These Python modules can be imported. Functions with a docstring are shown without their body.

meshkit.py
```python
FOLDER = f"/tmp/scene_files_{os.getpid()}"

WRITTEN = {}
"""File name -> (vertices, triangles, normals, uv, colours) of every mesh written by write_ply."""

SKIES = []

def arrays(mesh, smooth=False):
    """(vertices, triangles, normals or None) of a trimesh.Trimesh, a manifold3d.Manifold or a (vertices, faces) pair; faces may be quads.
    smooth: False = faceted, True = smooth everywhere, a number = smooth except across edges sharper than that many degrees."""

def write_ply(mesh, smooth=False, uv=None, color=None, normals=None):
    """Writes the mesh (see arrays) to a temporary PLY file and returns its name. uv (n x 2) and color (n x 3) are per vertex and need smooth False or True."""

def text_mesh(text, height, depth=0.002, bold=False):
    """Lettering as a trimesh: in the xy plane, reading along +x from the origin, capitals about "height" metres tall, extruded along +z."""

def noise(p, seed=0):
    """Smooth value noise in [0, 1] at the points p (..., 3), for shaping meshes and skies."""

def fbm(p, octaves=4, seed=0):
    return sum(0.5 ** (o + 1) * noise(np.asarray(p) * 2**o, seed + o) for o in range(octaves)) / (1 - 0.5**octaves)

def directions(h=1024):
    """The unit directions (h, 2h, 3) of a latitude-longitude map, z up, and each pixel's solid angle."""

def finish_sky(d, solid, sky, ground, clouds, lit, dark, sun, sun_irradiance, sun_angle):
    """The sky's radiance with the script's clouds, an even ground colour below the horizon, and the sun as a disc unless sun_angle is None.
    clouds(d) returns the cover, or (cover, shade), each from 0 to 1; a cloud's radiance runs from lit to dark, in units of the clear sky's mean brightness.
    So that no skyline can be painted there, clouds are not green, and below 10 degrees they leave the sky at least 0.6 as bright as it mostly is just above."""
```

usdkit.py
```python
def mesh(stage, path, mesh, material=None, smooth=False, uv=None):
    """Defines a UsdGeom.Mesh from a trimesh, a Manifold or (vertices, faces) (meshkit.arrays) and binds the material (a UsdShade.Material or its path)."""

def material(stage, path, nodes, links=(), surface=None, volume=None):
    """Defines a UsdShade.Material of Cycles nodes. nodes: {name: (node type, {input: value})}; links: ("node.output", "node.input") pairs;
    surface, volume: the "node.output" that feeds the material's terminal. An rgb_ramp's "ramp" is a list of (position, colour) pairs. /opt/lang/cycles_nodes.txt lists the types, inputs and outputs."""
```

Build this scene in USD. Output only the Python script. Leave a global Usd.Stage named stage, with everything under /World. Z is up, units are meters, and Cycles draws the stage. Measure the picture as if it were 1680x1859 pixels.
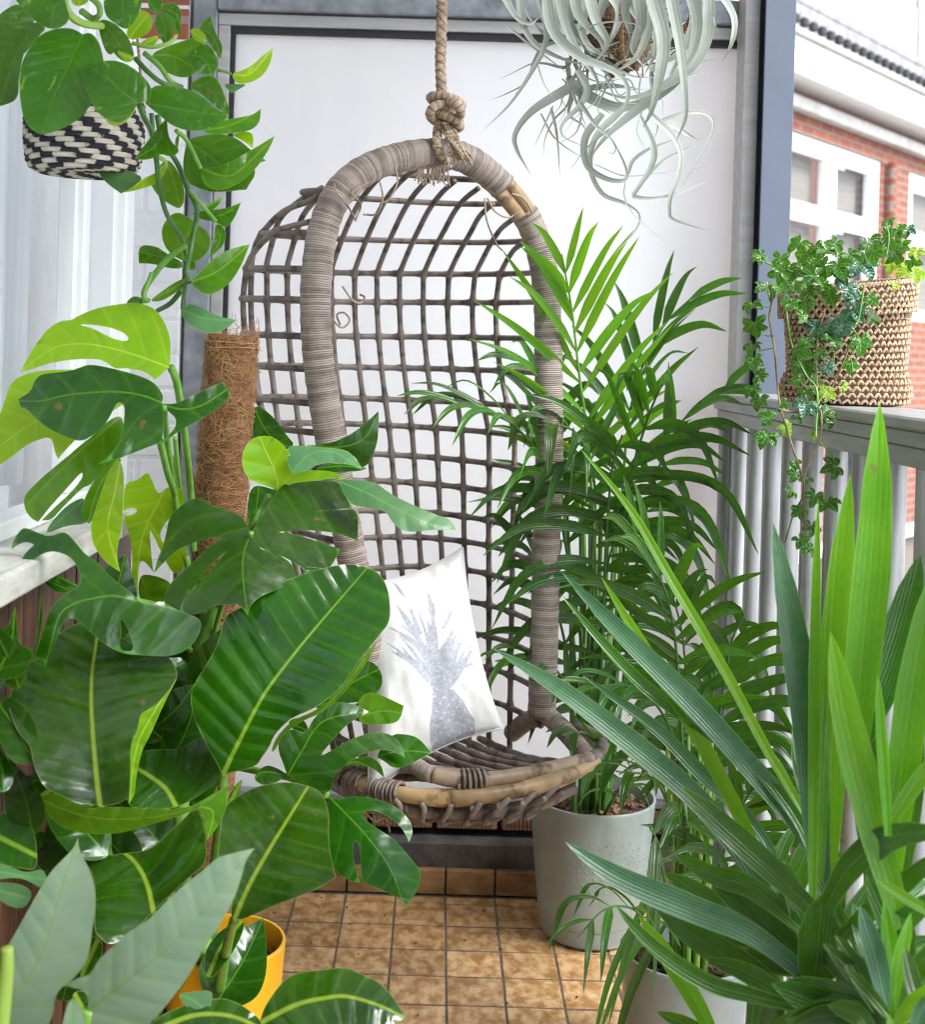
import math, random
import numpy as np, trimesh, shapely
from scipy.spatial import Delaunay, cKDTree
from shapely.geometry import Polygon
import meshkit, usdkit
from pxr import Usd, UsdGeom, UsdLux, UsdShade, Gf, Sdf, Vt

stage = Usd.Stage.CreateInMemory()
UsdGeom.SetStageUpAxis(stage, UsdGeom.Tokens.z)
UsdGeom.SetStageMetersPerUnit(stage, 1.0)
UsdGeom.Xform.Define(stage, '/World')
UsdGeom.Scope.Define(stage, '/World/Looks')

# ------------------------------------------------------------------ camera, sky, sun, exposure
EYE_Z, FPX, PPX, PPY, ROLL = 1.09, 2330.0, 800.0, 645.0, math.radians(1.7)
W_PX, H_PX = 1680.0, 1859.0
cam = UsdGeom.Camera.Define(stage, '/World/camera')
cam.CreateHorizontalApertureAttr(36.0)
cam.CreateVerticalApertureAttr(36.0 * H_PX / W_PX)
cam.CreateFocalLengthAttr(36.0 * FPX / W_PX)
cam.CreateHorizontalApertureOffsetAttr((W_PX / 2 - PPX) / W_PX * 36.0)
cam.CreateVerticalApertureOffsetAttr((PPY - H_PX / 2) / W_PX * 36.0)
cam.CreateClippingRangeAttr(Gf.Vec2f(0.05, 500.0))
cam.CreateFStopAttr(7.5)
cam.CreateFocusDistanceAttr(1.85)
cam.CreateExposureAttr(1.66)
xf = UsdGeom.Xformable(cam)
cr, sr = math.cos(ROLL), math.sin(ROLL)
# camera axes: right, up, back.  The picture is turned clockwise by ROLL
right = Gf.Vec3d(cr, 0, sr); up = Gf.Vec3d(-sr, 0, cr); back = Gf.Vec3d(0, -1, 0)
M4 = Gf.Matrix4d(right[0], right[1], right[2], 0, up[0], up[1], up[2], 0, back[0], back[1], back[2], 0, 0, 0, EYE_Z, 1)
xf.AddTransformOp().Set(M4)

SUN = np.array([0.62, -0.35, 0.85]); SUN /= np.linalg.norm(SUN)
sun_el, sun_rot = math.asin(SUN[2]), math.atan2(SUN[0], SUN[1])
dome = UsdLux.DomeLight.Define(stage, '/World/sky')
dome.GetPrim().SetCustomDataByKey('kind', 'structure')
dome.GetPrim().SetCustomDataByKey('label', 'bright overcast sky over the street')
skym = usdkit.material(stage, '/World/Looks/sky_look', {
    'sky': ('sky_texture', {'sky_type': 'single_scattering', 'sun_disc': False, 'sun_elevation': sun_el, 'sun_rotation': sun_rot, 'aerosol_density': 1.5}),
    'tc': ('texture_coordinate', {}),
    'n': ('noise_texture', {'scale': 2.2, 'detail': 5.0, 'roughness': 0.55}),
    'r': ('rgb_ramp', {'ramp': [(0.25, (0.74, 0.74, 0.74)), (0.65, (0.96, 0.96, 0.96))]}),
    'bw': ('rgb_to_bw', {}),
    'cl': ('mix_color', {'blend_type': 'multiply', 'fac': 1.0, 'b': (1.06, 1.14, 1.24), 'use_clamp': False}),
    'm': ('mix_color', {'use_clamp': False}),
    'bg': ('background_shader', {'strength': 0.15})},
    [('tc.generated', 'n.vector'), ('n.fac', 'r.fac'), ('sky.color', 'bw.color'), ('bw.val', 'cl.a'), ('r.color', 'm.fac'),
     ('sky.color', 'm.a'), ('cl.result', 'm.b'), ('m.result', 'bg.color')], surface='bg.background')
UsdShade.MaterialBindingAPI.Apply(dome.GetPrim()).Bind(skym)
sun = UsdLux.DistantLight.Define(stage, '/World/sun')
sun.CreateNormalizeAttr(True); sun.CreateIntensityAttr(0.4); sun.CreateAngleAttr(30.0); sun.CreateColorAttr(Gf.Vec3f(1.0, 0.98, 0.95))
zax = Gf.Vec3d(*map(float, SUN)); xax = Gf.Vec3d(0, 0, 1) ^ zax; xax.Normalize(); yax = zax ^ xax
UsdGeom.Xformable(sun).AddTransformOp().Set(Gf.Matrix4d(*xax, 0, *yax, 0, *zax, 0, 0, 0, 0, 1))

# ------------------------------------------------------------------ helpers
def at(x, y, d):
    """World point at forward distance d on the ray through photograph pixel (x, y)."""
    x, y, d = np.asarray(x, float), np.asarray(y, float), np.asarray(d, float)
    du, dv = (x - PPX) / FPX, (y - PPY) / FPX
    u, v = du * cr + dv * sr, -du * sr + dv * cr
    return np.stack(np.broadcast_arrays(u * d, d, EYE_Z - v * d), -1)

used, ORG = {}, {}
def path_for(name, parent):
    base = '/World' if parent is None else str(parent.GetPath())
    k = (base, name); n = used.get(k, -1) + 1; used[k] = n
    return f'{base}/{name}' + (f'_{n:03d}' if n else '')

def tag(p, label=None, cat=None, group=None, kind=None):
    for k, v in (('label', label), ('category', cat), ('group', group), ('kind', kind)):
        if v: p.SetCustomDataByKey(k, v)
    return p

def thing(name, label, cat, loc=(0, 0, 0), group=None, kind=None):
    x = UsdGeom.Xform.Define(stage, path_for(name, None))
    x.AddTranslateOp().Set(Gf.Vec3d(*map(float, loc)))
    ORG[str(x.GetPath())] = np.asarray(loc, float)
    return tag(x.GetPrim(), label, cat, group, kind)

def origin(parent):
    return np.zeros(3) if parent is None else ORG.get('/'.join(str(parent.GetPath()).split('/')[:3]), np.zeros(3))

def obj(name, mesh, mat, parent=None, smooth=False, lf=None, label=None, kind=None, cat=None, group=None):
    """One Mesh prim.  lf: n x 3 per-vertex values read by the leaf and cane materials."""
    if isinstance(mesh, (tuple, list)): v, f = np.asarray(mesh[0], float), np.asarray(mesh[1], int)
    else: v, f = np.array(mesh.vertices), np.array(mesh.faces)
    if f.shape[1] == 4: f = np.vstack([f[:, [0, 1, 2]], f[:, [0, 2, 3]]])
    pth = path_for(name, parent)
    if lf is not None and smooth is not False: smooth = True
    v = v - origin(parent)
    m = usdkit.mesh(stage, pth, (v, f), M[mat], smooth=smooth)
    if lf is not None:
        UsdGeom.PrimvarsAPI(m).CreatePrimvar('lf', Sdf.ValueTypeNames.Float3Array, 'vertex').Set(Vt.Vec3fArray.FromNumpy(np.ascontiguousarray(lf, np.float32)))
    return tag(m.GetPrim(), label, cat, group, kind)

def box(x0, x1, y0, y1, z0, z1, ch=0.0):
    """Box with (optionally) chamfered edges."""
    lo, hi = np.array([min(x0, x1), min(y0, y1), min(z0, z1)]), np.array([max(x0, x1), max(y0, y1), max(z0, z1)])
    if ch <= 0:
        return trimesh.creation.box(bounds=[lo, hi])
    pts = []
    for sx in (0, 1):
        for sy in (0, 1):
            for sz in (0, 1):
                c = np.where([sx, sy, sz], hi, lo); s = np.where([sx, sy, sz], -1, 1) * ch
                for k in range(3):
                    q = c + s; q[k] = c[k]; pts.append(q)
    return trimesh.convex.convex_hull(np.array(pts))

def cat(ms):
    ms = [m if isinstance(m, trimesh.Trimesh) else trimesh.Trimesh(m[0], m[1], process=False) for m in ms]
    return trimesh.util.concatenate(ms)

def spline(pts, n):
    """Catmull-Rom through the rows of pts (any dimension), n samples evenly spaced along it."""
    p = np.asarray(pts, float)
    if len(p) == 2:
        return p[0] + (p[1] - p[0]) * np.linspace(0, 1, n)[:, None]
    q = np.vstack([2 * p[0] - p[1], p, 2 * p[-1] - p[-2]])
    out, t = [], np.linspace(0, 1, 24, endpoint=False)[:, None]
    for i in range(len(p) - 1):
        a, b, c, d = q[i:i + 4]
        out.append(0.5 * (2 * b + (c - a) * t + (2 * a - 5 * b + 4 * c - d) * t ** 2 + (3 * b - a - 3 * c + d) * t ** 3))
    out = np.vstack(out + [p[-1:]])
    l = np.r_[0, np.cumsum(np.linalg.norm(np.diff(out, axis=0), axis=1))]
    l = l / max(l[-1], 1e-12)
    g = np.linspace(0, 1, n)
    return np.stack([np.interp(g, l, out[:, k]) for k in range(p.shape[1])], 1)

def frames(p):
    t = np.gradient(p, axis=0); t /= np.maximum(np.linalg.norm(t, axis=1, keepdims=True), 1e-12)
    a = np.array([0, 0, 1.0]) if abs(t[0][2]) < 0.9 else np.array([1.0, 0, 0])
    n = np.empty_like(p); n[0] = np.cross(t[0], a); n[0] /= np.linalg.norm(n[0])
    for i in range(1, len(p)):
        v = n[i - 1] - t[i] * (n[i - 1] @ t[i]); n[i] = v / max(np.linalg.norm(v), 1e-12)
    return t, n, np.cross(t, n)

def tube(p, r, k=8, cap=True):
    """(vertices, faces, lf) of a tube along p; lf = (turn around in 0..1, metres along, radius)."""
    p = np.asarray(p, float); n = len(p); r = np.broadcast_to(np.asarray(r, float), (n,))
    t, a, b = frames(p)
    th = np.linspace(0, 2 * np.pi, k, endpoint=False)
    v = p[:, None] + r[:, None, None] * (np.cos(th)[None, :, None] * a[:, None] + np.sin(th)[None, :, None] * b[:, None])
    s = np.r_[0, np.cumsum(np.linalg.norm(np.diff(p, axis=0), axis=1))]
    i, j = np.meshgrid(np.arange(n - 1), np.arange(k), indexing='ij')
    q = np.stack([i * k + j, i * k + (j + 1) % k, (i + 1) * k + (j + 1) % k, (i + 1) * k + j], -1).reshape(-1, 4)
    f = np.vstack([q[:, [0, 1, 2]], q[:, [0, 2, 3]]])
    lf = np.stack([np.broadcast_to(np.abs(th / np.pi - 1), (n, k)), np.broadcast_to(s[:, None], (n, k)), np.broadcast_to(r[:, None], (n, k))], -1).reshape(-1, 3)
    v = v.reshape(-1, 3)
    if cap:
        f = np.vstack([f, [[n * k, (j + 1) % k, j] for j in range(k)], [[n * k + 1, (n - 1) * k + j, (n - 1) * k + (j + 1) % k] for j in range(k)]])
        v = np.vstack([v, p[:1], p[-1:]]); lf = np.vstack([lf, [[0, 0, r[0]]], [[0, s[-1], r[-1]]]])
    return v, f, lf

def join(parts):
    """Several (v, f, lf) as one."""
    v, f, l, n = [], [], [], 0
    for a, b, c in parts:
        v.append(a); f.append(np.asarray(b) + n); l.append(c); n += len(a)
    return np.vstack(v), np.vstack(f), np.vstack(l)

def pathpx(pts, n=24):
    """pixel + depth rows (x, y, d) -> smooth 3D path."""
    p = np.asarray(pts, float)
    return spline(at(p[:, 0], p[:, 1], p[:, 2]), n)

def lathe(profile, c, k=64):
    """profile rows (radius, z) revolved about the vertical through c."""
    pr = np.asarray(profile, float); n = len(pr); th = np.linspace(0, 2 * np.pi, k, endpoint=False)
    v = np.stack([c[0] + pr[:, :1] * np.cos(th), c[1] + pr[:, :1] * np.sin(th), np.broadcast_to(c[2] + pr[:, 1:], (n, k))], -1).reshape(-1, 3)
    i, j = np.meshgrid(np.arange(n - 1), np.arange(k), indexing='ij')
    q = np.stack([i * k + j, i * k + (j + 1) % k, (i + 1) * k + (j + 1) % k, (i + 1) * k + j], -1).reshape(-1, 4)
    return v, np.vstack([q[:, [0, 1, 2]], q[:, [0, 2, 3]]])

# crops of the photograph in which the outlines below were read: letter -> (x0, y0, scale)
CROP = dict(A=(0, 0, 2.9054), B=(420, 0, 2.9054), C=(860, 0, 2.9054), D=(1260, 0, 3.719), E=(1260, 380, 2.9054), F=(0, 520, 3.319),
            G=(400, 560, 3.32), H=(700, 560, 2.7097), I=(0, 980, 3.0), J=(0, 1400, 3.0), K=(480, 1180, 2.625), L=(900, 1100, 2.1538), P=(0, 0, 1.0))
def un(c, pts):
    x0, y0, s = CROP[c]; p = np.array([q[:2] for q in pts], float)
    return np.stack([x0 + p[:, 0] / s, y0 + p[:, 1] / s], 1)

def smooth_outline(p, corners, it=2):
    """Chaikin corner cutting that keeps the flagged corners sharp."""
    p, c = [tuple(q) for q in p], list(corners)
    for _ in range(it):
        o, oc, n = [], [], len(p)
        for i in range(n):
            a, b = np.array(p[i]), np.array(p[(i + 1) % n])
            if c[i]: o.append(tuple(a)); oc.append(1)
            else: o.append(tuple(0.75 * a + 0.25 * b)); oc.append(0)
            if not c[(i + 1) % n]: o.append(tuple(0.25 * a + 0.75 * b)); oc.append(0)
        p, c = o, oc
    return np.array(p)

def resample(p, h):
    q = np.vstack([p, p[:1]]); out = []
    for a, b in zip(q[:-1], q[1:]):
        m = max(1, int(np.linalg.norm(b - a) / h)); out.append(a + (b - a) * np.arange(m)[:, None] / m)
    return np.vstack(out)

def leaf_mesh(c, outline, mid, d0, tilt=(0, -0.6), fold=0.0, bend=0.0, wav=0.12, pleat=(0, 0), holes=(), seed=0, back=False, flare=0.0):
    """A leaf blade with its own depth: outline and midrib read in crop c (a third value 1 marks a corner), d0 metres away at its middle.
    tilt: slope of the blade sideways and downwards; fold: V along the midrib; bend: arch along it; flare: curl of the two margins; pleat: (depth mm, spacing mm)."""
    cor = [len(q) > 2 for q in outline]
    o = smooth_outline(un(c, outline), cor)
    mid = spline(un(c, mid), 160)
    hs = [smooth_outline(un(c, h), [0] * len(h)) for h in holes]
    poly = Polygon(o, hs).buffer(0)
    if poly.geom_type != 'Polygon': poly = max(poly.geoms, key=lambda g: g.area)
    h = float(np.clip(math.sqrt(poly.area) / 17, 3.2, 9.0))
    rings = [resample(np.array(r.coords)[:-1], h * 0.7) for r in [poly.exterior, *poly.interiors]]
    bd = np.vstack(rings)
    x0, y0, x1, y1 = poly.bounds
    gx, gy = np.meshgrid(np.arange(x0, x1, h), np.arange(y0, y1, h * 0.866)); gx[1::2] += h / 2
    g = np.stack([gx.ravel(), gy.ravel()], 1)
    g = g[shapely.contains_xy(poly.buffer(-h * 0.45), g[:, 0], g[:, 1])]
    p = np.vstack([bd, g])
    tri = Delaunay(p).simplices
    cen = p[tri].mean(1)
    tri = tri[shapely.contains_xy(poly, cen[:, 0], cen[:, 1])]
    a = p[tri]; cr_ = (a[:, 1, 0] - a[:, 0, 0]) * (a[:, 2, 1] - a[:, 0, 1]) - (a[:, 1, 1] - a[:, 0, 1]) * (a[:, 2, 0] - a[:, 0, 0])
    tri = tri[np.abs(cr_) > 1e-3]; cr_ = cr_[np.abs(cr_) > 1e-3]
    tri = np.where((cr_ > 0)[:, None], tri[:, ::-1], tri)     # facing the viewer (y runs down)
    if back: tri = tri[:, ::-1]
    k = d0 / FPX
    _, near = cKDTree(mid).query(p)
    tan = np.gradient(mid, axis=0); tan /= np.linalg.norm(tan, axis=1, keepdims=True)
    L = np.linalg.norm(np.diff(mid, axis=0), axis=1).sum()
    w = p - mid[near]
    t = tan[near, 0] * w[:, 1] - tan[near, 1] * w[:, 0]
    s = near / (len(mid) - 1) * L + (w * tan[near]).sum(1)
    ce = p.mean(0)
    fl, fr = fold if isinstance(fold, tuple) else (fold, fold)
    dep = tilt[0] * (p[:, 0] - ce[0]) + tilt[1] * (p[:, 1] - ce[1])
    dep = dep + np.where(t < 0, fl, fr) * (np.sqrt(t * t + 36) - 6)
    dep = dep + bend * L * ((s / L - 0.5) ** 2 - 0.08)
    wmax = max(np.abs(t).max(), 1)
    dep = dep + flare * wmax * (np.abs(t) / wmax) ** 3
    q3 = np.stack([p[:, 0] / 70 + seed * 3.1, p[:, 1] / 70, np.full(len(p), seed * 1.7)], 1)
    dep = dep + wav * 60 * (meshkit.fbm(q3, 3, seed) - 0.5) * (0.35 + np.abs(t) / wmax)
    dep = dep * k
    if pleat[0]:
        cc = (s - 0.32 * np.abs(t)) * k * 1000 / pleat[1]
        cc = cc + 0.55 * meshkit.noise(np.stack([cc * 0.6, np.sign(t) * 5.0, 0 * t + seed], 1), seed)
        dep = dep + pleat[0] * 1e-3 * (1.3 * meshkit.noise(np.stack([cc * 0.5, np.sign(t) * 9.0, 0 * t], 1), seed + 1) + 0.35) * (np.abs(np.sin(np.pi * cc)) - 0.5) * np.clip(np.abs(t) / 12, 0, 1)
    ed, _ = cKDTree(bd).query(p); ed[:len(bd)] = 0
    lf = np.stack([t * k * 1000, s * k * 1000, ed * k * 1000], 1)
    return at(p[:, 0], p[:, 1], d0 + dep), tri, lf

_seed = [0]
def leaf(parent, mat, c, outline, mid, d0, name='leaf', label=None, **kw):
    _seed[0] += 1
    if mat in ('monstera_leaf', 'mid_leaf', 'young_leaf'): kw.setdefault('pleat', (1.3, 30))
    if mat == 'pothos_leaf': kw.setdefault('pleat', (0.9, 13))
    # keep clear of the house wall, window and sill on the left
    xl = un(c, outline)[:, 0].min(); yl = un(c, outline)[:, 1].max()
    if xl < 420: d0 = min(d0, (0.545 if yl < 930 else 0.475 if yl > 1100 else 0.50) / ((800 - max(xl, -5)) / FPX))
    kw.setdefault('seed', _seed[0])
    v, f, lf = leaf_mesh(c, outline, mid, d0, **kw)
    return obj(name, (v, f), mat, parent, True, lf, label)

def ribbon(p, w, nrm, fold=0.25, twist=None, cols=5):
    """Strap leaf along the 3D path p, half widths w, upper side towards nrm (3 or n x 3)."""
    p = np.asarray(p, float); n = len(p)
    t = np.gradient(p, axis=0); t /= np.maximum(np.linalg.norm(t, axis=1, keepdims=True), 1e-12)
    nn = np.broadcast_to(np.asarray(nrm, float), p.shape)
    sd = np.cross(t, nn); sd /= np.maximum(np.linalg.norm(sd, axis=1, keepdims=True), 1e-9)
    nm = np.cross(sd, t)
    if twist is not None:
        a = np.broadcast_to(np.asarray(twist, float), (n,))[:, None]
        sd, nm = sd * np.cos(a) + nm * np.sin(a), nm * np.cos(a) - sd * np.sin(a)
    x = np.linspace(-1, 1, cols)
    w = np.broadcast_to(np.asarray(w, float), (n,))
    v = p[:, None] + w[:, None, None] * (x[None, :, None] * sd[:, None] + fold * (np.abs(x) ** 1.5)[None, :, None] * nm[:, None])
    s = np.r_[0, np.cumsum(np.linalg.norm(np.diff(p, axis=0), axis=1))]
    lf = np.stack([x[None] * w[:, None] * 1000, np.broadcast_to(s[:, None] * 1000, (n, cols)), (1 - np.abs(x))[None] * w[:, None] * 1000], -1).reshape(-1, 3)
    i, j = np.meshgrid(np.arange(n - 1), np.arange(cols - 1), indexing='ij')
    q = np.stack([i * cols + j, i * cols + j + 1, (i + 1) * cols + j + 1, (i + 1) * cols + j], -1).reshape(-1, 4)
    return v.reshape(-1, 3), np.vstack([q[:, [0, 1, 2]], q[:, [0, 2, 3]]]), lf

# ------------------------------------------------------------------ materials
M = {}
def mat(name, nodes, links, surface):
    M[name] = usdkit.material(stage, '/World/Looks/' + name, nodes, links, surface=surface)

def plain(name, c, rough=0.5, c2=None, scale=20.0, bump=0.0, bscale=None, metallic=0.0, spec=0.5, coat=0.0, ramp=(0.35, 0.65), stretch=(1, 1, 1), rnd=0.0, detail=4.0, sheen=0.0):
    """Principled with a noise between two colours, optional fine relief and a per-object tone."""
    c2 = c if c2 is None else c2
    nodes = {'g': ('geometry', {}), 'mp': ('mapping', {'scale': stretch}), 'n': ('noise_texture', {'scale': scale, 'detail': detail, 'roughness': 0.6}),
             'r': ('rgb_ramp', {'ramp': [(ramp[0], c), (ramp[1], c2)]}),
             'p': ('principled_bsdf', {'roughness': rough, 'metallic': metallic, 'specular_ior_level': spec, 'coat_weight': coat, 'sheen_weight': sheen})}
    links = [('g.position', 'mp.vector'), ('mp.vector', 'n.vector'), ('n.fac', 'r.fac')]
    col = 'r.color'
    if rnd:
        nodes |= {'oi': ('object_info', {}), 'mr': ('map_range', {'from_min': 0.0, 'from_max': 1.0, 'to_min': 1 - rnd, 'to_max': 1 + rnd}), 'hv': ('hsv', {})}
        links += [('oi.random', 'mr.value'), ('mr.result', 'hv.value'), ('r.color', 'hv.color')]
        col = 'hv.color'
    links.append((col, 'p.base_color'))
    if bump:
        nodes |= {'n2': ('noise_texture', {'scale': bscale or scale * 3, 'detail': 4.0}), 'b': ('bump', {'strength': bump, 'distance': 0.004})}
        links += [('mp.vector', 'n2.vector'), ('n2.fac', 'b.height'), ('b.normal', 'p.normal')]
    mat(name, nodes, links, 'p.BSDF')

def leafmat(name, dark, light, rib, under, trans, rough=0.32, spacing=20.0, k=0.5, vein=0.35, rib_w=2.2, edge=None, tr=0.3, spec=0.5, bump=0.5, blotch=None, along=0.0, coat=0.0, rnd=0.22):
    """Leaf: tone noise, pale midrib, side veins (or lines along the blade when along > 0), pale margin, paler underside, light shining through."""
    edge = edge or rib
    if name not in ('glaucous_leaf', 'silver_leaf', 'grey_leaf', 'ivy_blue', 'yucca_grey', 'pothos_yellow'):     # warm, yellowish greens
        dark, light, under, trans = [(c[0] * 1.3, c[1], c[2] * 0.4) for c in (dark, light, under, trans)]
        rib = (rib[0] * 1.35, rib[1], rib[2] * 0.8)
    nodes = {
        'a': ('attribute', {'attribute': 'lf'}), 'sp': ('separate_xyz', {}), 'g': ('geometry', {}), 'oi': ('object_info', {}),
        'n': ('noise_texture', {'scale': 14.0, 'detail': 4.0}),
        'base': ('mix_color', {'a': dark, 'b': light}),
        'nr': ('map_range', {'from_min': 0.32, 'from_max': 0.68, 'clamp': True}),
        'ab': ('math', {'math_type': 'absolute'}), 'ab2': ('math', {'math_type': 'multiply_add', 'value2': 0.0022 * rib_w}),
        'kt': ('math', {'math_type': 'multiply', 'value2': -k}),
        'c': ('math', {'math_type': 'add'}),
        'cs': ('math', {'math_type': 'divide', 'value2': spacing}),
        'pp': ('math', {'math_type': 'pingpong', 'value2': 0.5}),
        'vm': ('map_range', {'from_min': 0.0, 'from_max': 0.12, 'to_min': vein, 'to_max': 0.0, 'clamp': True}),
        'hb': ('map_range', {'from_min': 0.0, 'from_max': 0.3, 'to_min': 0.0, 'to_max': 1.0, 'clamp': True}),
        'rm': ('map_range', {'from_min': rib_w * 0.45, 'from_max': rib_w, 'to_min': 0.9, 'to_max': 0.0, 'clamp': True}),
        'em': ('map_range', {'from_min': 0.15, 'from_max': 1.1, 'to_min': 0.75, 'to_max': 0.0, 'clamp': True}),
        'mx': ('math', {'math_type': 'maximum'}),
        'c1': ('mix_color', {'b': rib}), 'c2': ('mix_color', {'b': edge}),
        'hr': ('map_range', {'from_min': 0.0, 'from_max': 1.0, 'to_min': 1 - rnd, 'to_max': 1 + rnd}),
        'hu': ('map_range', {'from_min': 0.0, 'from_max': 1.0, 'to_min': 0.488, 'to_max': 0.512}),
        'hv': ('hsv', {}), 'sn': ('noise_texture', {'scale': 48.0, 'detail': 2.0, 'roughness': 0.4}), 'sr': ('map_range', {'from_min': 0.735, 'from_max': 0.775, 'to_min': 0.0, 'to_max': 0.75, 'clamp': True}), 'sb': ('mix_color', {'b': (0.13, 0.085, 0.025)}),
        'bk': ('mix_color', {'b': under}), 'bf': ('math', {'math_type': 'multiply', 'value2': 0.85}),
        'bu': ('bump', {'strength': bump, 'distance': 0.0012}),
        'n3': ('noise_texture', {'scale': 90.0, 'detail': 3.0}),
        'rr': ('map_range', {'from_min': 0.3, 'from_max': 0.7, 'to_min': rough - 0.06, 'to_max': rough + 0.12}),
        'p': ('principled_bsdf', {'specular_ior_level': spec, 'coat_weight': coat, 'coat_roughness': 0.18}),
        'tc': ('mix_color', {'blend_type': 'mix', 'fac': 0.25, 'b': rib}), 'ta': ('color', {'value': trans}),
        'tl': ('translucent_bsdf', {}), 'm': ('mix_closure', {'fac': tr})}
    links = [('a.vector', 'sp.vector'), ('g.position', 'n.vector'), ('n.fac', 'nr.value'), ('nr.result', 'base.fac'),
             ('sp.x', 'ab.value1'), ('sp.y', 'ab2.value1'), ('ab.value', 'ab2.value3'), ('ab2.value', 'rm.value'), ('sp.z', 'em.value'),
             ('cs.value', 'pp.value1'), ('pp.value', 'vm.value'), ('pp.value', 'hb.value'),
             ('vm.result', 'mx.value1'), ('rm.result', 'mx.value2'), ('mx.value', 'c1.fac'), ('em.result', 'c2.fac'),
             ('oi.random', 'hr.value'), ('oi.random', 'hu.value'), ('hr.result', 'hv.value'), ('hu.result', 'hv.hue'),
             ('c1.result', 'c2.a'), ('c2.result', 'hv.color'), ('hv.color', 'sb.a'), ('g.position', 'sn.vector'), ('sn.fac', 'sr.value'), ('sr.result', 'sb.fac'), ('sb.result', 'bk.a'), ('g.backfacing', 'bf.value1'), ('bf.value', 'bk.fac'), ('bk.result', 'p.base_color'),
             ('hb.result', 'bu.height'), ('bu.normal', 'p.normal'), ('g.position', 'n3.vector'), ('n3.fac', 'rr.value'), ('rr.result', 'p.roughness'),
             ('tl.BSDF', 'm.closure2'), ('p.BSDF', 'm.closure1')]
    if along: links += [('sp.x', 'cs.value1')]; nodes['cs'] = ('math', {'math_type': 'divide', 'value2': along})
    else: links += [('ab.value', 'kt.value1'), ('kt.value', 'c.value1'), ('sp.y', 'c.value2'), ('c.value', 'cs.value1')]
    if blotch:
        nodes |= {'bn': ('noise_texture', {'scale': 62.0, 'detail': 4.0, 'roughness': 0.6, 'distortion': 1.2}), 'br': ('rgb_ramp', {'ramp': [(0.62, (0, 0, 0)), (0.67, (1, 1, 1))]}), 'bc': ('mix_color', {'b': blotch}),
                  'bm': ('mapping', {'scale': (1.0, 1.0, 0.45)})}
        links += [('g.position', 'bm.vector'), ('bm.vector', 'bn.vector'), ('bn.fac', 'br.fac'), ('br.color', 'bc.fac'), ('base.result', 'bc.a'), ('bc.result', 'c1.a')]
    else: links.append(('base.result', 'c1.a'))
    links += [('ta.color', 'tc.a'), ('mx.value', 'tc.fac'), ('tc.result', 'tl.color')]
    mat(name, nodes, links, 'm.closure')

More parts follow.
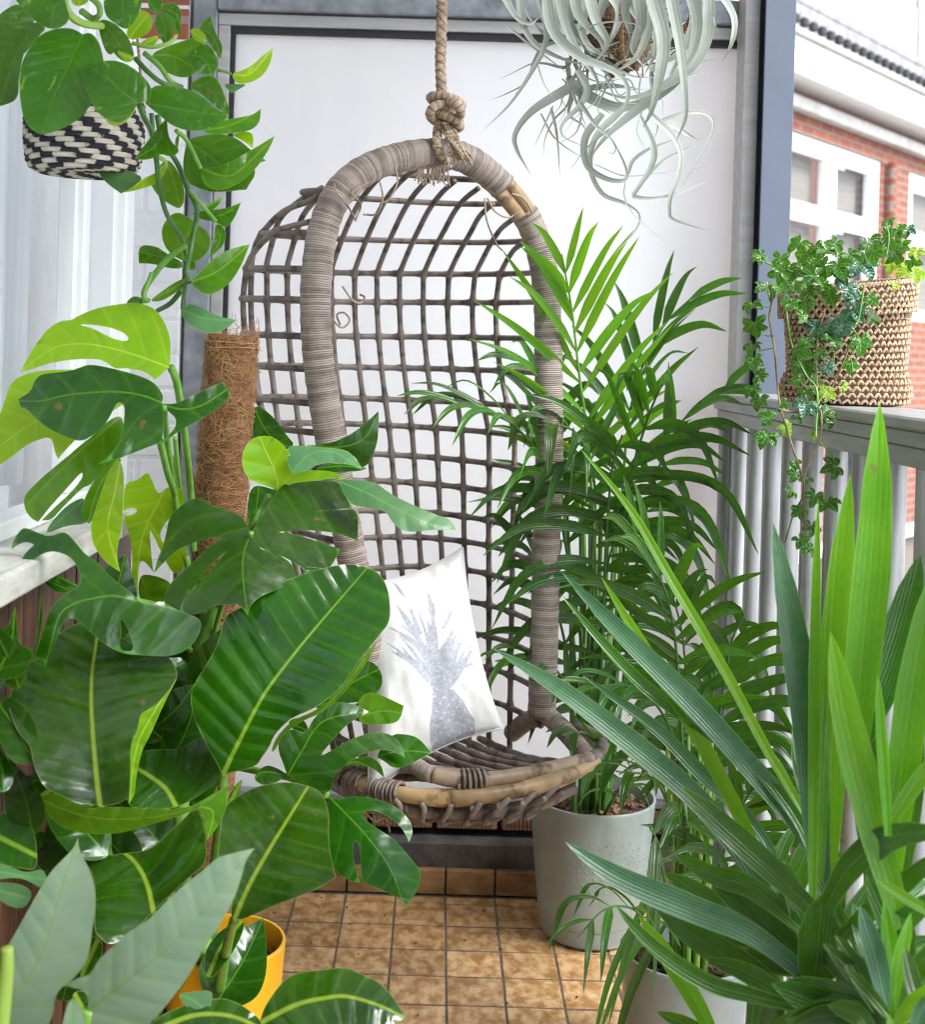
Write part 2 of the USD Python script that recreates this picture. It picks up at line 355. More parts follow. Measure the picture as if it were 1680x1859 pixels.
def barkmat(name, a, b, per_m, rough=0.5, bump=0.6, ring=True, grain=30.0):
    """Cane or wrapped cane: thin bands across (ring) the length, tone noise, long fibres."""
    nodes = {'at': ('attribute', {'attribute': 'lf'}), 'sp': ('separate_xyz', {}), 'g': ('geometry', {}),
             'ml': ('math', {'math_type': 'multiply', 'value2': per_m}), 'n0': ('noise_texture', {'scale': 40.0, 'detail': 2.0}),
             'ad': ('math', {'math_type': 'multiply_add', 'value2': 0.9}), 'pp': ('math', {'math_type': 'pingpong', 'value2': 0.5}),
             'h': ('map_range', {'from_min': 0.0, 'from_max': 0.28, 'clamp': True}),
             'fl': ('math', {'math_type': 'floor'}), 'wn': ('white_noise_texture', {'dimensions': '1D'}),
             'n': ('noise_texture', {'scale': grain, 'detail': 5.0, 'roughness': 0.65}), 'cm': ('combine_xyz', {}), 'um': ('math', {'math_type': 'multiply', 'value2': 0.5}),
             'mixf': ('math', {'math_type': 'multiply_add', 'value2': 0.45}), 'r': ('rgb_ramp', {'ramp': [(0.28, a), (0.9, b)]}),
             'dk': ('mix_color', {'blend_type': 'multiply', 'b': (0.25, 0.2, 0.16)}), 'inv': ('map_range', {'from_min': 0.0, 'from_max': 0.16, 'to_min': 0.8, 'to_max': 0.0, 'clamp': True}),
             'bu': ('bump', {'strength': bump, 'distance': 0.002}), 'p': ('principled_bsdf', {'roughness': rough, 'specular_ior_level': 0.4})}
    links = [('at.vector', 'sp.vector'), ('sp.y', 'ml.value1'), ('g.position', 'n0.vector'), ('n0.fac', 'ad.value1'), ('ml.value', 'ad.value3'),
             ('ad.value', 'pp.value1'), ('pp.value', 'h.value'), ('pp.value', 'inv.value'), ('ad.value', 'fl.value1'), ('fl.value', 'wn.w'),
             ('g.position', 'n.vector'), ('wn.value', 'mixf.value1'), ('n.fac', 'mixf.value3'), ('mixf.value', 'r.fac'), ('r.color', 'dk.a'),
             ('inv.result', 'dk.fac'), ('dk.result', 'p.base_color'), ('h.result', 'bu.height'), ('bu.normal', 'p.normal')]
    mat(name, nodes, links, 'p.BSDF')

# leaves
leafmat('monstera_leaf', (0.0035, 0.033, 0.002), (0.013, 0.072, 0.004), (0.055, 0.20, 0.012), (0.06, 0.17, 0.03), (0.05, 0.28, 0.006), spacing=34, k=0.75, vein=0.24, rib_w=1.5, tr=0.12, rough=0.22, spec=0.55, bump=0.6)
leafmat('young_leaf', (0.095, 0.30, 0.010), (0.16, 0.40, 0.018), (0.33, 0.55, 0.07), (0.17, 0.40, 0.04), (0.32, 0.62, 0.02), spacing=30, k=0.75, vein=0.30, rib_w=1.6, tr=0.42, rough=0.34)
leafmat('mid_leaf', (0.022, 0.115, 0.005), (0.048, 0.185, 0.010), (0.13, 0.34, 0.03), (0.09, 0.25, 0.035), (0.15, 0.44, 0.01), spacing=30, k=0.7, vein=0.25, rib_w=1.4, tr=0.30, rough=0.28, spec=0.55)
leafmat('grey_leaf', (0.055, 0.155, 0.060), (0.095, 0.21, 0.085), (0.13, 0.30, 0.07), (0.10, 0.23, 0.09), (0.14, 0.34, 0.04), spacing=32, k=0.7, vein=0.2, rib_w=1.3, tr=0.22, rough=0.36)
leafmat('strelitzia_leaf', (0.0035, 0.030, 0.002), (0.013, 0.070, 0.004), (0.145, 0.31, 0.03), (0.08, 0.23, 0.03), (0.05, 0.27, 0.006), spacing=22, k=0.32, vein=0.06, rib_w=3.8, edge=(0.20, 0.26, 0.06), tr=0.10, rough=0.16, bump=0.6, spec=0.6)
leafmat('glaucous_leaf', (0.125, 0.205, 0.130), (0.175, 0.260, 0.165), (0.12, 0.23, 0.055), (0.15, 0.24, 0.14), (0.18, 0.34, 0.09), spacing=26, k=0.8, vein=0.22, rib_w=1.7, tr=0.13, rough=0.42, bump=0.35, rnd=0.1)
leafmat('pothos_leaf', (0.006, 0.060, 0.003), (0.024, 0.118, 0.006), (0.085, 0.25, 0.02), (0.09, 0.23, 0.04), (0.12, 0.42, 0.01), spacing=14, k=0.8, vein=0.16, rib_w=1.0, tr=0.27, rough=0.25, spec=0.6, blotch=(0.16, 0.34, 0.02))
leafmat('pothos_yellow', (0.60, 0.60, 0.10), (0.68, 0.66, 0.16), (0.62, 0.62, 0.2), (0.5, 0.55, 0.15), (0.6, 0.6, 0.1), spacing=14, vein=0.1, rib_w=0.5, tr=0.3, rough=0.35)
leafmat('palm_leaf', (0.008, 0.050, 0.006), (0.026, 0.098, 0.013), (0.055, 0.17, 0.025), (0.035, 0.10, 0.03), (0.06, 0.27, 0.01), along=3.6, vein=0.25, rib_w=0.9, tr=0.22, rough=0.28, edge=(0.04, 0.12, 0.025), rnd=0.4)
leafmat('palm_bright', (0.030, 0.160, 0.008), (0.052, 0.215, 0.016), (0.13, 0.34, 0.04), (0.09, 0.25, 0.04), (0.20, 0.54, 0.02), along=3.6, vein=0.30, rib_w=0.9, tr=0.36, rough=0.34, edge=(0.1, 0.3, 0.05))
leafmat('yucca_leaf', (0.007, 0.052, 0.005), (0.024, 0.105, 0.010), (0.06, 0.19, 0.02), (0.04, 0.14, 0.02), (0.09, 0.36, 0.008), along=3.4, vein=0.09, rib_w=0.8, edge=(0.14, 0.33, 0.04), tr=0.22, rough=0.27, bump=0.3)
leafmat('yucca_bright', (0.042, 0.205, 0.006), (0.078, 0.29, 0.010), (0.14, 0.40, 0.03), (0.10, 0.32, 0.02), (0.20, 0.60, 0.01), along=5.5, vein=0.10, rib_w=0.8, edge=(0.24, 0.50, 0.05), tr=0.38, rough=0.30, bump=0.25)
leafmat('yucca_grey', (0.030, 0.095, 0.040), (0.062, 0.150, 0.070), (0.09, 0.21, 0.09), (0.06, 0.16, 0.04), (0.08, 0.28, 0.03), along=3.4, vein=0.09, rib_w=0.8, edge=(0.16, 0.30, 0.10), tr=0.13, rough=0.30, bump=0.3)
leafmat('ivy_leaf', (0.009, 0.060, 0.008), (0.026, 0.115, 0.014), (0.10, 0.26, 0.05), (0.08, 0.2, 0.06), (0.09, 0.34, 0.015), spacing=6, k=0.7, vein=0.22, rib_w=0.7, tr=0.22, rough=0.26, rnd=0.4)
leafmat('ivy_lime', (0.13, 0.34, 0.02), (0.2, 0.42, 0.04), (0.3, 0.5, 0.1), (0.2, 0.4, 0.08), (0.35, 0.65, 0.04), spacing=6, k=0.7, vein=0.2, rib_w=0.7, tr=0.35, rough=0.35)
leafmat('ivy_blue', (0.016, 0.062, 0.030), (0.042, 0.110, 0.062), (0.10, 0.21, 0.11), (0.08, 0.17, 0.08), (0.06, 0.22, 0.03), spacing=6, k=0.7, vein=0.25, rib_w=0.7, tr=0.12, rough=0.22)
leafmat('silver_leaf', (0.25, 0.275, 0.24), (0.38, 0.405, 0.355), (0.36, 0.39, 0.34), (0.20, 0.225, 0.18), (0.28, 0.33, 0.22), along=5.0, vein=0.2, rib_w=0.6, tr=0.12, rough=0.6, bump=0.25, rnd=0.25, edge=(0.42, 0.45, 0.40))
plain('stem_green', (0.09, 0.24, 0.03), 0.4, (0.16, 0.33, 0.05), 30)
plain('stem_dark', (0.028, 0.095, 0.015), 0.4, (0.06, 0.155, 0.03), 30)
plain('stem_brown', (0.16, 0.10, 0.05), 0.6, (0.26, 0.2, 0.09), 60)
# chair, rope
barkmat('wrap_cane', (0.115, 0.085, 0.070), (0.40, 0.335, 0.29), 270.0, rough=0.45, bump=0.7)
barkmat('grey_cane', (0.068, 0.050, 0.042), (0.225, 0.182, 0.155), 14.0, rough=0.45, bump=0.15, grain=60)
barkmat('bare_cane', (0.17, 0.10, 0.05), (0.46, 0.31, 0.165), 9.0, rough=0.4, bump=0.15, grain=28)
barkmat('worn_cane', (0.15, 0.10, 0.065), (0.38, 0.28, 0.20), 9.0, rough=0.45, bump=0.2, grain=28)
barkmat('rope_fibre', (0.20, 0.125, 0.075), (0.47, 0.36, 0.26), 120.0, rough=0.8, bump=0.5)
barkmat('twine', (0.22, 0.12, 0.05), (0.42, 0.27, 0.14), 300.0, rough=0.8, bump=0.5)
plain('coir', (0.11, 0.045, 0.016), 0.85, (0.28, 0.135, 0.055), 60, bump=0.8, bscale=220, stretch=(1, 1, 2.2))
plain('coir_fibre', (0.21, 0.09, 0.03), 0.7, (0.50, 0.28, 0.12), 40, ramp=(0.3, 0.7))
plain('root_mass', (0.09, 0.05, 0.028), 0.9, (0.22, 0.14, 0.08), 90, bump=0.8)
# cloth
mat('linen', {'a': ('attribute', {'attribute': 'lf'}), 'sx': ('separate_xyz', {}), 'pm': ('map_range', {'from_min': 0.35, 'from_max': 0.65, 'clamp': True}), 'pn': ('noise_texture', {'scale': 210.0, 'detail': 3.0}), 'pr': ('rgb_ramp', {'ramp': [(0.3, (0.30, 0.31, 0.36)), (0.75, (0.46, 0.47, 0.51))]}), 'px': ('mix_color', {}), 'g': ('geometry', {}), 'n': ('noise_texture', {'scale': 700.0, 'detail': 2.0}), 'm': ('mapping', {'scale': (0.25, 1.0, 1.0)}), 'b': ('bump', {'strength': 0.25, 'distance': 0.001}),
              'r': ('rgb_ramp', {'ramp': [(0.3, (0.62, 0.62, 0.615)), (0.7, (0.72, 0.72, 0.715))]}), 'p': ('principled_bsdf', {'roughness': 1.0, 'specular_ior_level': 0.15})},
    [('g.position', 'm.vector'), ('m.vector', 'n.vector'), ('n.fac', 'b.height'), ('b.normal', 'p.normal'), ('n.fac', 'r.fac'), ('r.color', 'px.a'), ('a.vector', 'sx.vector'), ('sx.x', 'pm.value'), ('pm.result', 'px.fac'), ('g.position', 'pn.vector'), ('pn.fac', 'pr.fac'), ('pr.color', 'px.b'), ('px.result', 'p.base_color')], 'p.BSDF')
# pots and soil
plain('glaze_grey', (0.235, 0.275, 0.25), 0.26, (0.285, 0.325, 0.30), 9, coat=0.15, bump=0.03, bscale=40)
plain('glaze_pale', (0.20, 0.232, 0.225), 0.28, (0.245, 0.272, 0.265), 9, coat=0.15, bump=0.03, bscale=40)
plain('glaze_yellow', (0.80, 0.36, 0.008), 0.22, (0.84, 0.40, 0.012), 9, coat=0.3)
plain('terracotta', (0.32, 0.12, 0.06), 0.8, (0.42, 0.18, 0.09), 30)
plain('soil', (0.030, 0.017, 0.011), 0.95, (0.13, 0.070, 0.040), 110, bump=1.0, bscale=90)
plain('soil_chip', (0.055, 0.030, 0.018), 0.9, (0.22, 0.12, 0.07), 30, rnd=0.4)
plain('jute', (0.36, 0.235, 0.145), 0.85, (0.62, 0.465, 0.325), 120, bump=0.6, bscale=500)
plain('jute_dark', (0.17, 0.10, 0.055), 0.95, (0.27, 0.17, 0.095), 120)
plain('pebble_print', (0.02, 0.022, 0.025), 0.5, (0.62, 0.62, 0.6), 42, ramp=(0.50, 0.56), detail=1.0)
# balcony
plain('tile', (0.36, 0.175, 0.052), 0.30, (0.66, 0.43, 0.22), 36, ramp=(0.40, 0.60), stretch=(1.25, 0.85, 1.25), rnd=0.16, detail=7.0, spec=0.5)
plain('tile_dark', (0.20, 0.10, 0.04), 0.4, (0.40, 0.24, 0.11), 36, ramp=(0.34, 0.7), stretch=(0.62, 1.3, 1.3), rnd=0.2, detail=7.0)
plain('grout', (0.10, 0.088, 0.076), 0.9, (0.19, 0.165, 0.145), 60, bump=0.3)
plain('concrete', (0.055, 0.051, 0.05), 0.85, (0.115, 0.107, 0.105), 22, bump=0.5)
plain('sill_stone', (0.36, 0.345, 0.30), 0.6, (0.58, 0.565, 0.52), 16, bump=0.3, stretch=(2.0, 0.7, 2.0), detail=8.0)
plain('plank', (0.15, 0.075, 0.042), 0.6, (0.31, 0.185, 0.115), 20, stretch=(0.4, 3, 6), bump=0.25, rnd=0.2)
plain('slat_wood', (0.040, 0.016, 0.010), 0.42, (0.105, 0.042, 0.024), 18, stretch=(4, 4, 0.5), bump=0.2, rnd=0.25)
plain('white_brick', (0.70, 0.71, 0.725), 0.6, (0.80, 0.81, 0.82), 14, bump=0.35, bscale=60)
plain('white_joint', (0.68, 0.69, 0.705), 0.8, (0.76, 0.77, 0.78), 20)
plain('white_paint', (0.78, 0.785, 0.79), 0.35, (0.82, 0.82, 0.82), 12)
plain('zinc', (0.15, 0.165, 0.185), 0.42, (0.36, 0.385, 0.41), 24, ramp=(0.30, 0.72), metallic=0.35, detail=6.0)
plain('alu_grey', (0.40, 0.395, 0.39), 0.45, (0.50, 0.49, 0.485), 14, stretch=(0.4, 4, 4), metallic=0.2)
plain('gasket', (0.02, 0.021, 0.024), 0.6)
plain('slate_steel', (0.096, 0.116, 0.162), 0.45, (0.112, 0.134, 0.182), 5, coat=0.1)
plain('rail_alu', (0.25, 0.255, 0.25), 0.42, (0.36, 0.365, 0.36), 18, metallic=0.25, stretch=(3, 0.4, 3))
plain('tube_alu', (0.25, 0.25, 0.252), 0.34, (0.44, 0.44, 0.44), 16, metallic=0.5, stretch=(3, 3, 0.3), detail=6.0)
mat('frosted', {'g': ('geometry', {}), 'mp': ('mapping', {'scale': (9.0, 1.0, 0.8)}), 'n': ('noise_texture', {'scale': 1.6, 'detail': 6.0, 'roughness': 0.7}), 'r': ('rgb_ramp', {'ramp': [(0.3, (0.765, 0.815, 0.835)), (0.6, (0.83, 0.87, 0.885))]}), 'p': ('principled_bsdf', {'roughness': 0.28, 'specular_ior_level': 0.5}), 't': ('translucent_bsdf', {'color': (0.90, 0.935, 0.945)}), 'm': ('mix_closure', {'fac': 0.58})},
    [('g.position', 'mp.vector'), ('mp.vector', 'n.vector'), ('n.fac', 'r.fac'), ('r.color', 'p.base_color'), ('p.BSDF', 'm.closure1'), ('t.BSDF', 'm.closure2')], 'm.closure')
mat('window_glass', {'t': ('transparent_bsdf', {'color': (0.97, 0.985, 0.98)}), 'g': ('glossy_bsdf', {'roughness': 0.02, 'color': (0.95, 0.97, 1.0)}), 'f': ('layer_weight', {'blend': 0.5}), 'w': ('math', {'math_type': 'power', 'value2': 6.0}), 'y': ('math', {'math_type': 'multiply_add', 'value2': 0.7, 'value3': 0.025}), 'm': ('mix_closure', {})},
    [('f.facing', 'w.value1'), ('w.value', 'y.value1'), ('y.value', 'm.fac'), ('t.BSDF', 'm.closure1'), ('g.BSDF', 'm.closure2')], 'm.closure')
mat('lace', {'g': ('geometry', {}), 'v': ('voronoi_texture', {'scale': 60.0}), 'r': ('rgb_ramp', {'ramp': [(0.2, (0.9, 0.9, 0.9)), (0.55, (0.68, 0.69, 0.71))]}), 'd': ('diffuse_bsdf', {}), 't': ('translucent_bsdf', {'color': (0.8, 0.8, 0.8)}), 'm': ('mix_closure', {'fac': 0.3})},
    [('g.position', 'v.vector'), ('v.distance', 'r.fac'), ('r.color', 'd.color'), ('d.BSDF', 'm.closure1'), ('t.BSDF', 'm.closure2')], 'm.closure')
plain('sheer', (0.64, 0.66, 0.69), 0.9, (0.72, 0.74, 0.77), 6, stretch=(1, 14, 0.2))
plain('room', (0.45, 0.46, 0.48), 0.9)
# street
def brickmat(name, c1, c2, mortar, rot):
    mat(name, {'g': ('geometry', {}), 'mp': ('mapping', {'rotation': rot}), 'sw': ('separate_xyz', {}), 'cm': ('combine_xyz', {}),
               'b': ('brick_texture', {'color1': c1, 'color2': c2, 'mortar': mortar, 'scale': 1.0, 'mortar_size': 0.008, 'brick_width': 0.22, 'row_height': 0.065}),
               'n': ('noise_texture', {'scale': 9.0, 'detail': 5.0}), 'mx': ('mix_color', {'blend_type': 'multiply', 'fac': 0.35}), 'bu': ('bump', {'strength': 0.6, 'distance': 0.01}), 'p': ('principled_bsdf', {'roughness': 0.85})},
        [('g.position', 'mp.vector'), ('mp.vector', 'sw.vector'), ('sw.x', 'cm.x'), ('sw.z', 'cm.y'), ('cm.vector', 'b.vector'), ('g.position', 'n.vector'), ('b.color', 'mx.a'), ('n.color', 'mx.b'),
         ('mx.result', 'p.base_color'), ('b.fac', 'bu.height'), ('bu.normal', 'p.normal')], 'p.BSDF')
FAC = math.atan2(0.761, 0.648)
brickmat('street_brick', (0.40, 0.12, 0.065), (0.30, 0.095, 0.06), (0.33, 0.27, 0.23), (0, 0, -FAC))
plain('street_white', (0.74, 0.735, 0.725), 0.5, (0.80, 0.795, 0.785), 6)
plain('street_stone', (0.42, 0.40, 0.38), 0.8, (0.55, 0.53, 0.5), 8)
plain('street_lead', (0.24, 0.225, 0.235), 0.7, (0.36, 0.34, 0.35), 10)
plain('street_dark', (0.035, 0.035, 0.04), 0.7)
plain('street_blind', (0.16, 0.135, 0.11), 0.8, (0.24, 0.205, 0.175), 5, stretch=(0.4, 0.4, 20))
plain('pavement', (0.30, 0.285, 0.27), 0.85, (0.40, 0.385, 0.365), 3)
plain('asphalt', (0.05, 0.05, 0.052), 0.9, (0.075, 0.075, 0.077), 8)
# ================================================================== THE PLACE
rng = np.random.default_rng(7)
# ---- balcony floor and its tiles
fl = obj('balcony_floor', box(-0.695, 0.70, -1.5, 2.607, -0.14, -0.0016), 'grout', None, False, label='balcony slab with dark grout between the ochre tiles', kind='structure')
T, G = 0.1, 0.0038
tx0 = at(718, 1640, 2.58)[0] - 5 * T
rows = [(2.556, 2.588)] + [(2.556 - (k + 1) * T + 0.0, 2.556 - k * T) for k in range(17)]
for j, (ya, yb) in enumerate(rows):
    for i in range(12):
        xa, xb = tx0 + (i - 0.0) * T + G / 2, tx0 + (i + 1) * T - G / 2
        xa, xb = max(xa, -0.515), min(xb, 0.64)
        if xb - xa < 0.02: continue
        dz = rng.normal(0, 0.0005)
        obj('tile', box(xa, xb, ya + 0.003 if j else ya, yb - 0.003, -0.02, dz, 0.0012), 'tile', fl)
ce = obj('balcony_ceiling', box(-0.79, 0.80, -1.62, 2.95, 2.46, 2.62), 'white_paint', None, False, label='white underside of the balcony above', kind='structure')
bw = obj('balcony_end_wall', box(-0.79, 0.80, -1.62, -1.5, -0.14, 2.459), 'street_stone', None, False, label='unseen grey wall added behind the viewer to cut front light and reflections', kind='structure')  # added out of view: blocks front sky light and darkens leaf reflections
# ---- low end wall under the screen: skirting tiles, kerb, row of boards
ew = thing('end_kerb', 'dark concrete kerb with ochre skirting tiles under the swing chair', 'kerb', (0.05, 2.6, 0))
obj('kerb', box(-0.534, 0.66, 2.6075, 2.80, -0.13, 0.102, 0.004), 'concrete', ew)
for i in range(12):
    xa, xb = max(tx0 + i * T + G / 2, -0.515), min(tx0 + (i + 1) * T - G / 2, 0.64)
    if xb - xa > 0.02: obj('skirting_tile', box(xa, xb, 2.592 + rng.uniform(0, .001), 2.611, 0.002, 0.051 + rng.normal(0, 0.0008), 0.0015), 'tile_dark', ew)
bd = thing('wooden_boards', 'row of brown ribbed board ends on the kerb under the swing chair', 'boards', (0.05, 2.68, 0.10))
obj('batten', box(-0.50, 0.62, 2.70, 2.78, 0.104, 0.175), 'street_dark', bd)
for i in range(9):
    xa = -0.515 + i * 0.134
    if xa + .124 < .64:
        ms = [box(xa, xa + 0.124, 2.64, 2.697, 0.118, 0.168, 0.002)]
        ms += [box(xa + 0.004 + q * 0.0083, xa + 0.0075 + q * 0.0083, 2.6372, 2.645, 0.1195, 0.1665) for q in range(14)]
        obj('board', cat(ms), 'plank', bd)
rc = np.random.default_rng(3); ms = []
for k in range(24):
    b_ = trimesh.creation.box([rc.uniform(.0015, .005), rc.uniform(.0015, .0035), rc.uniform(.001, .003)]); b_.apply_transform(trimesh.transformations.euler_matrix(0, 0, rc.uniform(0, 6))); b_.apply_translation([rc.uniform(-0.35, 0.35), 2.585 - abs(rc.normal(0, 0.28)), 0.0025]); ms.append(b_)
tag(obj('soil_crumbs', cat(ms), 'soil_chip'), 'scattered crumbs of dark potting soil on the ochre tiles', 'soil', kind='stuff')
# ---- privacy screen: galvanised frame round a white panel
sc = thing('privacy_screen', 'white frosted balcony screen in a galvanised frame behind the swing chair', 'screen', (0.09, 2.66, 0.18))
XL, XR, ZT = -0.443, 0.622, 1.742
obj('panel', box(XL - 0.004, XR + 0.004, 2.660, 2.668, 0.185, ZT + 0.004), 'frosted', sc)
obj('gasket', box(XL - 0.009, XL, 2.650, 2.664, 0.185, ZT), 'gasket', sc)
obj('gasket', box(XR, XR + 0.007, 2.650, 2.664, 0.185, ZT), 'gasket', sc)
obj('gasket', box(XL - 0.009, XR + 0.007, 2.648, 2.663, ZT, ZT + 0.013), 'gasket', sc)
obj('glazing_bead', box(XL - 0.034, XL - 0.0095, 2.640, 2.672, 0.185, ZT + 0.0135, 0.0015), 'alu_grey', sc)
obj('glazing_bead', box(XR + 0.0075, XR + 0.030, 2.640, 2.672, 0.185, ZT + 0.0135, 0.0015), 'alu_grey', sc)
obj('glazing_bead', box(XL - 0.034, XR + 0.030, 2.638, 2.672, ZT + 0.014, ZT + 0.038, 0.0015), 'alu_grey', sc)
obj('frame_post', box(XL - 0.085, XL - 0.0345, 2.630, 2.69, 0.10, ZT + 0.092, 0.003), 'zinc', sc)
obj('frame_beam', box(XL - 0.034, XR + 0.036, 2.622, 2.70, ZT + 0.041, ZT + 0.090, 0.003), 'zinc', sc)
obj('bottom_channel', box(XL - 0.034, XR + 0.030, 2.636, 2.69, 0.172, 0.1845, 0.0015), 'zinc', sc)
# ---- steel corner post
px0, px1 = at(1386, 200, 2.52)[0], at(1441, 200, 2.52)[0]
po = thing('steel_post', 'slate blue steel balcony post between the white screen and the street', 'post', ((px0 + px1) / 2, 2.55, 0))
ms = [box(px0, px1, 2.52, 2.526, -0.1, 2.459, 0.001), box((px0 + px1) / 2 - 0.004, (px0 + px1) / 2 + 0.004, 2.527, 2.60, -0.1, 2.459), box(px0, px1, 2.601, 2.607, -0.1, 2.459, 0.001)]
obj('front_flange', ms[0], 'slate_steel', po); obj('web', ms[1], 'slate_steel', po); obj('rear_flange', ms[2], 'slate_steel', po)
obj('cover_strip', box(px0 - 0.030, px0 - 0.001, 2.56, 2.63, 1.034, 2.459, 0.001), 'alu_grey', po)
# ---- railing
rl = thing('balcony_railing', 'grey metal balcony railing with round balusters along the street side', 'railing', (0.61, 1.6, 0))
ZR = 1.033
obj('top_rail', box(0.560, 0.690, -1.49, 2.645, ZR - 0.016, ZR, 0.003), 'rail_alu', rl)
obj('top_rail', box(0.566, 0.676, -1.49, 2.643, ZR - 0.036, ZR - 0.0165, 0.002), 'rail_alu', rl)
obj('top_rail', box(0.573, 0.640, -1.49, 2.641, ZR - 0.062, ZR - 0.0365, 0.002), 'rail_alu', rl)
obj('bottom_rail', box(0.575, 0.612, -1.49, 2.645, 0.06, 0.085, 0.002), 'rail_alu', rl)
for k in range(20):
    y = 2.63 - k * 0.121
    v, f = lathe([(0.0162, 0.0855), (0.0162, ZR - 0.0625)], (0.592, y, 0), 20)
    obj('baluster', (v, f), 'tube_alu', rl, 60)
obj('rail_bracket', cat([box(0.612, 0.624, 1.93, 1.95, 0.2, ZR - 0.063), box(0.6245, 0.630, 1.92, 1.96, 0.90, ZR - 0.063)]), 'zinc', rl)

# ---- house wall on the left: painted bricks, window, sill, cladding
hw = thing('house_wall', 'white painted brick house wall with the net-curtained window on the left', 'wall', (-0.56, 1.6, 0))
obj('masonry', cat([box(-0.80, -0.535, 2.6085, 2.80, -0.14, 2.9), box(-0.80, -0.70, 2.10, 2.6085, -0.14, 2.9), box(-0.80, -0.60, -1.5, 2.10, -0.14, 0.80), box(-0.80, -0.60, -1.5, 2.10, 2.14, 2.9), box(-0.80, -0.58, -1.5, -0.51, 0.8001, 2.1399)]), 'white_joint', hw)
course = 0.0705
for r in range(0, 40):
    z0 = 0.02 + r * course
    xb = -0.532
    xa = xb - (0.075 if r % 2 else 0.14)
    for a, b in ((xa, xb), (-0.695, xa - 0.006)):
        obj('brick', box(a, b, 2.607 + rng.normal(0, 0.0007), 2.6165, z0 + 0.002, z0 + course - 0.004, 0.003), 'white_brick' if z0 < 1.70 else 'street_brick', hw)
wn = obj('window', cat([box(-0.575, -0.512, 2.068, 2.122, 0.86, 2.13, 0.004), box(-0.575, -0.525, 2.045, 2.0675, 0.868, 2.13, 0.003), box(-0.575, -0.512, -0.5, 2.067, 2.07, 2.13, 0.004), box(-0.575, -0.530, -0.5, 2.0445, 0.845, 0.868, 0.003)]), 'white_paint', hw)
obj('window_frame', cat([box(-0.572, -0.536, 1.915, 1.945, 0.8685, 2.069, 0.003), box(-0.572, -0.546, 1.9, 1.9145, 0.8685, 2.069, 0.002)]), 'white_paint', wn)
obj('pane', (np.array([[-0.558, -0.5, 0.8685], [-0.558, 1.8995, 0.8685], [-0.558, 1.8995, 2.069], [-0.558, -0.5, 2.069]]), np.array([[0, 1, 2, 3]])), 'window_glass', wn)
obj('pane', (np.array([[-0.558, 1.946, 0.8685], [-0.558, 2.0445, 0.8685], [-0.558, 2.0445, 2.069], [-0.558, 1.946, 2.069]]), np.array([[0, 1, 2, 3]])), 'window_glass', wn)
obj('window_sill', box(-0.60, -0.452, -0.5, 2.11, 0.810, 0.8445, 0.004), 'sill_stone', hw)
for k in range(26):
    y0 = 0.68 + k * 0.055
    obj('cladding_slat', box(-0.512 + rng.normal(0, .001), -0.495 + rng.normal(0, .001), y0, y0 + 0.0495, 0.03, 0.807, 0.002), 'slat_wood', hw)
obj('cladding_backing', box(-0.599, -0.514, 0.4, 2.106, -0.0, 0.8095), 'street_dark', hw)
# curtains hang inside the window
n = 120; yy = np.linspace(-0.5, 2.05, n); zz = np.array([0.87, 1.2, 1.6, 2.08])
def drape(x, amp, per, y):
    return x + amp * np.sin(2 * np.pi * y / per) + 0.4 * amp * np.sin(2 * np.pi * y / (per * 0.37) + 1)
v = np.array([[drape(-0.66, 0.012, 0.11, y), y, z] for z in zz for y in yy])
f = np.array([[a * n + b, a * n + b + 1, (a + 1) * n + b + 1, (a + 1) * n + b] for a in range(3) for b in range(n - 1)])
c1 = obj('sheer_curtain', (v, f), 'sheer', None, True); tag(c1, 'plain grey-white net curtain hanging inside the house window', 'curtain')
# lace panel with a scalloped edge
pts = [(-0.4, 0.87)]
k = 0
z = 0.87
while z < 2.05:
    for a in np.linspace(-90, 90, 9)[:-1]:
        pts.append((1.615 + 0.030 * math.cos(math.radians(a)), z + 0.045 + 0.045 * math.sin(math.radians(a))))
    z += 0.09
pts.append((-0.4, z))
lp = trimesh.creation.extrude_polygon(Polygon(pts), 0.0015, engine='earcut')
lv = lp.vertices; lp = trimesh.Trimesh(np.stack([-0.612 + lv[:, 2], lv[:, 0], lv[:, 1]], 1), lp.faces, process=False)
c2 = obj('lace_curtain', lp, 'lace'); tag(c2, 'white lace curtain with scalloped edge behind the left window glass', 'curtain')
rm = obj('room_wall', box(-2.2, -2.19, -0.6, 2.6, -0.1, 2.9), 'room'); tag(rm, 'pale room wall seen dimly behind the net curtains', 'wall', kind='structure')
# ---- street
gr = obj('street_ground', box(-120, 160, -60, 200, -4.3, -4.2), 'pavement'); tag(gr, 'pale paved street far below the balcony', kind='structure')
rd = obj('road', box(-60, 120, 3.2, 5.2, -4.19, -4.186), 'asphalt'); tag(rd, 'grey asphalt road below the balcony', kind='structure')
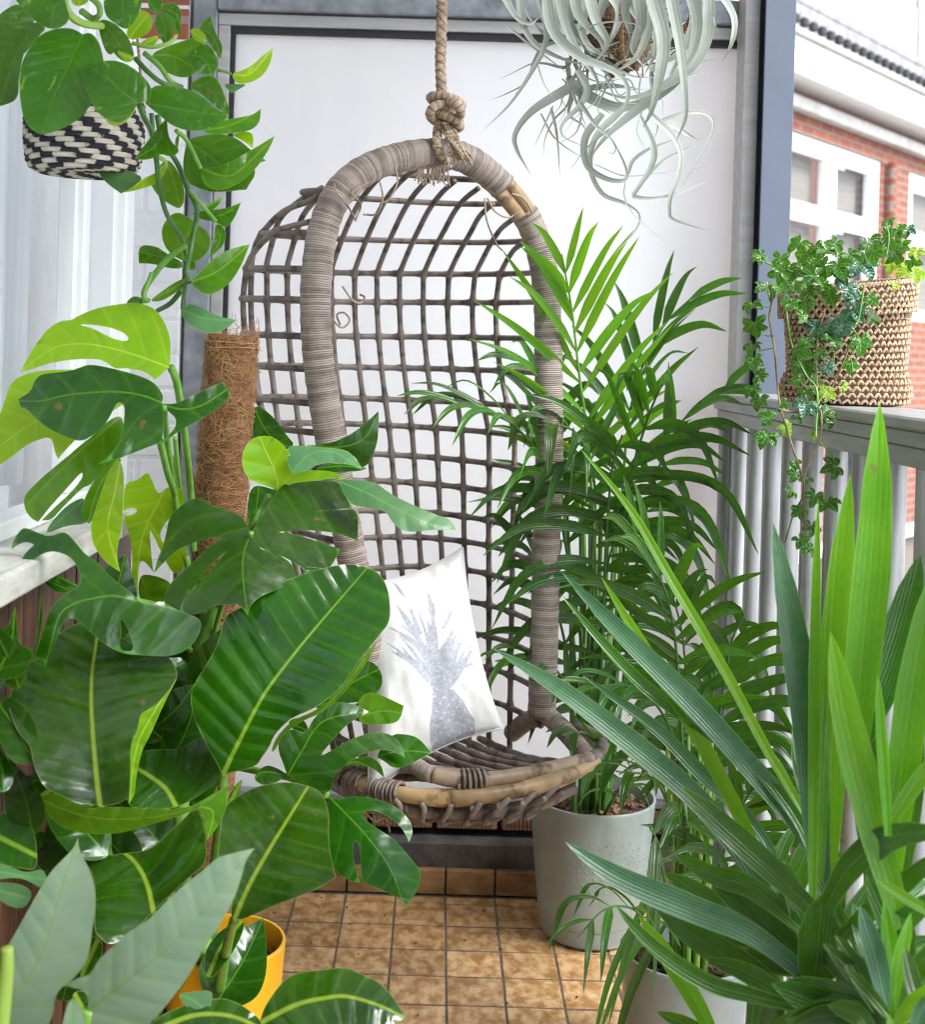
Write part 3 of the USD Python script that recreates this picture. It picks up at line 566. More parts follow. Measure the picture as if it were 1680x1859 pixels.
# ---- facade across the street: t runs along it, o outwards (towards the balcony)
FA, FD = np.array([2.475, 9.0, 0.0]), np.array([0.648, 0.761, 0.0])
FD = FD / np.linalg.norm(FD); FN = np.array([FD[1], -FD[0], 0.0])
def fpane(t0, t1, z0, z1, o):
    v = np.array([FA + FD * a + FN * o + [0, 0, z] for a, z in ((t0, z0), (t1, z0), (t1, z1), (t0, z1))])
    return v, np.array([[0, 1, 2, 3]])
def ftz(x, y):
    """where the ray through a pixel meets the facade: metres along it, height."""
    p = at(x, y, 1.0) - [0, 0, EYE_Z]; e = np.array([0, 0, EYE_Z])
    s = (FA - e) @ FN / (p @ FN); q = e + s * p
    return (q - FA) @ FD, q[2]
def fbox(t0, t1, z0, z1, o0, o1, ch=0.0):
    b = box(t0, t1, -max(o0, o1), -min(o0, o1), z0, z1, ch)
    v = b.vertices
    return trimesh.Trimesh(FA + v[:, :1] * FD - (v[:, 1:2]) * FN + np.outer(v[:, 2], [0, 0, 1]), b.faces, process=False)
fb = thing('brick_house', 'red brick house across the street with white windows and a white eaves band', 'house', FA + FD * 2 + [0, 0, -4.2])
Z = lambda y: ftz(1442, y)[1]
T_ = lambda x, y: ftz(x, y)[0]
zb, zsof = Z(131), Z(160)
zc1, zc0 = Z(181), Z(203)          # pale string course
# windows: list of (t0, t1, z0, z1) openings
wt0, wt1 = T_(1380, 300), T_(1600, 340)
wz1, wz0 = Z(238), Z(560)
w2a, w2b = T_(1650, 380), T_(1650, 380) + 2.2
pier = wt1
# wall built round the openings so that windows are real recesses
HT = zsof
strips = [(-9, wt0), (wt1, w2a), (w2b, 14)]
wall = [fbox(a, b, -4.2, HT, -0.3, 0.0) for a, b in strips]
for a, b in ((wt0, wt1), (w2a, w2b)):
    wall += [fbox(a, b, wz1, HT, -0.3, 0.0), fbox(a, b, wz0 - 0.75, wz0 - 0.0, -0.3, 0.0)]
    wall += [fbox(a, b, -4.2, -3.2, -0.3, 0.0), fbox(a, b, -0.2 - 0.0, wz0 - 0.7501, -0.3, 0.0)]
obj('wall', cat(wall), 'street_brick', fb)
for a, b in ((wt0, wt1), (w2a, w2b)):   # storey below
    wl = obj('window', cat([fbox(a, b, -3.2, -0.2, -0.16, -0.10), fbox(a, b, -0.32, -0.2, -0.10, -0.02), fbox(a, a + 0.12, -3.2, -0.32, -0.0999, -0.02), fbox(b - 0.12, b, -3.2, -0.32, -0.0999, -0.02), fbox((a + b) / 2 - .05, (a + b) / 2 + .05, -3.2, -0.32, -0.0999, -0.03)]), 'street_white', fb)
    obj('pane', fbox(a + 0.12, b - 0.12, -3.1, -0.35, -0.098, -0.095), 'street_blind', wl)
obj('string_course', fbox(-9, 14, zc0, zc1, 0.002, 0.10, 0.01), 'street_stone', fb)
def window(t0, t1, z0, z1, lights, zt=None):
    """white frame with the given lights: (t0, t1, z0, z1) glazed areas."""
    fr = [fbox(t0, t1, z1 - 0.11, z1, -0.06, -0.012, .008), fbox(t0, t1, z0, z0 + 0.09, -0.06, -0.012, .008)]
    xs = sorted({round(l[0], 4) for l in lights} | {round(l[1], 4) for l in lights})
    w = None
    from shapely.geometry import box as sb
    area = sb(t0, z0 + 0.091, t1, z1 - 0.111)
    for l in lights: area = area.difference(sb(l[0], l[2], l[1], l[3]))
    for g in getattr(area, 'geoms', [area]):
        e = trimesh.creation.extrude_polygon(g, 0.04, engine='earcut'); q = e.vertices
        fr.append(trimesh.Trimesh(FA + q[:, :1] * FD + (q[:, 2:3] - 0.056) * FN + np.outer(q[:, 1], [0, 0, 1]), e.faces, process=False))
    w = obj('window', cat(fr), 'street_white', fb)
    for l in lights:
        obj('pane', fpane(l[0], l[1], l[2], l[3], -0.045), 'window_glass', w)
        obj('blind', fbox(l[0] + .005, l[1] - .005, l[2] + .005, l[3] - .005, -0.12, -0.11), 'street_blind', w)
t = lambda x, y=310: T_(x, y)
za, zb2 = Z(272), Z(362)
zl = Z(398)
window(wt0, wt1, wz0, wz1, [(t(1400), t(1499), za, zb2), (t(1524), t(1581), za, zb2), (t(1400), t(1499), wz0 + .1, zl), (t(1524), t(1581), wz0 + .1, zl)])
window(w2a, w2b, wz0, wz1, [(w2a + .12, w2a + .9, za, zb2), (w2a + 1.05, w2b - .12, za, zb2), (w2a + .12, w2a + .9, wz0 + .1, zl), (w2a + 1.05, w2b - .12, wz0 + .1, zl)])
obj('rainwater_pipe', tube([FA + FD * (wt1 + 0.10) + FN * 0.05 + [0, 0, -4.2], FA + FD * (wt1 + 0.10) + FN * 0.05 + [0, 0, wz1]], 0.035, 10)[:2], 'street_brick', fb, True)
# eaves: white fascia box with soffit, lead-covered ledge with dentils, upper bay
EO = 0.24
zt_ = 3.02
def Zo(y, o):   # height of pixel row y at x=1442 when standing o metres in front of the facade
    p = at(1442, y, 1.0) - [0, 0, EYE_Z]; e = np.array([0, 0, EYE_Z])
    s = (FA + FN * o - e) @ FN / (p @ FN); return (e + s * p)[2]
f0, f1 = Zo(129, EO), Zo(60, EO)
obj('eaves_board', fbox(-9, 14, f0, f1, -0.3, EO, 0.01), 'street_white', fb)
obj('gutter', fbox(-9, 14, f1 + 0.001, f1 + 0.045, EO - 0.1, EO + 0.03, 0.01), 'street_stone', fb)
obj('lead_ledge', fbox(-9, 14, f1 + 0.046, f1 + 0.24, -0.3, EO - 0.05), 'street_lead', fb)
for k in range(70):
    q = -3.4 + k * 0.14
    obj('ledge_block', fbox(q, q + 0.07, f1 + 0.09, f1 + 0.15, EO - 0.049, EO - 0.01, 0.01), 'street_dark', fb)
obj('ledge_cap', fbox(-9, 14, f1 + 0.241, f1 + 0.30, -0.3, EO - 0.04, 0.01), 'street_lead', fb)
U = EO - 0.10
def tU(x, y=60):
    p = at(x, y, 1.0) - [0, 0, EYE_Z]; e = np.array([0, 0, EYE_Z])
    s = (FA + FN * U - e) @ FN / (p @ FN); return (e + s * p - FA) @ FD
ua, ub_ = tU(1444 - 30), tU(1662)
z2 = f1 + 0.301
obj('upper_wall', cat([fbox(-9, ua, z2, z2 + 3.6, -0.3, 0.05), fbox(ub_, 14, z2, z2 + 3.6, -0.3, 0.05), fbox(ua, ub_, z2 + 2.2, z2 + 3.6, -0.3, 0.05)]), 'street_brick', fb)
# bay with a white base and casements
uw = obj('window', cat([fbox(ua, ub_, z2, z2 + 0.50, -0.2, U, .01), fbox(ua + .02, ub_ - .02, z2 + 0.02, z2 + 0.40, U + .001, U + 0.02, .008), fbox(ua, ub_, z2 + 2.08, z2 + 2.2, -0.2, U),
                        *[fbox(q - 0.05, q + 0.05, z2 + 0.5001, z2 + 2.0799, U - 0.10, U - 0.005, .008) for q in (ua + .05, tU(1518), tU(1580), ub_ - .05)]]), 'street_white', fb)
obj('casement', cat([fbox(tU(1528), tU(1534), z2 + .505, z2 + 2.07, U - .08, U - .02), fbox(tU(1566), tU(1571), z2 + .505, z2 + 2.07, U - .08, U - .02), fbox(tU(1535), tU(1565), z2 + .505, z2 + .57, U - .08, U - .02)]), 'street_white', uw)
obj('pane', fpane(ua + .1, ub_ - .1, z2 + .505, z2 + 2.07, U - 0.11), 'window_glass', uw)
obj('blind', fbox(ua + .1, ub_ - .1, z2 + .505, z2 + 2.07, U - 0.25, U - 0.24), 'street_blind', uw)
obj('downpipe', tube([FA + FD * (ub_ + 0.15) + FN * 0.12 + [0, 0, z2], FA + FD * (ub_ + 0.15) + FN * 0.12 + [0, 0, z2 + 3.5]], 0.045, 12)[:2], 'street_stone', fb, True)
obj('roof', fbox(-9, 14, z2 + 3.6, z2 + 3.9, -6, 0.4), 'street_lead', fb)
obj('rear_wall', fbox(-9, 14, -4.2, z2 + 3.59, -6, -5.9), 'street_brick', fb)
# ================================================================== SWING CHAIR
RX = np.array([math.cos(math.radians(28)), math.sin(math.radians(28)), 0])       # across the opening, left to right
RN = np.array([-RX[1], RX[0], 0])                                                # backwards into the basket
ring_px = [(705, 1425), (683, 1300), (670, 1200), (655, 1100), (637, 1000), (618, 900), (601, 800), (586, 710), (577, 640), (573, 560), (575, 500), (584, 430), (604, 370), (634, 331), (682, 300), (744, 283), (800, 279),
           (845, 288), (890, 318), (930, 358), (960, 400), (979, 450), (989, 500), (994, 560), (996, 650), (998, 800), (996, 900), (992, 1000), (990, 1100), (987, 1200), (984, 1300)]
def ring_depth(x): return 2.16 + (np.asarray(x, float) - 800) / FPX * 2.16 * math.tan(math.radians(28)) * 1.0
ring = np.array([at(x, y, ring_depth(x)) for x, y in ring_px])
ch = thing('swing_chair', 'egg-shaped rattan swing chair with open lattice back hanging from a rope', 'swing chair', ring[16])
rp = spline(ring, 260)
rr = np.full(260, 0.0250)
ss = np.linspace(0, 1, 260)
rr = rr + 0.0012 * (meshkit.fbm(np.stack([ss * 40, ss * 0, ss * 0], 1), 3, 3) - 0.5) * 2
kr = cKDTree(rp)
i0, i1 = int(kr.query(at(910, 338, ring_depth(910)))[1]), int(kr.query(at(950, 388, ring_depth(950)))[1])
wrap_r = rr + 0.0007 * np.sin(np.arange(260) * 2.3)
v, f, lf = tube(rp[:i0 + 1], wrap_r[:i0 + 1], 20); obj('frame_hoop', (v, f), 'wrap_cane', ch, True, lf)
for e in (-0.0125, 0.0105):
    tt_, na_, nb_ = frames(rp[i0 - 6:i1 + 7]); sd_ = np.cross(tt_, RN); sd_ /= np.linalg.norm(sd_, axis=1, keepdims=True)
    v, f, lf = tube(rp[i0 - 6:i1 + 7] + sd_ * e, 0.0125, 12); obj('frame_hoop', (v, f), 'bare_cane', ch, True, lf, label='bare honey-coloured cane of the hoop where the wrapping is lost')
v, f, lf = tube(rp[i1:], wrap_r[i1:] * 0.98, 20); obj('frame_hoop', (v, f), 'wrap_cane', ch, True, lf)
# left and right side of the hoop by height
hz = rp[:, 2]; top = int(np.argmax(hz))
Lz, Lp = hz[:top + 1], rp[:top + 1]
Rz, Rp = hz[top:][::-1], rp[top:][::-1]
zmin, zmax = 0.37, hz.max() - 0.006
def LR(z):
    l = np.array([np.interp(z, np.maximum.accumulate(Lz), Lp[:, k]) for k in range(3)]); r = np.array([np.interp(z, np.maximum.accumulate(Rz), Rp[:, k]) for k in range(3)])
    l[2] = r[2] = z
    return l, r
def bmax(z):
    u = max(0.0, (zmax - z) / (zmax - zmin))
    return (0.34 * min(1.0, (u / 0.17)) ** 0.5 if u < 0.17 else 0.34) - 0.10 * max(0.0, u - 0.25)
def surf(a, z):
    """basket surface: a metres across from the hoop's middle line, height z."""
    l, r = LR(z); w = np.linalg.norm((r - l)[:2]) / 2; m = (l + r) / 2
    q = np.clip(a / max(w, 1e-6), -1, 1)
    b = bmax(z) * (1 - abs(q) ** 2.6) ** (1 / 2.6); bb_ = max(bmax(z), 1e-6); fade_ = min(1, max(0, (zmax - z) / 0.10))
    return m + RX * (q * w * (1.0 + (0.40 if q < 0 else 0.15) * min(1, b / 0.20) ** 0.8 * (1 - 0.75 * min(1, b / bb_) ** 6) * fade_)) + RN * b
rod_r = 0.0054
def knots(p, at_pts, r):
    """rod thickness swelling where canes are bound."""
    rad = np.full(len(p), r)
    if len(at_pts):
        d, _ = cKDTree(np.asarray(at_pts)).query(p)
        rad = rad * (1 + 0.42 * np.exp(-(d / 0.008) ** 2))
    return rad
z_rows = [zmax - 0.075 - 0.057 * k for k in range(17)]
z_rows = [z for z in z_rows if zmin + 0.02 < z]
top_rows = [zmax - 0.028]
row_paths = []
for z in top_rows + z_rows:
    l, r = LR(z); w = np.linalg.norm((r - l)[:2]) / 2
    qs = np.sin(np.linspace(-math.pi / 2, math.pi / 2, 60))
    wig = 0.003 * rng.normal(size=3)
    p = np.array([surf(q * w, z) for q in qs]); p[:, 2] += 0.010 * np.sin(np.linspace(0, 3, 60) + z * 9) + wig[0] + 0.018 * np.abs(qs) ** 3 * 0 + 0.03 * (p - (l + r) / 2) @ RN
    row_paths.append(p)
wl, wr_ = LR(0.95); W0 = np.linalg.norm((wr_ - wl)[:2]) / 2
cols = []
phis = np.linspace(-1, 1, 15)[1:-1]
for ph in phis:
    a0 = np.sign(ph) * (1 - (1 - abs(ph)) ** 1.55) * W0 * 1.0
    pts = []
    for z in np.linspace(zmin - 0.03, zmax, 90):
        l, r = LR(z); w = np.linalg.norm((r - l)[:2]) / 2
        fade = min(1.0, max(0.0, (zmax - z) / (zmax - 0.95))) if z > 0.95 else 1.0
        wn_ = w if z < 0.95 else W0
        a = a0 / W0 * (w if z < 0.95 else W0)
        if abs(a) > w: break
        pts.append(surf(a, z))
    # follow the hoop forward at the top so the cane ends on it
    l, r = LR(z)
    cols.append(spline(np.array(pts), 100))
allrow = np.vstack([spline(p, 240) for p in row_paths])
allcol = np.vstack([spline(p, 300) for p in cols])
tr_, tc_ = cKDTree(allrow), cKDTree(allcol)
for p in row_paths:
    p = spline(p, 150); d, _ = tc_.query(p); kn = p[d < 0.0045]
    r = knots(p, kn, rod_r)
    v, f, lf = tube(p, r, 8); obj('lattice_row', (v, f), 'grey_cane', ch, True, lf)
for p in cols:
    d, i = tr_.query(p); kn = p[d < 0.0045]
    v, f, lf = tube(p - RN * 0.004, knots(p, kn, rod_r) * 0.95, 8); obj('lattice_upright', (v, f), 'grey_cane', ch, True, lf)
# second hoop behind the first, seen along the left flank
for off, q in ((0.10, 0.9),):
    pass
# seat: two front canes, rim, lattice floor, hanging edge weave
front1 = pathpx([(655, 1395, 2.13), (742, 1388, 2.04), (775, 1402, 2.00), (820, 1414, 1.985), (880, 1416, 1.99), (960, 1405, 2.02), (1030, 1388, 2.08), (1082, 1372, 2.15), (1090, 1345, 2.22), (1050, 1320, 2.30)], 120)
v, f, lf = tube(front1[:34], 0.0135, 14); obj('front_cane', (v, f), 'wrap_cane', ch, True, lf)
v, f, lf = tube(front1[33:88], 0.0125, 14); obj('front_cane', (v, f), 'worn_cane', ch, True, lf)
v, f, lf = tube(front1[87:], 0.0120, 14); obj('front_cane', (v, f), 'grey_cane', ch, True, lf)
front2 = pathpx([(560, 1370, 2.26), (612, 1405, 2.16), (660, 1424, 2.06), (720, 1440, 2.0), (800, 1448, 1.975), (880, 1444, 1.975), (960, 1430, 2.0), (1030, 1408, 2.06), (1080, 1382, 2.14)], 140)
v, f, lf = tube(front2, 0.0130 + 0.0012 * np.sin(np.linspace(0, 25, 140)), 14); obj('front_cane', (v, f), 'bare_cane', ch, True, lf, label='honey-coloured lower front cane of the seat')
front3 = pathpx([(600, 1420, 2.15), (660, 1450, 2.06), (740, 1470, 2.0), (830, 1476, 1.985), (920, 1470, 2.0), (990, 1455, 2.05), (1040, 1430, 2.1)], 100)
v, f, lf = tube(front3, 0.0105, 10); obj('under_rim', (v, f), 'grey_cane', ch, True, lf)
# bindings round the front canes
for i0, pth, R, nn in ((0.36, front2, 0.0170, 9), (0.26, front2, 0.0165, 7), (0.18, front2, 0.0165, 5), (0.335, front1, 0.0160, 5)):
    k0 = int(i0 * len(pth)); tt, aa, bb = frames(pth)
    th = np.linspace(0, 2 * np.pi * nn, nn * 26)
    idx = k0 + th / (2 * np.pi) * 1.35
    c = np.array([np.interp(idx, np.arange(len(pth)), pth[:, j]) for j in range(3)]).T
    A = np.array([np.interp(idx, np.arange(len(pth)), aa[:, j]) for j in range(3)]).T; B = np.array([np.interp(idx, np.arange(len(pth)), bb[:, j]) for j in range(3)]).T
    p = c + R * (np.cos(th)[:, None] * A + np.sin(th)[:, None] * B)
    v, f, lf = tube(p, 0.0030, 8); obj('binding', (v, f), 'grey_cane', ch, True, lf)
# looped weave that hangs under the front edge
for k in range(9):
    u = 0.30 + k * 0.066; a = front2[int(u * 139)]; b = front3[min(99, int((u - 0.05) * 99))]; c = front3[min(99, int((u + 0.03) * 99))]
    p = spline(np.array([a + [0, -0.016, -0.004], (a + b) / 2 + [0.004, -0.022, 0], b + [0, -0.013, -0.010], b + [0.012, 0.004, -0.014], c + [0.0, -0.012, 0.002], (a + c) / 2 + [0.02, -0.02, 0.004]]), 40)
    v, f, lf = tube(p, 0.0048, 7); obj('edge_weave', (v, f), 'grey_cane', ch, True, lf)
# seat floor lattice
seatz = at(900, 1388, 2.1)[2]
Lb, Rb = LR(0.37)
for k in range(7):
    u = k / 6
    bk = surf(0, 0.37)
    p0 = Lb + (front1[20] - Lb) * u + [0, 0, 0.0]; p1 = Rb + (front1[86] - Rb) * u
    mid_ = (p0 + p1) / 2 + RN * (0.17 * (1 - u) - 0.02) + [0, 0, -0.02]
    p = spline(np.array([p0, (p0 + mid_) / 2 + RN * 0.03 * (1 - u), mid_, (p1 + mid_) / 2 + RN * 0.03 * (1 - u), p1]), 60)
    v, f, lf = tube(p, 0.0065, 8); obj('seat_cane', (v, f), 'grey_cane', ch, True, lf)
for k in range(9):
    u = (k + 0.6) / 9.3
    a = surf((u * 2 - 1) * 0.14, 0.372); b = front1[int(30 + u * 56)]
    p = spline(np.array([a, (a + b) / 2 + [0, 0, -0.014], b + [0, 0, -0.004]]), 40)
    v, f, lf = tube(p, 0.006 * (1 + 0.25 * np.abs(np.sin(np.linspace(0, 6 * np.pi, 40)))), 8); obj('seat_cane', (v, f), 'grey_cane', ch, True, lf)
# side braces from the hoop to the front canes (right side)
for a, b in (((985, 1290, 2.26), (1075, 1385, 2.14)), ((984, 1300, 2.27), (930, 1330, 2.38))):
    v, f, lf = tube(pathpx([a, ((a[0] + b[0]) / 2, (a[1] + b[1]) / 2 - 6, (a[2] + b[2]) / 2), b], 30), 0.017, 12); obj('seat_arm', (v, f), 'wrap_cane', ch, True, lf)
# loose tails of cane
for pts in ([(668, 332), (640, 350), (655, 372), (645, 402)], [(606, 333), (612, 350), (630, 372), (646, 400)], [(690, 330), (695, 360), (684, 388), (660, 390)], [(718, 305), (722, 330), (708, 360), (690, 372)],
            [(622, 520), (640, 545), (655, 550), (662, 540), (654, 535)], [(600, 575), (620, 595), (635, 582), (625, 568), (612, 572), (618, 590)], [(885, 360), (900, 385), (925, 395), (945, 380)], [(930, 352), (950, 360), (966, 385), (958, 392)],
            [(880, 360), (884, 400), (900, 440), (912, 455)], [(660, 1470), (680, 1490), (700, 1485), (708, 1510)]):
    x = np.array(pts, float)
    p = spline(at(x[:, 0], x[:, 1], ring_depth(x[:, 0]) - 0.035), 40)
    v, f, lf = tube(p, 0.0017, 6); obj('cane_tail', (v, f), 'worn_cane', ch, True, lf)
# fringe of split cane under the apex
for k in range(22):
    x = 758 + k * 2.6; p = pathpx([(x, 300, 2.135), (x + rng.normal(0, 2), 318, 2.125), (x + rng.normal(0, 5), 328 + rng.uniform(0, 12), 2.12)], 8)
    v, f, lf = tube(p, 0.0013, 5); obj('fringe_strand', (v, f), 'worn_cane', ch, True, lf)

# ------------------------------------------------------------------ rope
ro = thing('hanging_rope', 'twisted brown rope with a big knot holding up the swing chair', 'rope', at(805, 180, 2.14))
def twisted(axis, R, r, turns, name, parent, m='rope_fibre', strands=3, n=300):
    a = spline(axis, n); tt, nn, bb = frames(a); th = np.linspace(0, 2 * np.pi * turns, n)
    for s in range(strands):
        q = th + s * 2 * np.pi / strands
        v, f, lf = tube(a + R * (np.cos(q)[:, None] * nn + np.sin(q)[:, None] * bb), r, 8); obj(name, (v, f), m, parent, True, lf)
twisted(pathpx([(801, -840, 2.14), (803, -40, 2.14), (800, 100, 2.14), (803, 185, 2.14)], 40), 0.0046, 0.0053, 26, 'rope_strand', ro)
kc = np.array([808, 203.0])
for k, (rx, ry, dx, dy, dz, ph) in enumerate([(27, 13, 0, -20, 0, 0.2), (30, 15, 2, -4, 0.002, -0.25), (28, 14, -1, 12, 0, 0.3), (17, 24, 14, -2, -0.016, 0.9), (16, 24, -12, 2, -0.014, -0.8), (22, 12, 8, 18, -0.006, 0.5)]):
    th = np.linspace(0, 2 * np.pi, 40)
    X = rx * np.cos(th); Y = ry * np.sin(th) * 0.55
    p = at(kc[0] + dx + X * math.cos(ph) - Y * math.sin(ph), kc[1] + dy + X * math.sin(ph) + Y * math.cos(ph), 2.14 + dz + 0.018 * np.sin(th))
    v, f, lf = tube(p, 0.0078, 9); obj('knot_turn', (v, f), 'rope_fibre', ro, True, lf)
kv = trimesh.creation.icosphere(3, 1.0); q = kv.vertices * [0.021, 0.02, 0.026] * (1 + 0.25 * (meshkit.fbm(kv.vertices * 3, 3, 5) - 0.5)[:, None]) + at(807, 203, 2.145)
obj('knot_core', trimesh.Trimesh(q, kv.faces, process=False), 'rope_fibre', ro, True, np.zeros((len(q), 3)))
for k in range(34):
    x = rng.normal(0, 5); e = rng.normal(0, 9)
    p = pathpx([(808 + x, 222, 2.125 + rng.normal(0, .006)), (820 + x * 1.2, 248, 2.118), (833 + e * .8, 272, 2.112 + rng.normal(0, .005)), (846 + e, 290 + rng.normal(0, 6), 2.11)], 14)
    v, f, lf = tube(p, 0.0019, 6); obj('tail_strand', (v, f), 'rope_fibre', ro, True, lf)
twisted(pathpx([(802, 215, 2.14), (795, 240, 2.13), (797, 275, 2.125), (815, 300, 2.16)], 20), 0.004, 0.005, 3, 'rope_strand', ro, n=60)

# ------------------------------------------------------------------ cushion
cu_n = np.array([[640, 1058], [840, 994], [912, 1322], [668, 1446]], float)     # top-left, top-right, bottom-right, bottom-left
cdep = np.array([2.18, 2.25, 2.10, 2.02])
cn = at(cu_n[:, 0], cu_n[:, 1], cdep)
def cushion(u, v_, side):
    """u, v in 0..1 -> points; side -1 faces the viewer."""
    u, v_ = np.atleast_1d(np.asarray(u, float)), np.atleast_1d(np.asarray(v_, float))
    uu = u + 0.055 * np.sign(0.5 - u) * 4 * v_ * (1 - v_) * (2 * np.abs(u - 0.5)) ** 3
    vv = v_ + 0.055 * np.sign(0.5 - v_) * 4 * u * (1 - u) * (2 * np.abs(v_ - 0.5)) ** 3
    a, b = uu[:, None], vv[:, None]
    p = cn[0] * (1 - a) * (1 - b) + cn[1] * a * (1 - b) + cn[2] * a * b + cn[3] * (1 - a) * b
    n_ = np.cross(cn[1] - cn[0], cn[3] - cn[0]); n_ /= np.linalg.norm(n_)
    if n_[1] > 0: n_ = -n_
    e = np.minimum(1 - np.abs(2 * u - 1), 1 - np.abs(2 * v_ - 1))
    th = 0.074 * ((1 - np.abs(2 * u - 1) ** 3) * (1 - np.abs(2 * v_ - 1) ** 3)) ** 0.6
    ang = np.arctan2(v_ - 0.5, u - 0.5); rad = np.hypot(u - .5, v_ - .5)
    wr = 0.024 * (meshkit.fbm(np.stack([u * 4, v_ * 3, 0 * u + 2.0], 1), 3, 4) - 0.5) + 0.002 * np.sin(ang * 17 + 5 * rad) * np.clip(rad * 2 - 0.35, 0, 1)
    return p + n_ * (-side) * (th + wr * np.clip(e * 7, 0, 1))[:, None]
N = 110
g = np.linspace(0, 1, N)
UU, WW = np.meshgrid(g, g)
fv, bv = cushion(UU.ravel(), WW.ravel(), -1), cushion(UU.ravel(), WW.ravel(), 1)
q = np.array([[a * N + b, (a + 1) * N + b, (a + 1) * N + b + 1, a * N + b + 1] for a in range(N - 1) for b in range(N - 1)])
cu = thing('cushion', 'white linen cushion with a grey pineapple print sitting in the swing chair', 'cushion', cn.mean(0))
cv = np.vstack([fv, bv]); cf = np.vstack([q, q[:, ::-1] + N * N])
# the print: where the pixel image of the flat cloth lies inside these outlines
a_, b_ = UU.ravel()[:, None], WW.ravel()[:, None]
flat = cu_n[0] * (1 - a_) * (1 - b_) + cu_n[1] * a_ * (1 - b_) + cu_n[2] * a_ * b_ + cu_n[3] * (1 - a_) * b_
leaves_ = [[(640, 0), (700, 40), (760, 150), (780, 210), (730, 200), (660, 130), (620, 120), (700, 160), (740, 230), (690, 210), (640, 190), (720, 250), (760, 300), (800, 250), (830, 160), (790, 60), (770, -30)],
           [(770, 300), (800, 200), (850, 130), (890, 30), (880, 10), (830, 60), (800, 120), (770, 200)],
           [(790, 300), (850, 220), (900, 150), (895, 130), (840, 180)], [(800, 320), (860, 260), (905, 190), (900, 175), (850, 215)], [(800, 330), (870, 280), (920, 230), (910, 215), (850, 250)],
           [(640, 60), (690, 110), (740, 190), (720, 60), (680, 0), (640, -30)],
           [(700, 20), (760, 120), (800, 90), (790, -20), (770, -120), (750, -200), (735, -120), (730, -30)], [(780, 60), (830, 20), (860, -60), (850, -90), (810, -30)], [(690, 30), (640, -90), (590, -170), (600, -130), (640, -40)],
           [(740, -230), (755, -190), (775, -110), (765, -60), (742, -120)], [(585, -330), (620, -250), (640, -180), (610, -230)], [(800, -20), (850, -120), (860, -110), (825, -30)], [(690, 10), (650, -130), (665, -130), (715, 0)]]
body = [(760, 270), (800, 250), (860, 255), (910, 300), (950, 350), (985, 380), (1000, 430), (995, 480), (960, 520), (900, 545), (850, 555), (800, 545), (770, 500), (755, 430), (760, 350)]
mask = np.zeros(len(flat))
def soft(poly):
    P_ = Polygon(un('K', poly)).buffer(0)
    d = shapely.distance(P_.boundary, shapely.points(flat)); ins = shapely.contains_xy(P_, flat[:, 0], flat[:, 1])
    return np.clip(0.5 + np.where(ins, d, -d) / 3.0, 0, 1)
rk = np.random.default_rng(12)
base_ = np.array([790., 275.]); leaves_ = leaves_[-5:]
for k in range(34):
    a_ = math.radians(rk.uniform(-142, -38)) ; l_ = rk.uniform(110, 330) * (1.35 if abs(a_ + math.pi / 2) < 0.35 else 1.0); w_ = rk.uniform(11, 20)
    b_ = base_ + [rk.uniform(-42, 42), rk.uniform(-60, 10) - (70 if k % 2 else 0)]; dv = np.array([math.cos(a_), math.sin(a_)]); nv = np.array([-dv[1], dv[0]]) ; bend_ = rk.normal(0, 0.13) * l_
    f_ = lambda u, h: tuple(b_ + dv * l_ * u + nv * (h * w_ + bend_ * u * u))
    leaves_.append([f_(0, -.7), f_(.25, -1), f_(.6, -.6), f_(1, 0), f_(.6, .6), f_(.25, 1), f_(0, .7)])
for L_ in leaves_: mask = np.maximum(mask, soft(L_))
bm = soft(body)
for r in range(8):
    for c in range(6):
        x = 772 + c * 42 + (21 if r % 2 else 0) + r * 5; y = 290 + r * 35 + c * 8
        bm = bm * (1 - 0.6 * soft([(x - 13, y + 12), (x - 8, y - 5), (x, y - 14), (x + 9, y - 6), (x + 14, y + 11), (x + 4, y + 3), (x - 4, y + 3)]))
mask = np.maximum(mask, bm)
mask = mask * np.clip(0.7 + 1.4 * meshkit.fbm(np.stack([flat[:, 0] / 9, flat[:, 1] / 9, flat[:, 0] * 0], 1), 3, 8), 0, 1)
lfm = np.zeros((2 * N * N, 3)); lfm[:N * N, 0] = mask
obj('cover', (cv, cf), 'linen', cu, True, lfm)
loop = np.vstack([cushion(g, 0 * g, -1), cushion(0 * g + 1, g, -1)[1:], cushion(g[::-1], 0 * g + 1, -1)[1:], cushion(0 * g, g[::-1], -1)[1:]])
v, f, lf = tube(loop, 0.0022, 6); obj('piping', (v, f), 'linen', cu, True, lf * 0)
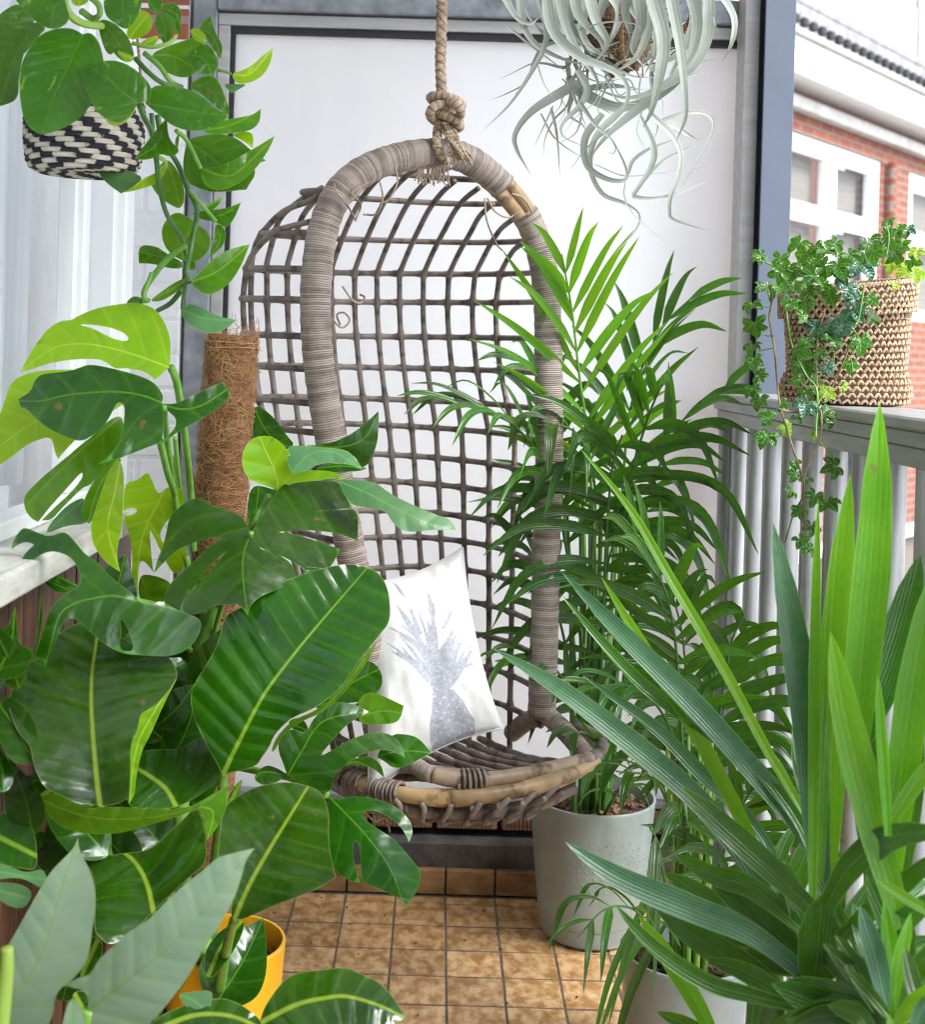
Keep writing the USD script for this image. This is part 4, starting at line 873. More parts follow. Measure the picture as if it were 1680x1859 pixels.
# ================================================================== PLANTS ON THE LEFT
def pot(name, label, cx, cy, h, r_top, r_bot, mat_, soil_z, wall=0.006, lip=True, band=True, group=None, cat_='pot'):
    p = thing(name, label, cat_, (cx, cy, 0), group)
    prof = [(0.0, 0.002), (r_bot - 0.006, 0.002), (r_bot, 0.007)]
    hb = 0.14 * h
    rad = lambda z: r_bot + (r_top - r_bot) * (z / h) ** 0.75
    if band: prof += [(rad(hb) - 0.0005, hb - 0.002), (rad(hb) - 0.002, hb), (rad(hb) + 0.0003, hb + 0.002)]
    prof += [(rad(z), z) for z in np.linspace(hb + 0.01, h - 0.012, 14)]
    prof += [(r_top, h - 0.006), (r_top + 0.0005, h - 0.002), (r_top - 0.001, h), (r_top - wall * .7, h), (r_top - wall, h - 0.003), (r_top - wall - 0.002, h - 0.03), (rad(soil_z - 0.03) - wall, soil_z - 0.03)]
    v, f = lathe(prof, (cx, cy, 0), 96)
    b = obj('pot_body', (v, f), mat_, p, 50)
    k = 40; th = np.linspace(0, 2 * np.pi, k, endpoint=False)
    rr_ = np.linspace(0, rad(soil_z) - wall - 0.0005, 16)
    v = np.array([[cx + r * math.cos(t_), cy + r * math.sin(t_), soil_z] for r in rr_ for t_ in th])
    v[:, 2] += 0.016 * (meshkit.fbm(np.c_[v[:, :2] * 60, v[:, 2] * 0], 3, 2) - 0.5)
    f = np.array([[a * k + b_, a * k + (b_ + 1) % k, (a + 1) * k + (b_ + 1) % k, (a + 1) * k + b_] for a in range(15) for b_ in range(k)])[:, ::-1]
    obj('soil', (v, f), 'soil', p, True)
    ms = []
    for _ in range(150):
        r = (rad(soil_z) - wall - 0.012) * math.sqrt(rng.uniform(0, 1)); t_ = rng.uniform(0, 6.28)
        b_ = trimesh.creation.box([rng.uniform(.004, .014), rng.uniform(.003, .006), rng.uniform(.002, .004)])
        b_.apply_transform(trimesh.transformations.euler_matrix(*rng.uniform(-.5, .5, 2), rng.uniform(0, 6.28))); b_.apply_translation([cx + r * math.cos(t_), cy + r * math.sin(t_), soil_z + 0.006]); ms.append(b_)
    obj('bark_chips', cat(ms), 'soil_chip', p, kind='stuff')
    return p, rad
def dimples(p, cx, cy, rad, rows, m):
    ms = []
    for z, n in rows:
        for k in range(n):
            t_ = 2 * math.pi * (k + (0.5 if int(z * 1000) % 2 else 0)) / n
            s = trimesh.creation.icosphere(1, 0.0022); s.apply_scale([1, 1, 1]); r = rad(z) - 0.0010
            s.apply_translation([cx + r * math.cos(t_), cy + r * math.sin(t_), z]); ms.append(s)
    obj('dimple_pattern', cat(ms), m, p, True, kind='stuff')

def petiole(parent, pts, r0, r1=None, m='stem_green', name='stem', n=30, k=9):
    p = pathpx(pts, n); r = np.linspace(r0, r0 if r1 is None else r1, n)
    v, f, lf = tube(p, r, k); return obj(name, (v, f), m, parent, True)

# ---- yellow pot with a strelitzia
yp, yrad = pot('yellow_pot', 'glossy yellow-orange plant pot holding the big-leaved plant at bottom left', *at(408, 1760, 1.78)[:2], 0.272, 0.083, 0.062, 'glaze_yellow', 0.232, band=False)
yc = at(408, 1760, 1.78)[:2]
v, f = lathe([(0.062, 0.19), (0.0665, 0.243), (0.0675, 0.245), (0.066, 0.246), (0.0645, 0.243)], (*yc, 0), 60); obj('nursery_pot', (v, f), 'terracotta', yp, 50)

# ---- coir pole
cp = thing('coir_pole', 'brown coconut-fibre moss pole standing among the monstera leaves', 'moss pole', at(400, 1100, 1.93))
pa = pathpx([(423, 608, 1.93), (411, 760, 1.93), (402, 900, 1.93), (392, 1100, 1.93), (380, 1400, 1.93), (372, 1740, 1.90)], 60)
v, f, lf = tube(pa, 0.037, 40); q = v.copy()
ax = spline(pa, 400); _, ni = cKDTree(ax).query(v); dirv = v - ax[ni]
v = v + dirv * (0.30 * (meshkit.fbm(v * 55, 4, 3) - 0.5))[:, None] + dirv * (0.05 * np.sin(lf[:, 1] * 190 + lf[:, 0] * 5))[:, None]
obj('pole_core', (v, f), 'coir', cp, True)
cs, cw, cc = [], [], []
tt, nn_, bb = frames(pa)
for k in range(2300):
    i = rng.integers(0, 40); th0 = rng.uniform(-math.pi, math.pi) ; s = rng.uniform(0.008, 0.035); dth = rng.normal(0, 0.7); up_ = rng.normal(0, 0.014)
    m_ = 6; pts = []
    lift = rng.exponential(0.0008)
    for j in range(m_):
        u = j / (m_ - 1) - 0.5; th = th0 + dth * u * 2
        r = 0.0385 + 0.002 * rng.normal() + lift * (1 + 2 * u if rng.uniform() < .5 else 1)
        pts.append(pa[i] + r * (math.cos(th) * nn_[i] + math.sin(th) * bb[i]) + np.array([0, 0, up_ * 2 * u + 0.004 * math.sin(u * 9)]))
    cs.append(np.array(pts) - origin(cp)); cw.append(rng.uniform(0.0003, 0.0008)); cc.append(m_)
bc = UsdGeom.BasisCurves.Define(stage, path_for('coir_fibres', cp))
bc.CreateTypeAttr('linear'); bc.CreateCurveVertexCountsAttr(Vt.IntArray(cc)); bc.CreatePointsAttr(Vt.Vec3fArray.FromNumpy(np.vstack(cs).astype(np.float32)))
bc.CreateWidthsAttr(Vt.FloatArray.FromNumpy(np.repeat(np.array(cw, np.float32), cc))); bc.SetWidthsInterpolation('vertex')
UsdShade.MaterialBindingAPI.Apply(bc.GetPrim()).Bind(M['coir_fibre']); tag(bc.GetPrim(), kind='stuff')
for y in (622, 632):
    th = np.linspace(0, 2 * np.pi, 40); c = at(422, y, 1.93)
    v, f, lf = tube(c + 0.0395 * np.stack([np.cos(th), np.sin(th), 0.03 * np.sin(th * 2 + y)], 1), 0.001, 5); obj('binding_thread', (v, f), 'coir_fibre', cp, True)

# ---- monstera
mo = thing('monstera', 'monstera with split leaves climbing the coir pole, young bright leaves on top', 'monstera', at(380, 1300, 1.85))
leaf(mo, 'young_leaf', 'F', [(1020, 490, 1), (1030, 400), (1025, 300), (990, 210), (940, 140), (870, 105), (780, 100), (690, 112), (600, 128), (520, 155), (450, 190), (425, 205), (380, 205), (330, 225), (280, 265), (225, 335), (175, 415), (140, 480), (122, 520, 1), (200, 497), (280, 468), (380, 448), (480, 438), (580, 437), (630, 450), (680, 490), (720, 497), (760, 492), (790, 500), (850, 505), (915, 540), (930, 570), (985, 520)],
     [(1020, 488), (850, 425), (680, 375), (500, 347), (330, 370), (150, 490)], 1.60, tilt=(-0.15, -0.75), fold=(0.35, -0.2), bend=0.35, wav=0.18, holes=[[(470, 231), (560, 231), (640, 244), (700, 260), (750, 283), (776, 312), (768, 330), (720, 326), (650, 302), (590, 267), (520, 240)]])
leaf(mo, 'young_leaf', 'F', [(480, 500), (300, 503), (200, 515), (110, 545), (60, 590), (30, 680), (0, 770), (-60, 900), (-60, 1110), (0, 1075), (80, 1020), (160, 955), (240, 920), (310, 905), (330, 1000), (350, 1040, 1), (400, 980), (480, 900), (600, 800), (760, 700), (900, 600), (700, 540)],
     [(920, 600), (700, 640), (450, 720), (200, 820), (-50, 1000)], 1.575, tilt=(0.1, -0.3), fold=-0.2, bend=0.3, wav=0.2)
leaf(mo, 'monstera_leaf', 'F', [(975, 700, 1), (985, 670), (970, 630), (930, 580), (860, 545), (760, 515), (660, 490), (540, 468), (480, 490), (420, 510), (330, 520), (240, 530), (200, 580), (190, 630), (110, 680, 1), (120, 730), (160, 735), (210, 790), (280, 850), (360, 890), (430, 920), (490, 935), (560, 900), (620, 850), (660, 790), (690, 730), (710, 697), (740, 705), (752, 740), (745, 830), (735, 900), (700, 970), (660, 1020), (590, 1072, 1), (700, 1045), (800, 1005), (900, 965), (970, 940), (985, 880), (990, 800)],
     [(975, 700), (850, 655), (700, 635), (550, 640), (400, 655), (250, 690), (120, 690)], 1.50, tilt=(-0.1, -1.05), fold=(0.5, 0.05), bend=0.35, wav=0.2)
leaf(mo, 'monstera_leaf', 'F', [(965, 705, 1), (1040, 710), (1100, 690), (1180, 650), (1260, 610), (1345, 578, 1), (1385, 640), (1370, 690), (1310, 740), (1230, 790), (1150, 830), (1060, 885), (1000, 935), (970, 947, 1), (1010, 900), (1060, 850), (1060, 790), (1020, 760)],
     [(975, 712), (1100, 740), (1220, 715), (1340, 640)], 1.53, tilt=(0.15, -0.8), fold=-0.3, bend=0.3, wav=0.15)
leaf(mo, 'mid_leaf', 'F', [(740, 780), (680, 790), (620, 840), (560, 900), (480, 960), (400, 1030), (300, 1110), (200, 1200), (140, 1270), (150, 1350), (190, 1400), (230, 1420, 1), (300, 1330), (400, 1220), (480, 1130), (500, 1120), (495, 1160), (420, 1250), (340, 1320), (250, 1410, 1), (310, 1410), (370, 1340), (430, 1280), (500, 1210), (540, 1200), (640, 1100), (740, 1000), (750, 900)],
     [(735, 780), (600, 890), (400, 1070), (180, 1300)], 1.56, tilt=(0.2, -0.25), fold=-0.3, bend=0.25, wav=0.15)
leaf(mo, 'mid_leaf', 'F', [(700, 1030), (600, 1120), (530, 1230), (480, 1360), (510, 1410), (545, 1440), (600, 1300), (680, 1150), (740, 1040)], [(720, 1030), (600, 1200), (530, 1420)], 1.62, tilt=(0.1, 0.1), fold=-0.2)
leaf(mo, 'grey_leaf', 'F', [(515, 1270), (450, 1290), (380, 1340), (310, 1420), (280, 1470), (285, 1490), (400, 1440), (540, 1430), (500, 1350)], [(500, 1290), (380, 1390), (285, 1480)], 1.80, tilt=(0, -0.3), fold=-0.2)
leaf(mo, 'young_leaf', 'F', [(710, 1030), (640, 1150), (600, 1270), (570, 1360), (545, 1440), (555, 1540), (600, 1620), (660, 1680), (725, 1720, 1), (705, 1640), (710, 1560), (730, 1480), (740, 1380), (745, 1250), (748, 1100)], [(730, 1035), (690, 1250), (650, 1450), (715, 1700)], 1.58, tilt=(0.5, 0.2), fold=(-0.2, 0.3), bend=0.3)
leaf(mo, 'young_leaf', 'F', [(748, 1180), (830, 1170), (890, 1110), (920, 1180), (955, 1260), (1010, 1205), (1060, 1200), (1100, 1230), (1125, 1290), (1050, 1370), (985, 1440), (960, 1500), (990, 1560), (1050, 1540), (1140, 1570), (1110, 1700), (1060, 1740), (1020, 1700), (985, 1620), (960, 1580), (915, 1480), (900, 1470), (920, 1700), (930, 1730, 1), (870, 1650), (840, 1660), (830, 1760), (830, 1900), (760, 1900), (770, 1780), (800, 1700), (790, 1520), (742, 1400)],
     [(955, 1300), (880, 1450), (840, 1600), (820, 1850)], 1.86, tilt=(0.1, 0.2), fold=-0.2, holes=[[(740, 1350), (800, 1330), (832, 1350), (810, 1372), (755, 1387)]])
leaf(mo, 'mid_leaf', 'F', [(830, 1870), (840, 1740), (900, 1735), (990, 1760), (1040, 1800), (1000, 1900), (900, 1950)], [(850, 1750), (920, 1930)], 1.9, tilt=(0, 0.1))
leaf(mo, 'mid_leaf', 'F', [(1000, 900), (1030, 990), (1075, 1080), (1110, 1200), (1085, 1240), (1040, 1100), (960, 980)], [(980, 920), (1090, 1220)], 1.9, tilt=(0, 0.1))
P_ = [(456, 967, 1), (446, 948), (434, 933), (407, 924), (383, 918), (365, 903), (346, 906), (325, 921), (307, 939), (301, 972), (295, 996), (286, 1014), (280, 1040, 1), (307, 1011), (325, 996), (356, 984), (386, 975), (408, 976), (377, 993), (355, 1017), (331, 1038), (312, 1055), (298, 1080), (300, 1107), (320, 1120), (340, 1134, 1), (328, 1113), (328, 1097), (347, 1073), (367, 1047), (387, 1020), (412, 1000), (408, 1004), (383, 1037), (353, 1067), (333, 1093), (330, 1110), (347, 1117), (373, 1110), (393, 1097), (417, 1098), (433, 1095), (450, 1118, 1), (455, 1097), (477, 1080), (507, 1070), (533, 1057), (538, 1043), (530, 1023), (507, 1007), (480, 1000), (467, 991), (490, 1003), (520, 1012), (551, 1033), (564, 1048), (572, 1069, 1), (581, 1048), (605, 1024), (618, 997, 1), (593, 988), (551, 974), (527, 968), (498, 966), (551, 962), (593, 965), (623, 970), (650, 983, 1), (651, 933), (641, 924, 1), (611, 926), (569, 929), (530, 941), (581, 927), (611, 924), (640, 923, 1), (629, 903), (618, 879, 1), (608, 873), (581, 872), (536, 875), (511, 879), (490, 915), (466, 952)]
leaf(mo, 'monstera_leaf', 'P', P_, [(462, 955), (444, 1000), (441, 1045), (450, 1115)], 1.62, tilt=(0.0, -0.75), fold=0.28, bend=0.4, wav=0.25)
leaf(mo, 'young_leaf', 'G', [(345, 1095, 1), (320, 1085), (250, 1060), (170, 1030), (135, 960), (130, 900), (150, 830), (200, 780), (260, 765), (320, 775), (370, 810), (410, 860), (430, 890, 1), (400, 890), (405, 940), (430, 990), (470, 985), (570, 975), (680, 980), (760, 1030, 1), (700, 1020), (560, 1040), (450, 1050), (390, 1075)], [(348, 1090), (335, 1000), (270, 850)], 1.73, tilt=(0.1, 0.15), fold=-0.35, wav=0.2)
leaf(mo, 'grey_leaf', 'G', [(400, 895), (410, 850), (420, 825), (520, 830), (640, 840), (720, 845), (780, 870), (830, 920), (855, 970, 1), (780, 940), (700, 930), (620, 935), (575, 945), (540, 975), (470, 990), (430, 1000), (405, 940)], [(430, 990), (540, 880), (690, 868), (850, 968)], 1.72, tilt=(0, -0.9), fold=0.3, bend=0.3)
leaf(mo, 'monstera_leaf', 'G', [(480, 828), (620, 822), (740, 785), (830, 730), (900, 670), (955, 618, 1), (955, 700), (950, 800), (920, 890), (890, 940), (850, 965), (820, 900), (760, 855), (680, 840)], [(560, 835), (760, 830), (880, 770), (950, 640)], 1.77, tilt=(0.1, 0.1), fold=0.2, bend=0.3)
leaf(mo, 'monstera_leaf', 'G', [(560, 970), (640, 938), (740, 935), (830, 950), (885, 962, 1), (850, 980), (760, 985), (660, 990)], [(560, 968), (720, 950), (880, 964)], 1.75, tilt=(0, -0.3))
leaf(mo, 'grey_leaf', 'G', [(710, 1035), (770, 1030), (860, 1035), (940, 1050), (990, 1090), (1050, 1130), (1130, 1170), (1220, 1210), (1320, 1250), (1390, 1270), (1425, 1340, 1), (1330, 1335), (1250, 1335), (1150, 1350), (1080, 1330), (1030, 1280), (1000, 1220), (920, 1205), (820, 1195), (775, 1160), (740, 1110)], [(712, 1040), (880, 1110), (1050, 1200), (1250, 1295), (1422, 1338)], 1.68, tilt=(0.1, -0.9), fold=0.35, bend=0.4, wav=0.3)
leaf(mo, 'monstera_leaf', 'I', [(59, 57), (72, 3), (108, -51), (136, -69), (199, -42), (271, -15), (343, -47), (380, -24), (425, 30), (461, 75), (540, 130), (600, 200), (680, 260), (740, 310), (770, 350), (830, 350), (880, 330), (960, 380), (1040, 410), (1090, 430), (1095, 490), (1060, 560), (1000, 610), (920, 635), (800, 630), (660, 620), (560, 560), (500, 510), (440, 450), (400, 425), (360, 430), (330, 480), (310, 530), (290, 590), (265, 620), (250, 690, 1), (225, 640), (180, 670, 1), (200, 600), (240, 480), (270, 380), (330, 310), (400, 270), (440, 240), (440, 200), (420, 140), (380, 90), (300, 60), (240, 70), (180, 110), (140, 150), (110, 190, 1), (110, 130), (130, 80), (170, 40), (190, 25), (140, 10), (90, 30)],
     [(740, 330), (620, 305), (500, 320), (400, 350), (320, 420), (255, 660)], 1.58, tilt=(0.0, -0.5), fold=0.30, bend=0.3, wav=0.3, holes=[[(650, 430), (680, 440), (742, 605), (662, 606), (650, 560), (665, 500)]])
# the lower monstera leaves at the chair
leaf(mo, 'monstera_leaf', 'K', [(300, 690), (340, 715), (430, 695), (520, 705), (600, 730), (660, 770), (700, 820), (710, 870), (690, 915, 1), (670, 870), (640, 830), (590, 790), (530, 765), (480, 765), (465, 785), (480, 810), (540, 850), (620, 900), (680, 970), (730, 1030), (748, 1060), (740, 1110), (720, 1160), (690, 1200), (670, 1230, 1), (665, 1190), (600, 1160), (520, 1125), (470, 1110), (460, 1060), (458, 950), (445, 910), (425, 910), (420, 950), (430, 1020), (445, 1080), (460, 1110, 1), (410, 1100), (350, 1060), (310, 1000), (305, 900), (312, 800)],
     [(300, 690), (400, 790), (500, 900), (600, 1040), (668, 1220)], 1.70, tilt=(0.0, -0.45), fold=0.22, bend=0.5, wav=0.25, label='large split leaf hanging in front of the tiles')
leaf(mo, 'monstera_leaf', 'K', [(110, 600), (90, 540), (65, 480), (70, 410), (130, 370), (200, 400), (230, 330), (300, 260), (370, 245), (450, 265), (500, 295, 1), (450, 320), (400, 350), (350, 400), (300, 460), (260, 510), (300, 490), (400, 430), (480, 400), (560, 390), (620, 410), (660, 460), (672, 517, 1), (640, 490), (560, 470), (480, 490), (420, 520), (370, 560), (330, 600), (330, 640), (300, 690), (200, 640)], [(110, 600), (180, 480), (280, 340), (480, 292)], 1.74, tilt=(0, -0.6), fold=-0.25, bend=0.3)
leaf(mo, 'mid_leaf', 'K', [(440, 350), (470, 290), (440, 250), (490, 195), (560, 215), (665, 265, 1), (645, 345), (560, 355)], [(445, 320), (560, 290), (660, 300)], 1.80, tilt=(0.1, 0.1), fold=-0.2)
leaf(mo, 'monstera_leaf', 'K', [(290, 200), (350, 60), (450, 40), (530, 60), (565, 120), (560, 180), (500, 240), (430, 250), (300, 260)], [(300, 240), (430, 150), (550, 90)], 1.84, tilt=(0, -0.3), fold=-0.4)
leaf(mo, 'monstera_leaf', 'K', [(530, 510), (600, 400), (680, 400), (740, 420), (797, 490, 1), (740, 520), (680, 550), (620, 568), (560, 520)], [(560, 500), (660, 480), (795, 488)], 1.76, tilt=(0, -0.9), fold=-0.2)
leaf(mo, 'monstera_leaf', 'K', [(240, 240), (290, 225), (330, 240), (300, 280), (250, 290)], [(245, 265), (330, 245)], 1.78)
leaf(mo, 'monstera_leaf', 'K', [(100, 340), (180, 315), (220, 390), (160, 400)], [(110, 345), (215, 385)], 1.80)
leaf(mo, 'monstera_leaf', 'K', [(-60, 610), (0, 545), (60, 560), (112, 595), (60, 630), (0, 650)], [(110, 597), (0, 580), (-50, 615)], 1.73, tilt=(0, -0.9))
leaf(mo, 'monstera_leaf', 'K', [(330, 560), (420, 520), (500, 500), (560, 545), (572, 610, 1), (520, 560), (440, 545)], [(335, 562), (450, 535), (570, 605)], 1.82, tilt=(0, -0.6))
leaf(mo, 'monstera_leaf', 'P', [(455, 745), (470, 735), (500, 760), (520, 790), (540, 812), (470, 830), (450, 800)], [(460, 740), (490, 790), (530, 815)], 2.0, tilt=(0, -0.3))
leaf(mo, 'monstera_leaf', 'P', [(455, 880), (490, 885), (520, 900), (470, 960), (450, 985), (447, 930)], [(470, 885), (460, 970)], 1.97, tilt=(0, -0.3))
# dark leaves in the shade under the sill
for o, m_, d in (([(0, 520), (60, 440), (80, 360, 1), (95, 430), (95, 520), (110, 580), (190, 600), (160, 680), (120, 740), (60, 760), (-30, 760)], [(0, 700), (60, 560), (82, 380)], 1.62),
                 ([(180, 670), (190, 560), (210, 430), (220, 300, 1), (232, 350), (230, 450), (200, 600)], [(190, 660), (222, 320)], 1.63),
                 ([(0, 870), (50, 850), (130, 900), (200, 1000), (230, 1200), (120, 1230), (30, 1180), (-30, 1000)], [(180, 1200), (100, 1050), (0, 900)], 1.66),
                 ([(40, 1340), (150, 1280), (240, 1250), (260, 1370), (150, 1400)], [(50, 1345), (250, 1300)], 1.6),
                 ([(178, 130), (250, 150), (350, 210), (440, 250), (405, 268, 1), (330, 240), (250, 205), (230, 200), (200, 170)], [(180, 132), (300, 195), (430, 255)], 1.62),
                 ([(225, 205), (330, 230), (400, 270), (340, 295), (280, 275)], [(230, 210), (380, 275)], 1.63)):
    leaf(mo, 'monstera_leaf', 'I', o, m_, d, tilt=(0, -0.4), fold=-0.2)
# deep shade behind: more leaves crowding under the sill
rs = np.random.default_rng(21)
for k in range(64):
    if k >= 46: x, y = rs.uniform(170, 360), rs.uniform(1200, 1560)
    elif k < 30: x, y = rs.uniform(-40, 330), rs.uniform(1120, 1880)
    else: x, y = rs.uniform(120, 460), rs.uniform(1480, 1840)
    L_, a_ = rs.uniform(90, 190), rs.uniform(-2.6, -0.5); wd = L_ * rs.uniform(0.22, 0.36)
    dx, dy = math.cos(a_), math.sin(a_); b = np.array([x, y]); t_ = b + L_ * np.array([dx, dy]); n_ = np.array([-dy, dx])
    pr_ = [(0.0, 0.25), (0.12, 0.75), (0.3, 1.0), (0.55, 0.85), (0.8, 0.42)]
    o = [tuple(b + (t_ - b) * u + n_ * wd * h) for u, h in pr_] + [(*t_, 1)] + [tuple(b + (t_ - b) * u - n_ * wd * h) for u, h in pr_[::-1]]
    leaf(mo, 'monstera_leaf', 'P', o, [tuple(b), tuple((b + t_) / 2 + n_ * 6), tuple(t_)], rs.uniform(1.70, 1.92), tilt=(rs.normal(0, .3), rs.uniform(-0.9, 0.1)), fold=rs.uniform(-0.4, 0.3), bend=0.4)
for pts, r in (([(310, 667, 1.60), (320, 690, 1.62), (327, 730, 1.66), (338, 810, 1.75), (347, 900, 1.86), (352, 1000, 1.87)], 0.0052), ([(297, 740, 1.52), (304, 800, 1.66), (315, 880, 1.82), (330, 980, 1.87)], 0.0042),
               ([(290, 800, 1.64), (305, 860, 1.74), (318, 900, 1.84), (326, 960, 1.87)], 0.0048), ([(318, 795, 1.8), (322, 840, 1.83), (327, 890, 1.86)], 0.0036),
               ([(490, 900, 1.73), (476, 925, 1.74), (462, 955, 1.70), (430, 1020, 1.8), (395, 1110, 1.85)], 0.0052), ([(456, 968, 1.63), (430, 1040, 1.72), (400, 1110, 1.82), (380, 1200, 1.86)], 0.004),
               ([(338, 1010, 1.85), (350, 1070, 1.86), (368, 1110, 1.86), (382, 1210, 1.86)], 0.005), ([(246, 1090, 1.6), (300, 1110, 1.7), (345, 1180, 1.84)], 0.0045),
               ([(305, 1255, 1.83), (320, 1310, 1.84), (335, 1370, 1.84)], 0.0058), ([(284, 1290, 1.84), (300, 1330, 1.84), (315, 1380, 1.84)], 0.0036),
               ([(522, 1410, 1.74), (560, 1425, 1.72), (595, 1443, 1.70)], 0.005), ([(522, 1410, 1.74), (470, 1400, 1.8), (420, 1390, 1.84)], 0.005)):
    petiole(mo, pts, r, name='petiole')
petiole(mo, [(394, 1100, 1.85), (368, 1165, 1.85), (350, 1230, 1.85), (334, 1280, 1.85), (328, 1360, 1.84), (330, 1500, 1.82), (335, 1720, 1.80)], 0.0100, 0.012, name='main_stem', k=14)
for pts in ([(346, 1245), (335, 1300), (342, 1345)], [(300, 1200), (318, 1235), (330, 1260)]):
    petiole(mo, [(x, y, 1.84) for x, y in pts], 0.0018, m='stem_brown', name='aerial_root')

# ---- strelitzia in the yellow pot
st = thing('strelitzia', 'giant strelitzia with broad glossy banana-like leaves growing in the yellow pot', 'strelitzia', (*yc, 0.232))
SP = dict(pleat=(3.2, 22))
leaf(st, 'strelitzia_leaf', 'P', [(405, 1407, 1), (385, 1370), (367, 1337), (350, 1297), (345, 1263), (357, 1233), (373, 1210), (397, 1167), (407, 1120), (425, 1108), (453, 1096), (490, 1069), (539, 1045), (581, 1033), (617, 1025), (641, 1024), (662, 1028), (689, 1039), (704, 1066), (709, 1096), (708, 1130), (690, 1152), (655, 1195), (630, 1235), (605, 1262), (568, 1288), (530, 1302), (499, 1332), (488, 1359), (477, 1372), (467, 1390), (440, 1398), (420, 1402)],
     [(405, 1406), (432, 1350), (480, 1260), (540, 1180), (590, 1120), (640, 1062)], 1.56, tilt=(-0.25, -0.55), fold=(-0.28, -0.15), bend=0.3, wav=0.16, flare=0.10, label='large upright leaf beside the cushion', **SP)
leaf(st, 'mid_leaf', 'P', [(689, 1158), (655, 1198), (632, 1237), (606, 1266), (570, 1292), (532, 1306), (502, 1337), (491, 1366), (500, 1362), (513, 1335), (545, 1310), (585, 1294), (612, 1272), (640, 1240), (668, 1200)], [(690, 1158), (600, 1275), (491, 1366)], 1.545, name='leaf_margin', tilt=(0, 0.2))
leaf(st, 'strelitzia_leaf', 'I', [(545, 1450, 1), (500, 1440), (430, 1440), (350, 1400), (280, 1370), (240, 1345), (200, 1270), (175, 1190), (165, 1120), (100, 1050), (55, 950), (45, 880), (80, 770), (130, 690), (190, 650), (260, 560), (330, 500), (420, 450), (520, 450), (640, 520), (760, 580), (920, 630), (955, 690), (970, 740), (930, 810), (870, 880), (800, 930), (765, 950), (755, 1010), (710, 1120), (712, 1250), (705, 1400, 1), (640, 1440), (560, 1450)],
     [(545, 1450), (525, 1280), (508, 1080), (497, 880), (502, 720), (520, 590)], 1.50, tilt=(0.1, -0.6), fold=(-0.18, -0.22), bend=0.35, wav=0.2, **SP)
leaf(st, 'young_leaf', 'I', [(972, 738), (940, 785), (890, 845), (860, 895), (800, 928), (765, 945), (755, 1010), (740, 1060), (690, 1130), (706, 1220), (710, 1320), (702, 1435, 1), (735, 1390), (740, 1290), (770, 1150), (830, 1040), (880, 920), (930, 820)], [(970, 740), (850, 920), (745, 1130), (705, 1420)], 1.485, name='leaf_margin', tilt=(0.3, 0.2), fold=-0.3)
leaf(st, 'strelitzia_leaf', 'I', [(690, 1450), (700, 1350), (745, 1270), (770, 1150), (850, 1140), (980, 1140), (1060, 1090), (1090, 1070), (1150, 1140), (1190, 1190), (1210, 1260), (1170, 1330), (1100, 1380), (1040, 1420), (940, 1465), (800, 1470)], [(960, 1450), (900, 1350), (800, 1275), (720, 1230)], 1.56, tilt=(0, -0.95), fold=(-0.2, -0.3), bend=0.3, **SP)
leaf(st, 'mid_leaf', 'J', [(200, 150, 1), (240, 125), (340, 120), (380, 140), (430, 195), (480, 203), (560, 192), (700, 195), (850, 205), (960, 205), (1050, 188), (1150, 130), (1255, 68, 1), (1200, 120), (1100, 190), (1000, 235), (900, 268), (780, 302), (680, 332), (560, 345), (450, 337), (340, 310), (260, 240)], [(205, 150), (450, 240), (700, 260), (1000, 215), (1250, 75)], 1.46, tilt=(0, 0.5), fold=0.3, bend=0.2, name='leaf_margin')
leaf(st, 'strelitzia_leaf', 'J', [(200, 150, 1), (240, 85), (335, 22, 1), (380, 60), (450, 130), (530, 190), (430, 196), (375, 132), (280, 118)], [(205, 148), (330, 90), (520, 188)], 1.475, tilt=(0, -1.0))
leaf(st, 'mid_leaf', 'J', [(1060, 187), (1150, 130), (1255, 68, 1), (1235, 110), (1240, 170), (1220, 240), (1180, 310), (1128, 375, 1), (1120, 300), (1100, 230)], [(1070, 190), (1160, 220), (1135, 360)], 1.475, tilt=(0.2, 0.3))
leaf(st, 'strelitzia_leaf', 'J', [(680, 445), (560, 462), (480, 455), (430, 430), (340, 400), (250, 330), (165, 318), (140, 330, 1), (180, 400), (205, 540), (300, 560), (460, 500), (512, 560), (520, 700), (510, 860), (545, 910), (600, 950), (700, 900), (800, 800), (900, 700), (1050, 560), (1125, 505), (1125, 380), (1115, 300), (1090, 230), (1060, 195), (1000, 260), (920, 330), (820, 430)], [(840, 780), (800, 610), (740, 500), (680, 445)], 1.50, tilt=(0, -1.0), fold=(-0.2, -0.25), bend=0.3, **SP)
leaf(st, 'strelitzia_leaf', 'P', [(425, 1671, 1), (418, 1657), (424, 1630), (400, 1620), (392, 1590), (397, 1540), (403, 1467), (433, 1443), (467, 1427), (513, 1418), (556, 1424), (587, 1439), (598, 1477), (596, 1523), (606, 1580), (611, 1592, 1), (583, 1610), (537, 1630), (503, 1641), (480, 1652), (460, 1660), (443, 1668)], [(425, 1670), (452, 1608), (490, 1540), (532, 1472)], 1.50, tilt=(-0.1, -0.8), fold=(-0.3, -0.2), bend=0.5, wav=0.2, **SP)
leaf(st, 'strelitzia_leaf', 'K', [(-40, 1830), (-20, 1760), (0, 1700), (60, 1610), (120, 1550), (200, 1530), (300, 1520), (390, 1508), (450, 1540), (530, 1570), (590, 1620), (640, 1690), (674, 1752, 1), (600, 1790), (450, 1830), (100, 1840)], [(-30, 1780), (150, 1690), (300, 1655), (400, 1650), (540, 1690), (670, 1750)], 1.38, tilt=(0.1, -1.1), fold=(0.2, 0.2), bend=0.4, label='low leaf over the tiles in front of the yellow pot', **SP)
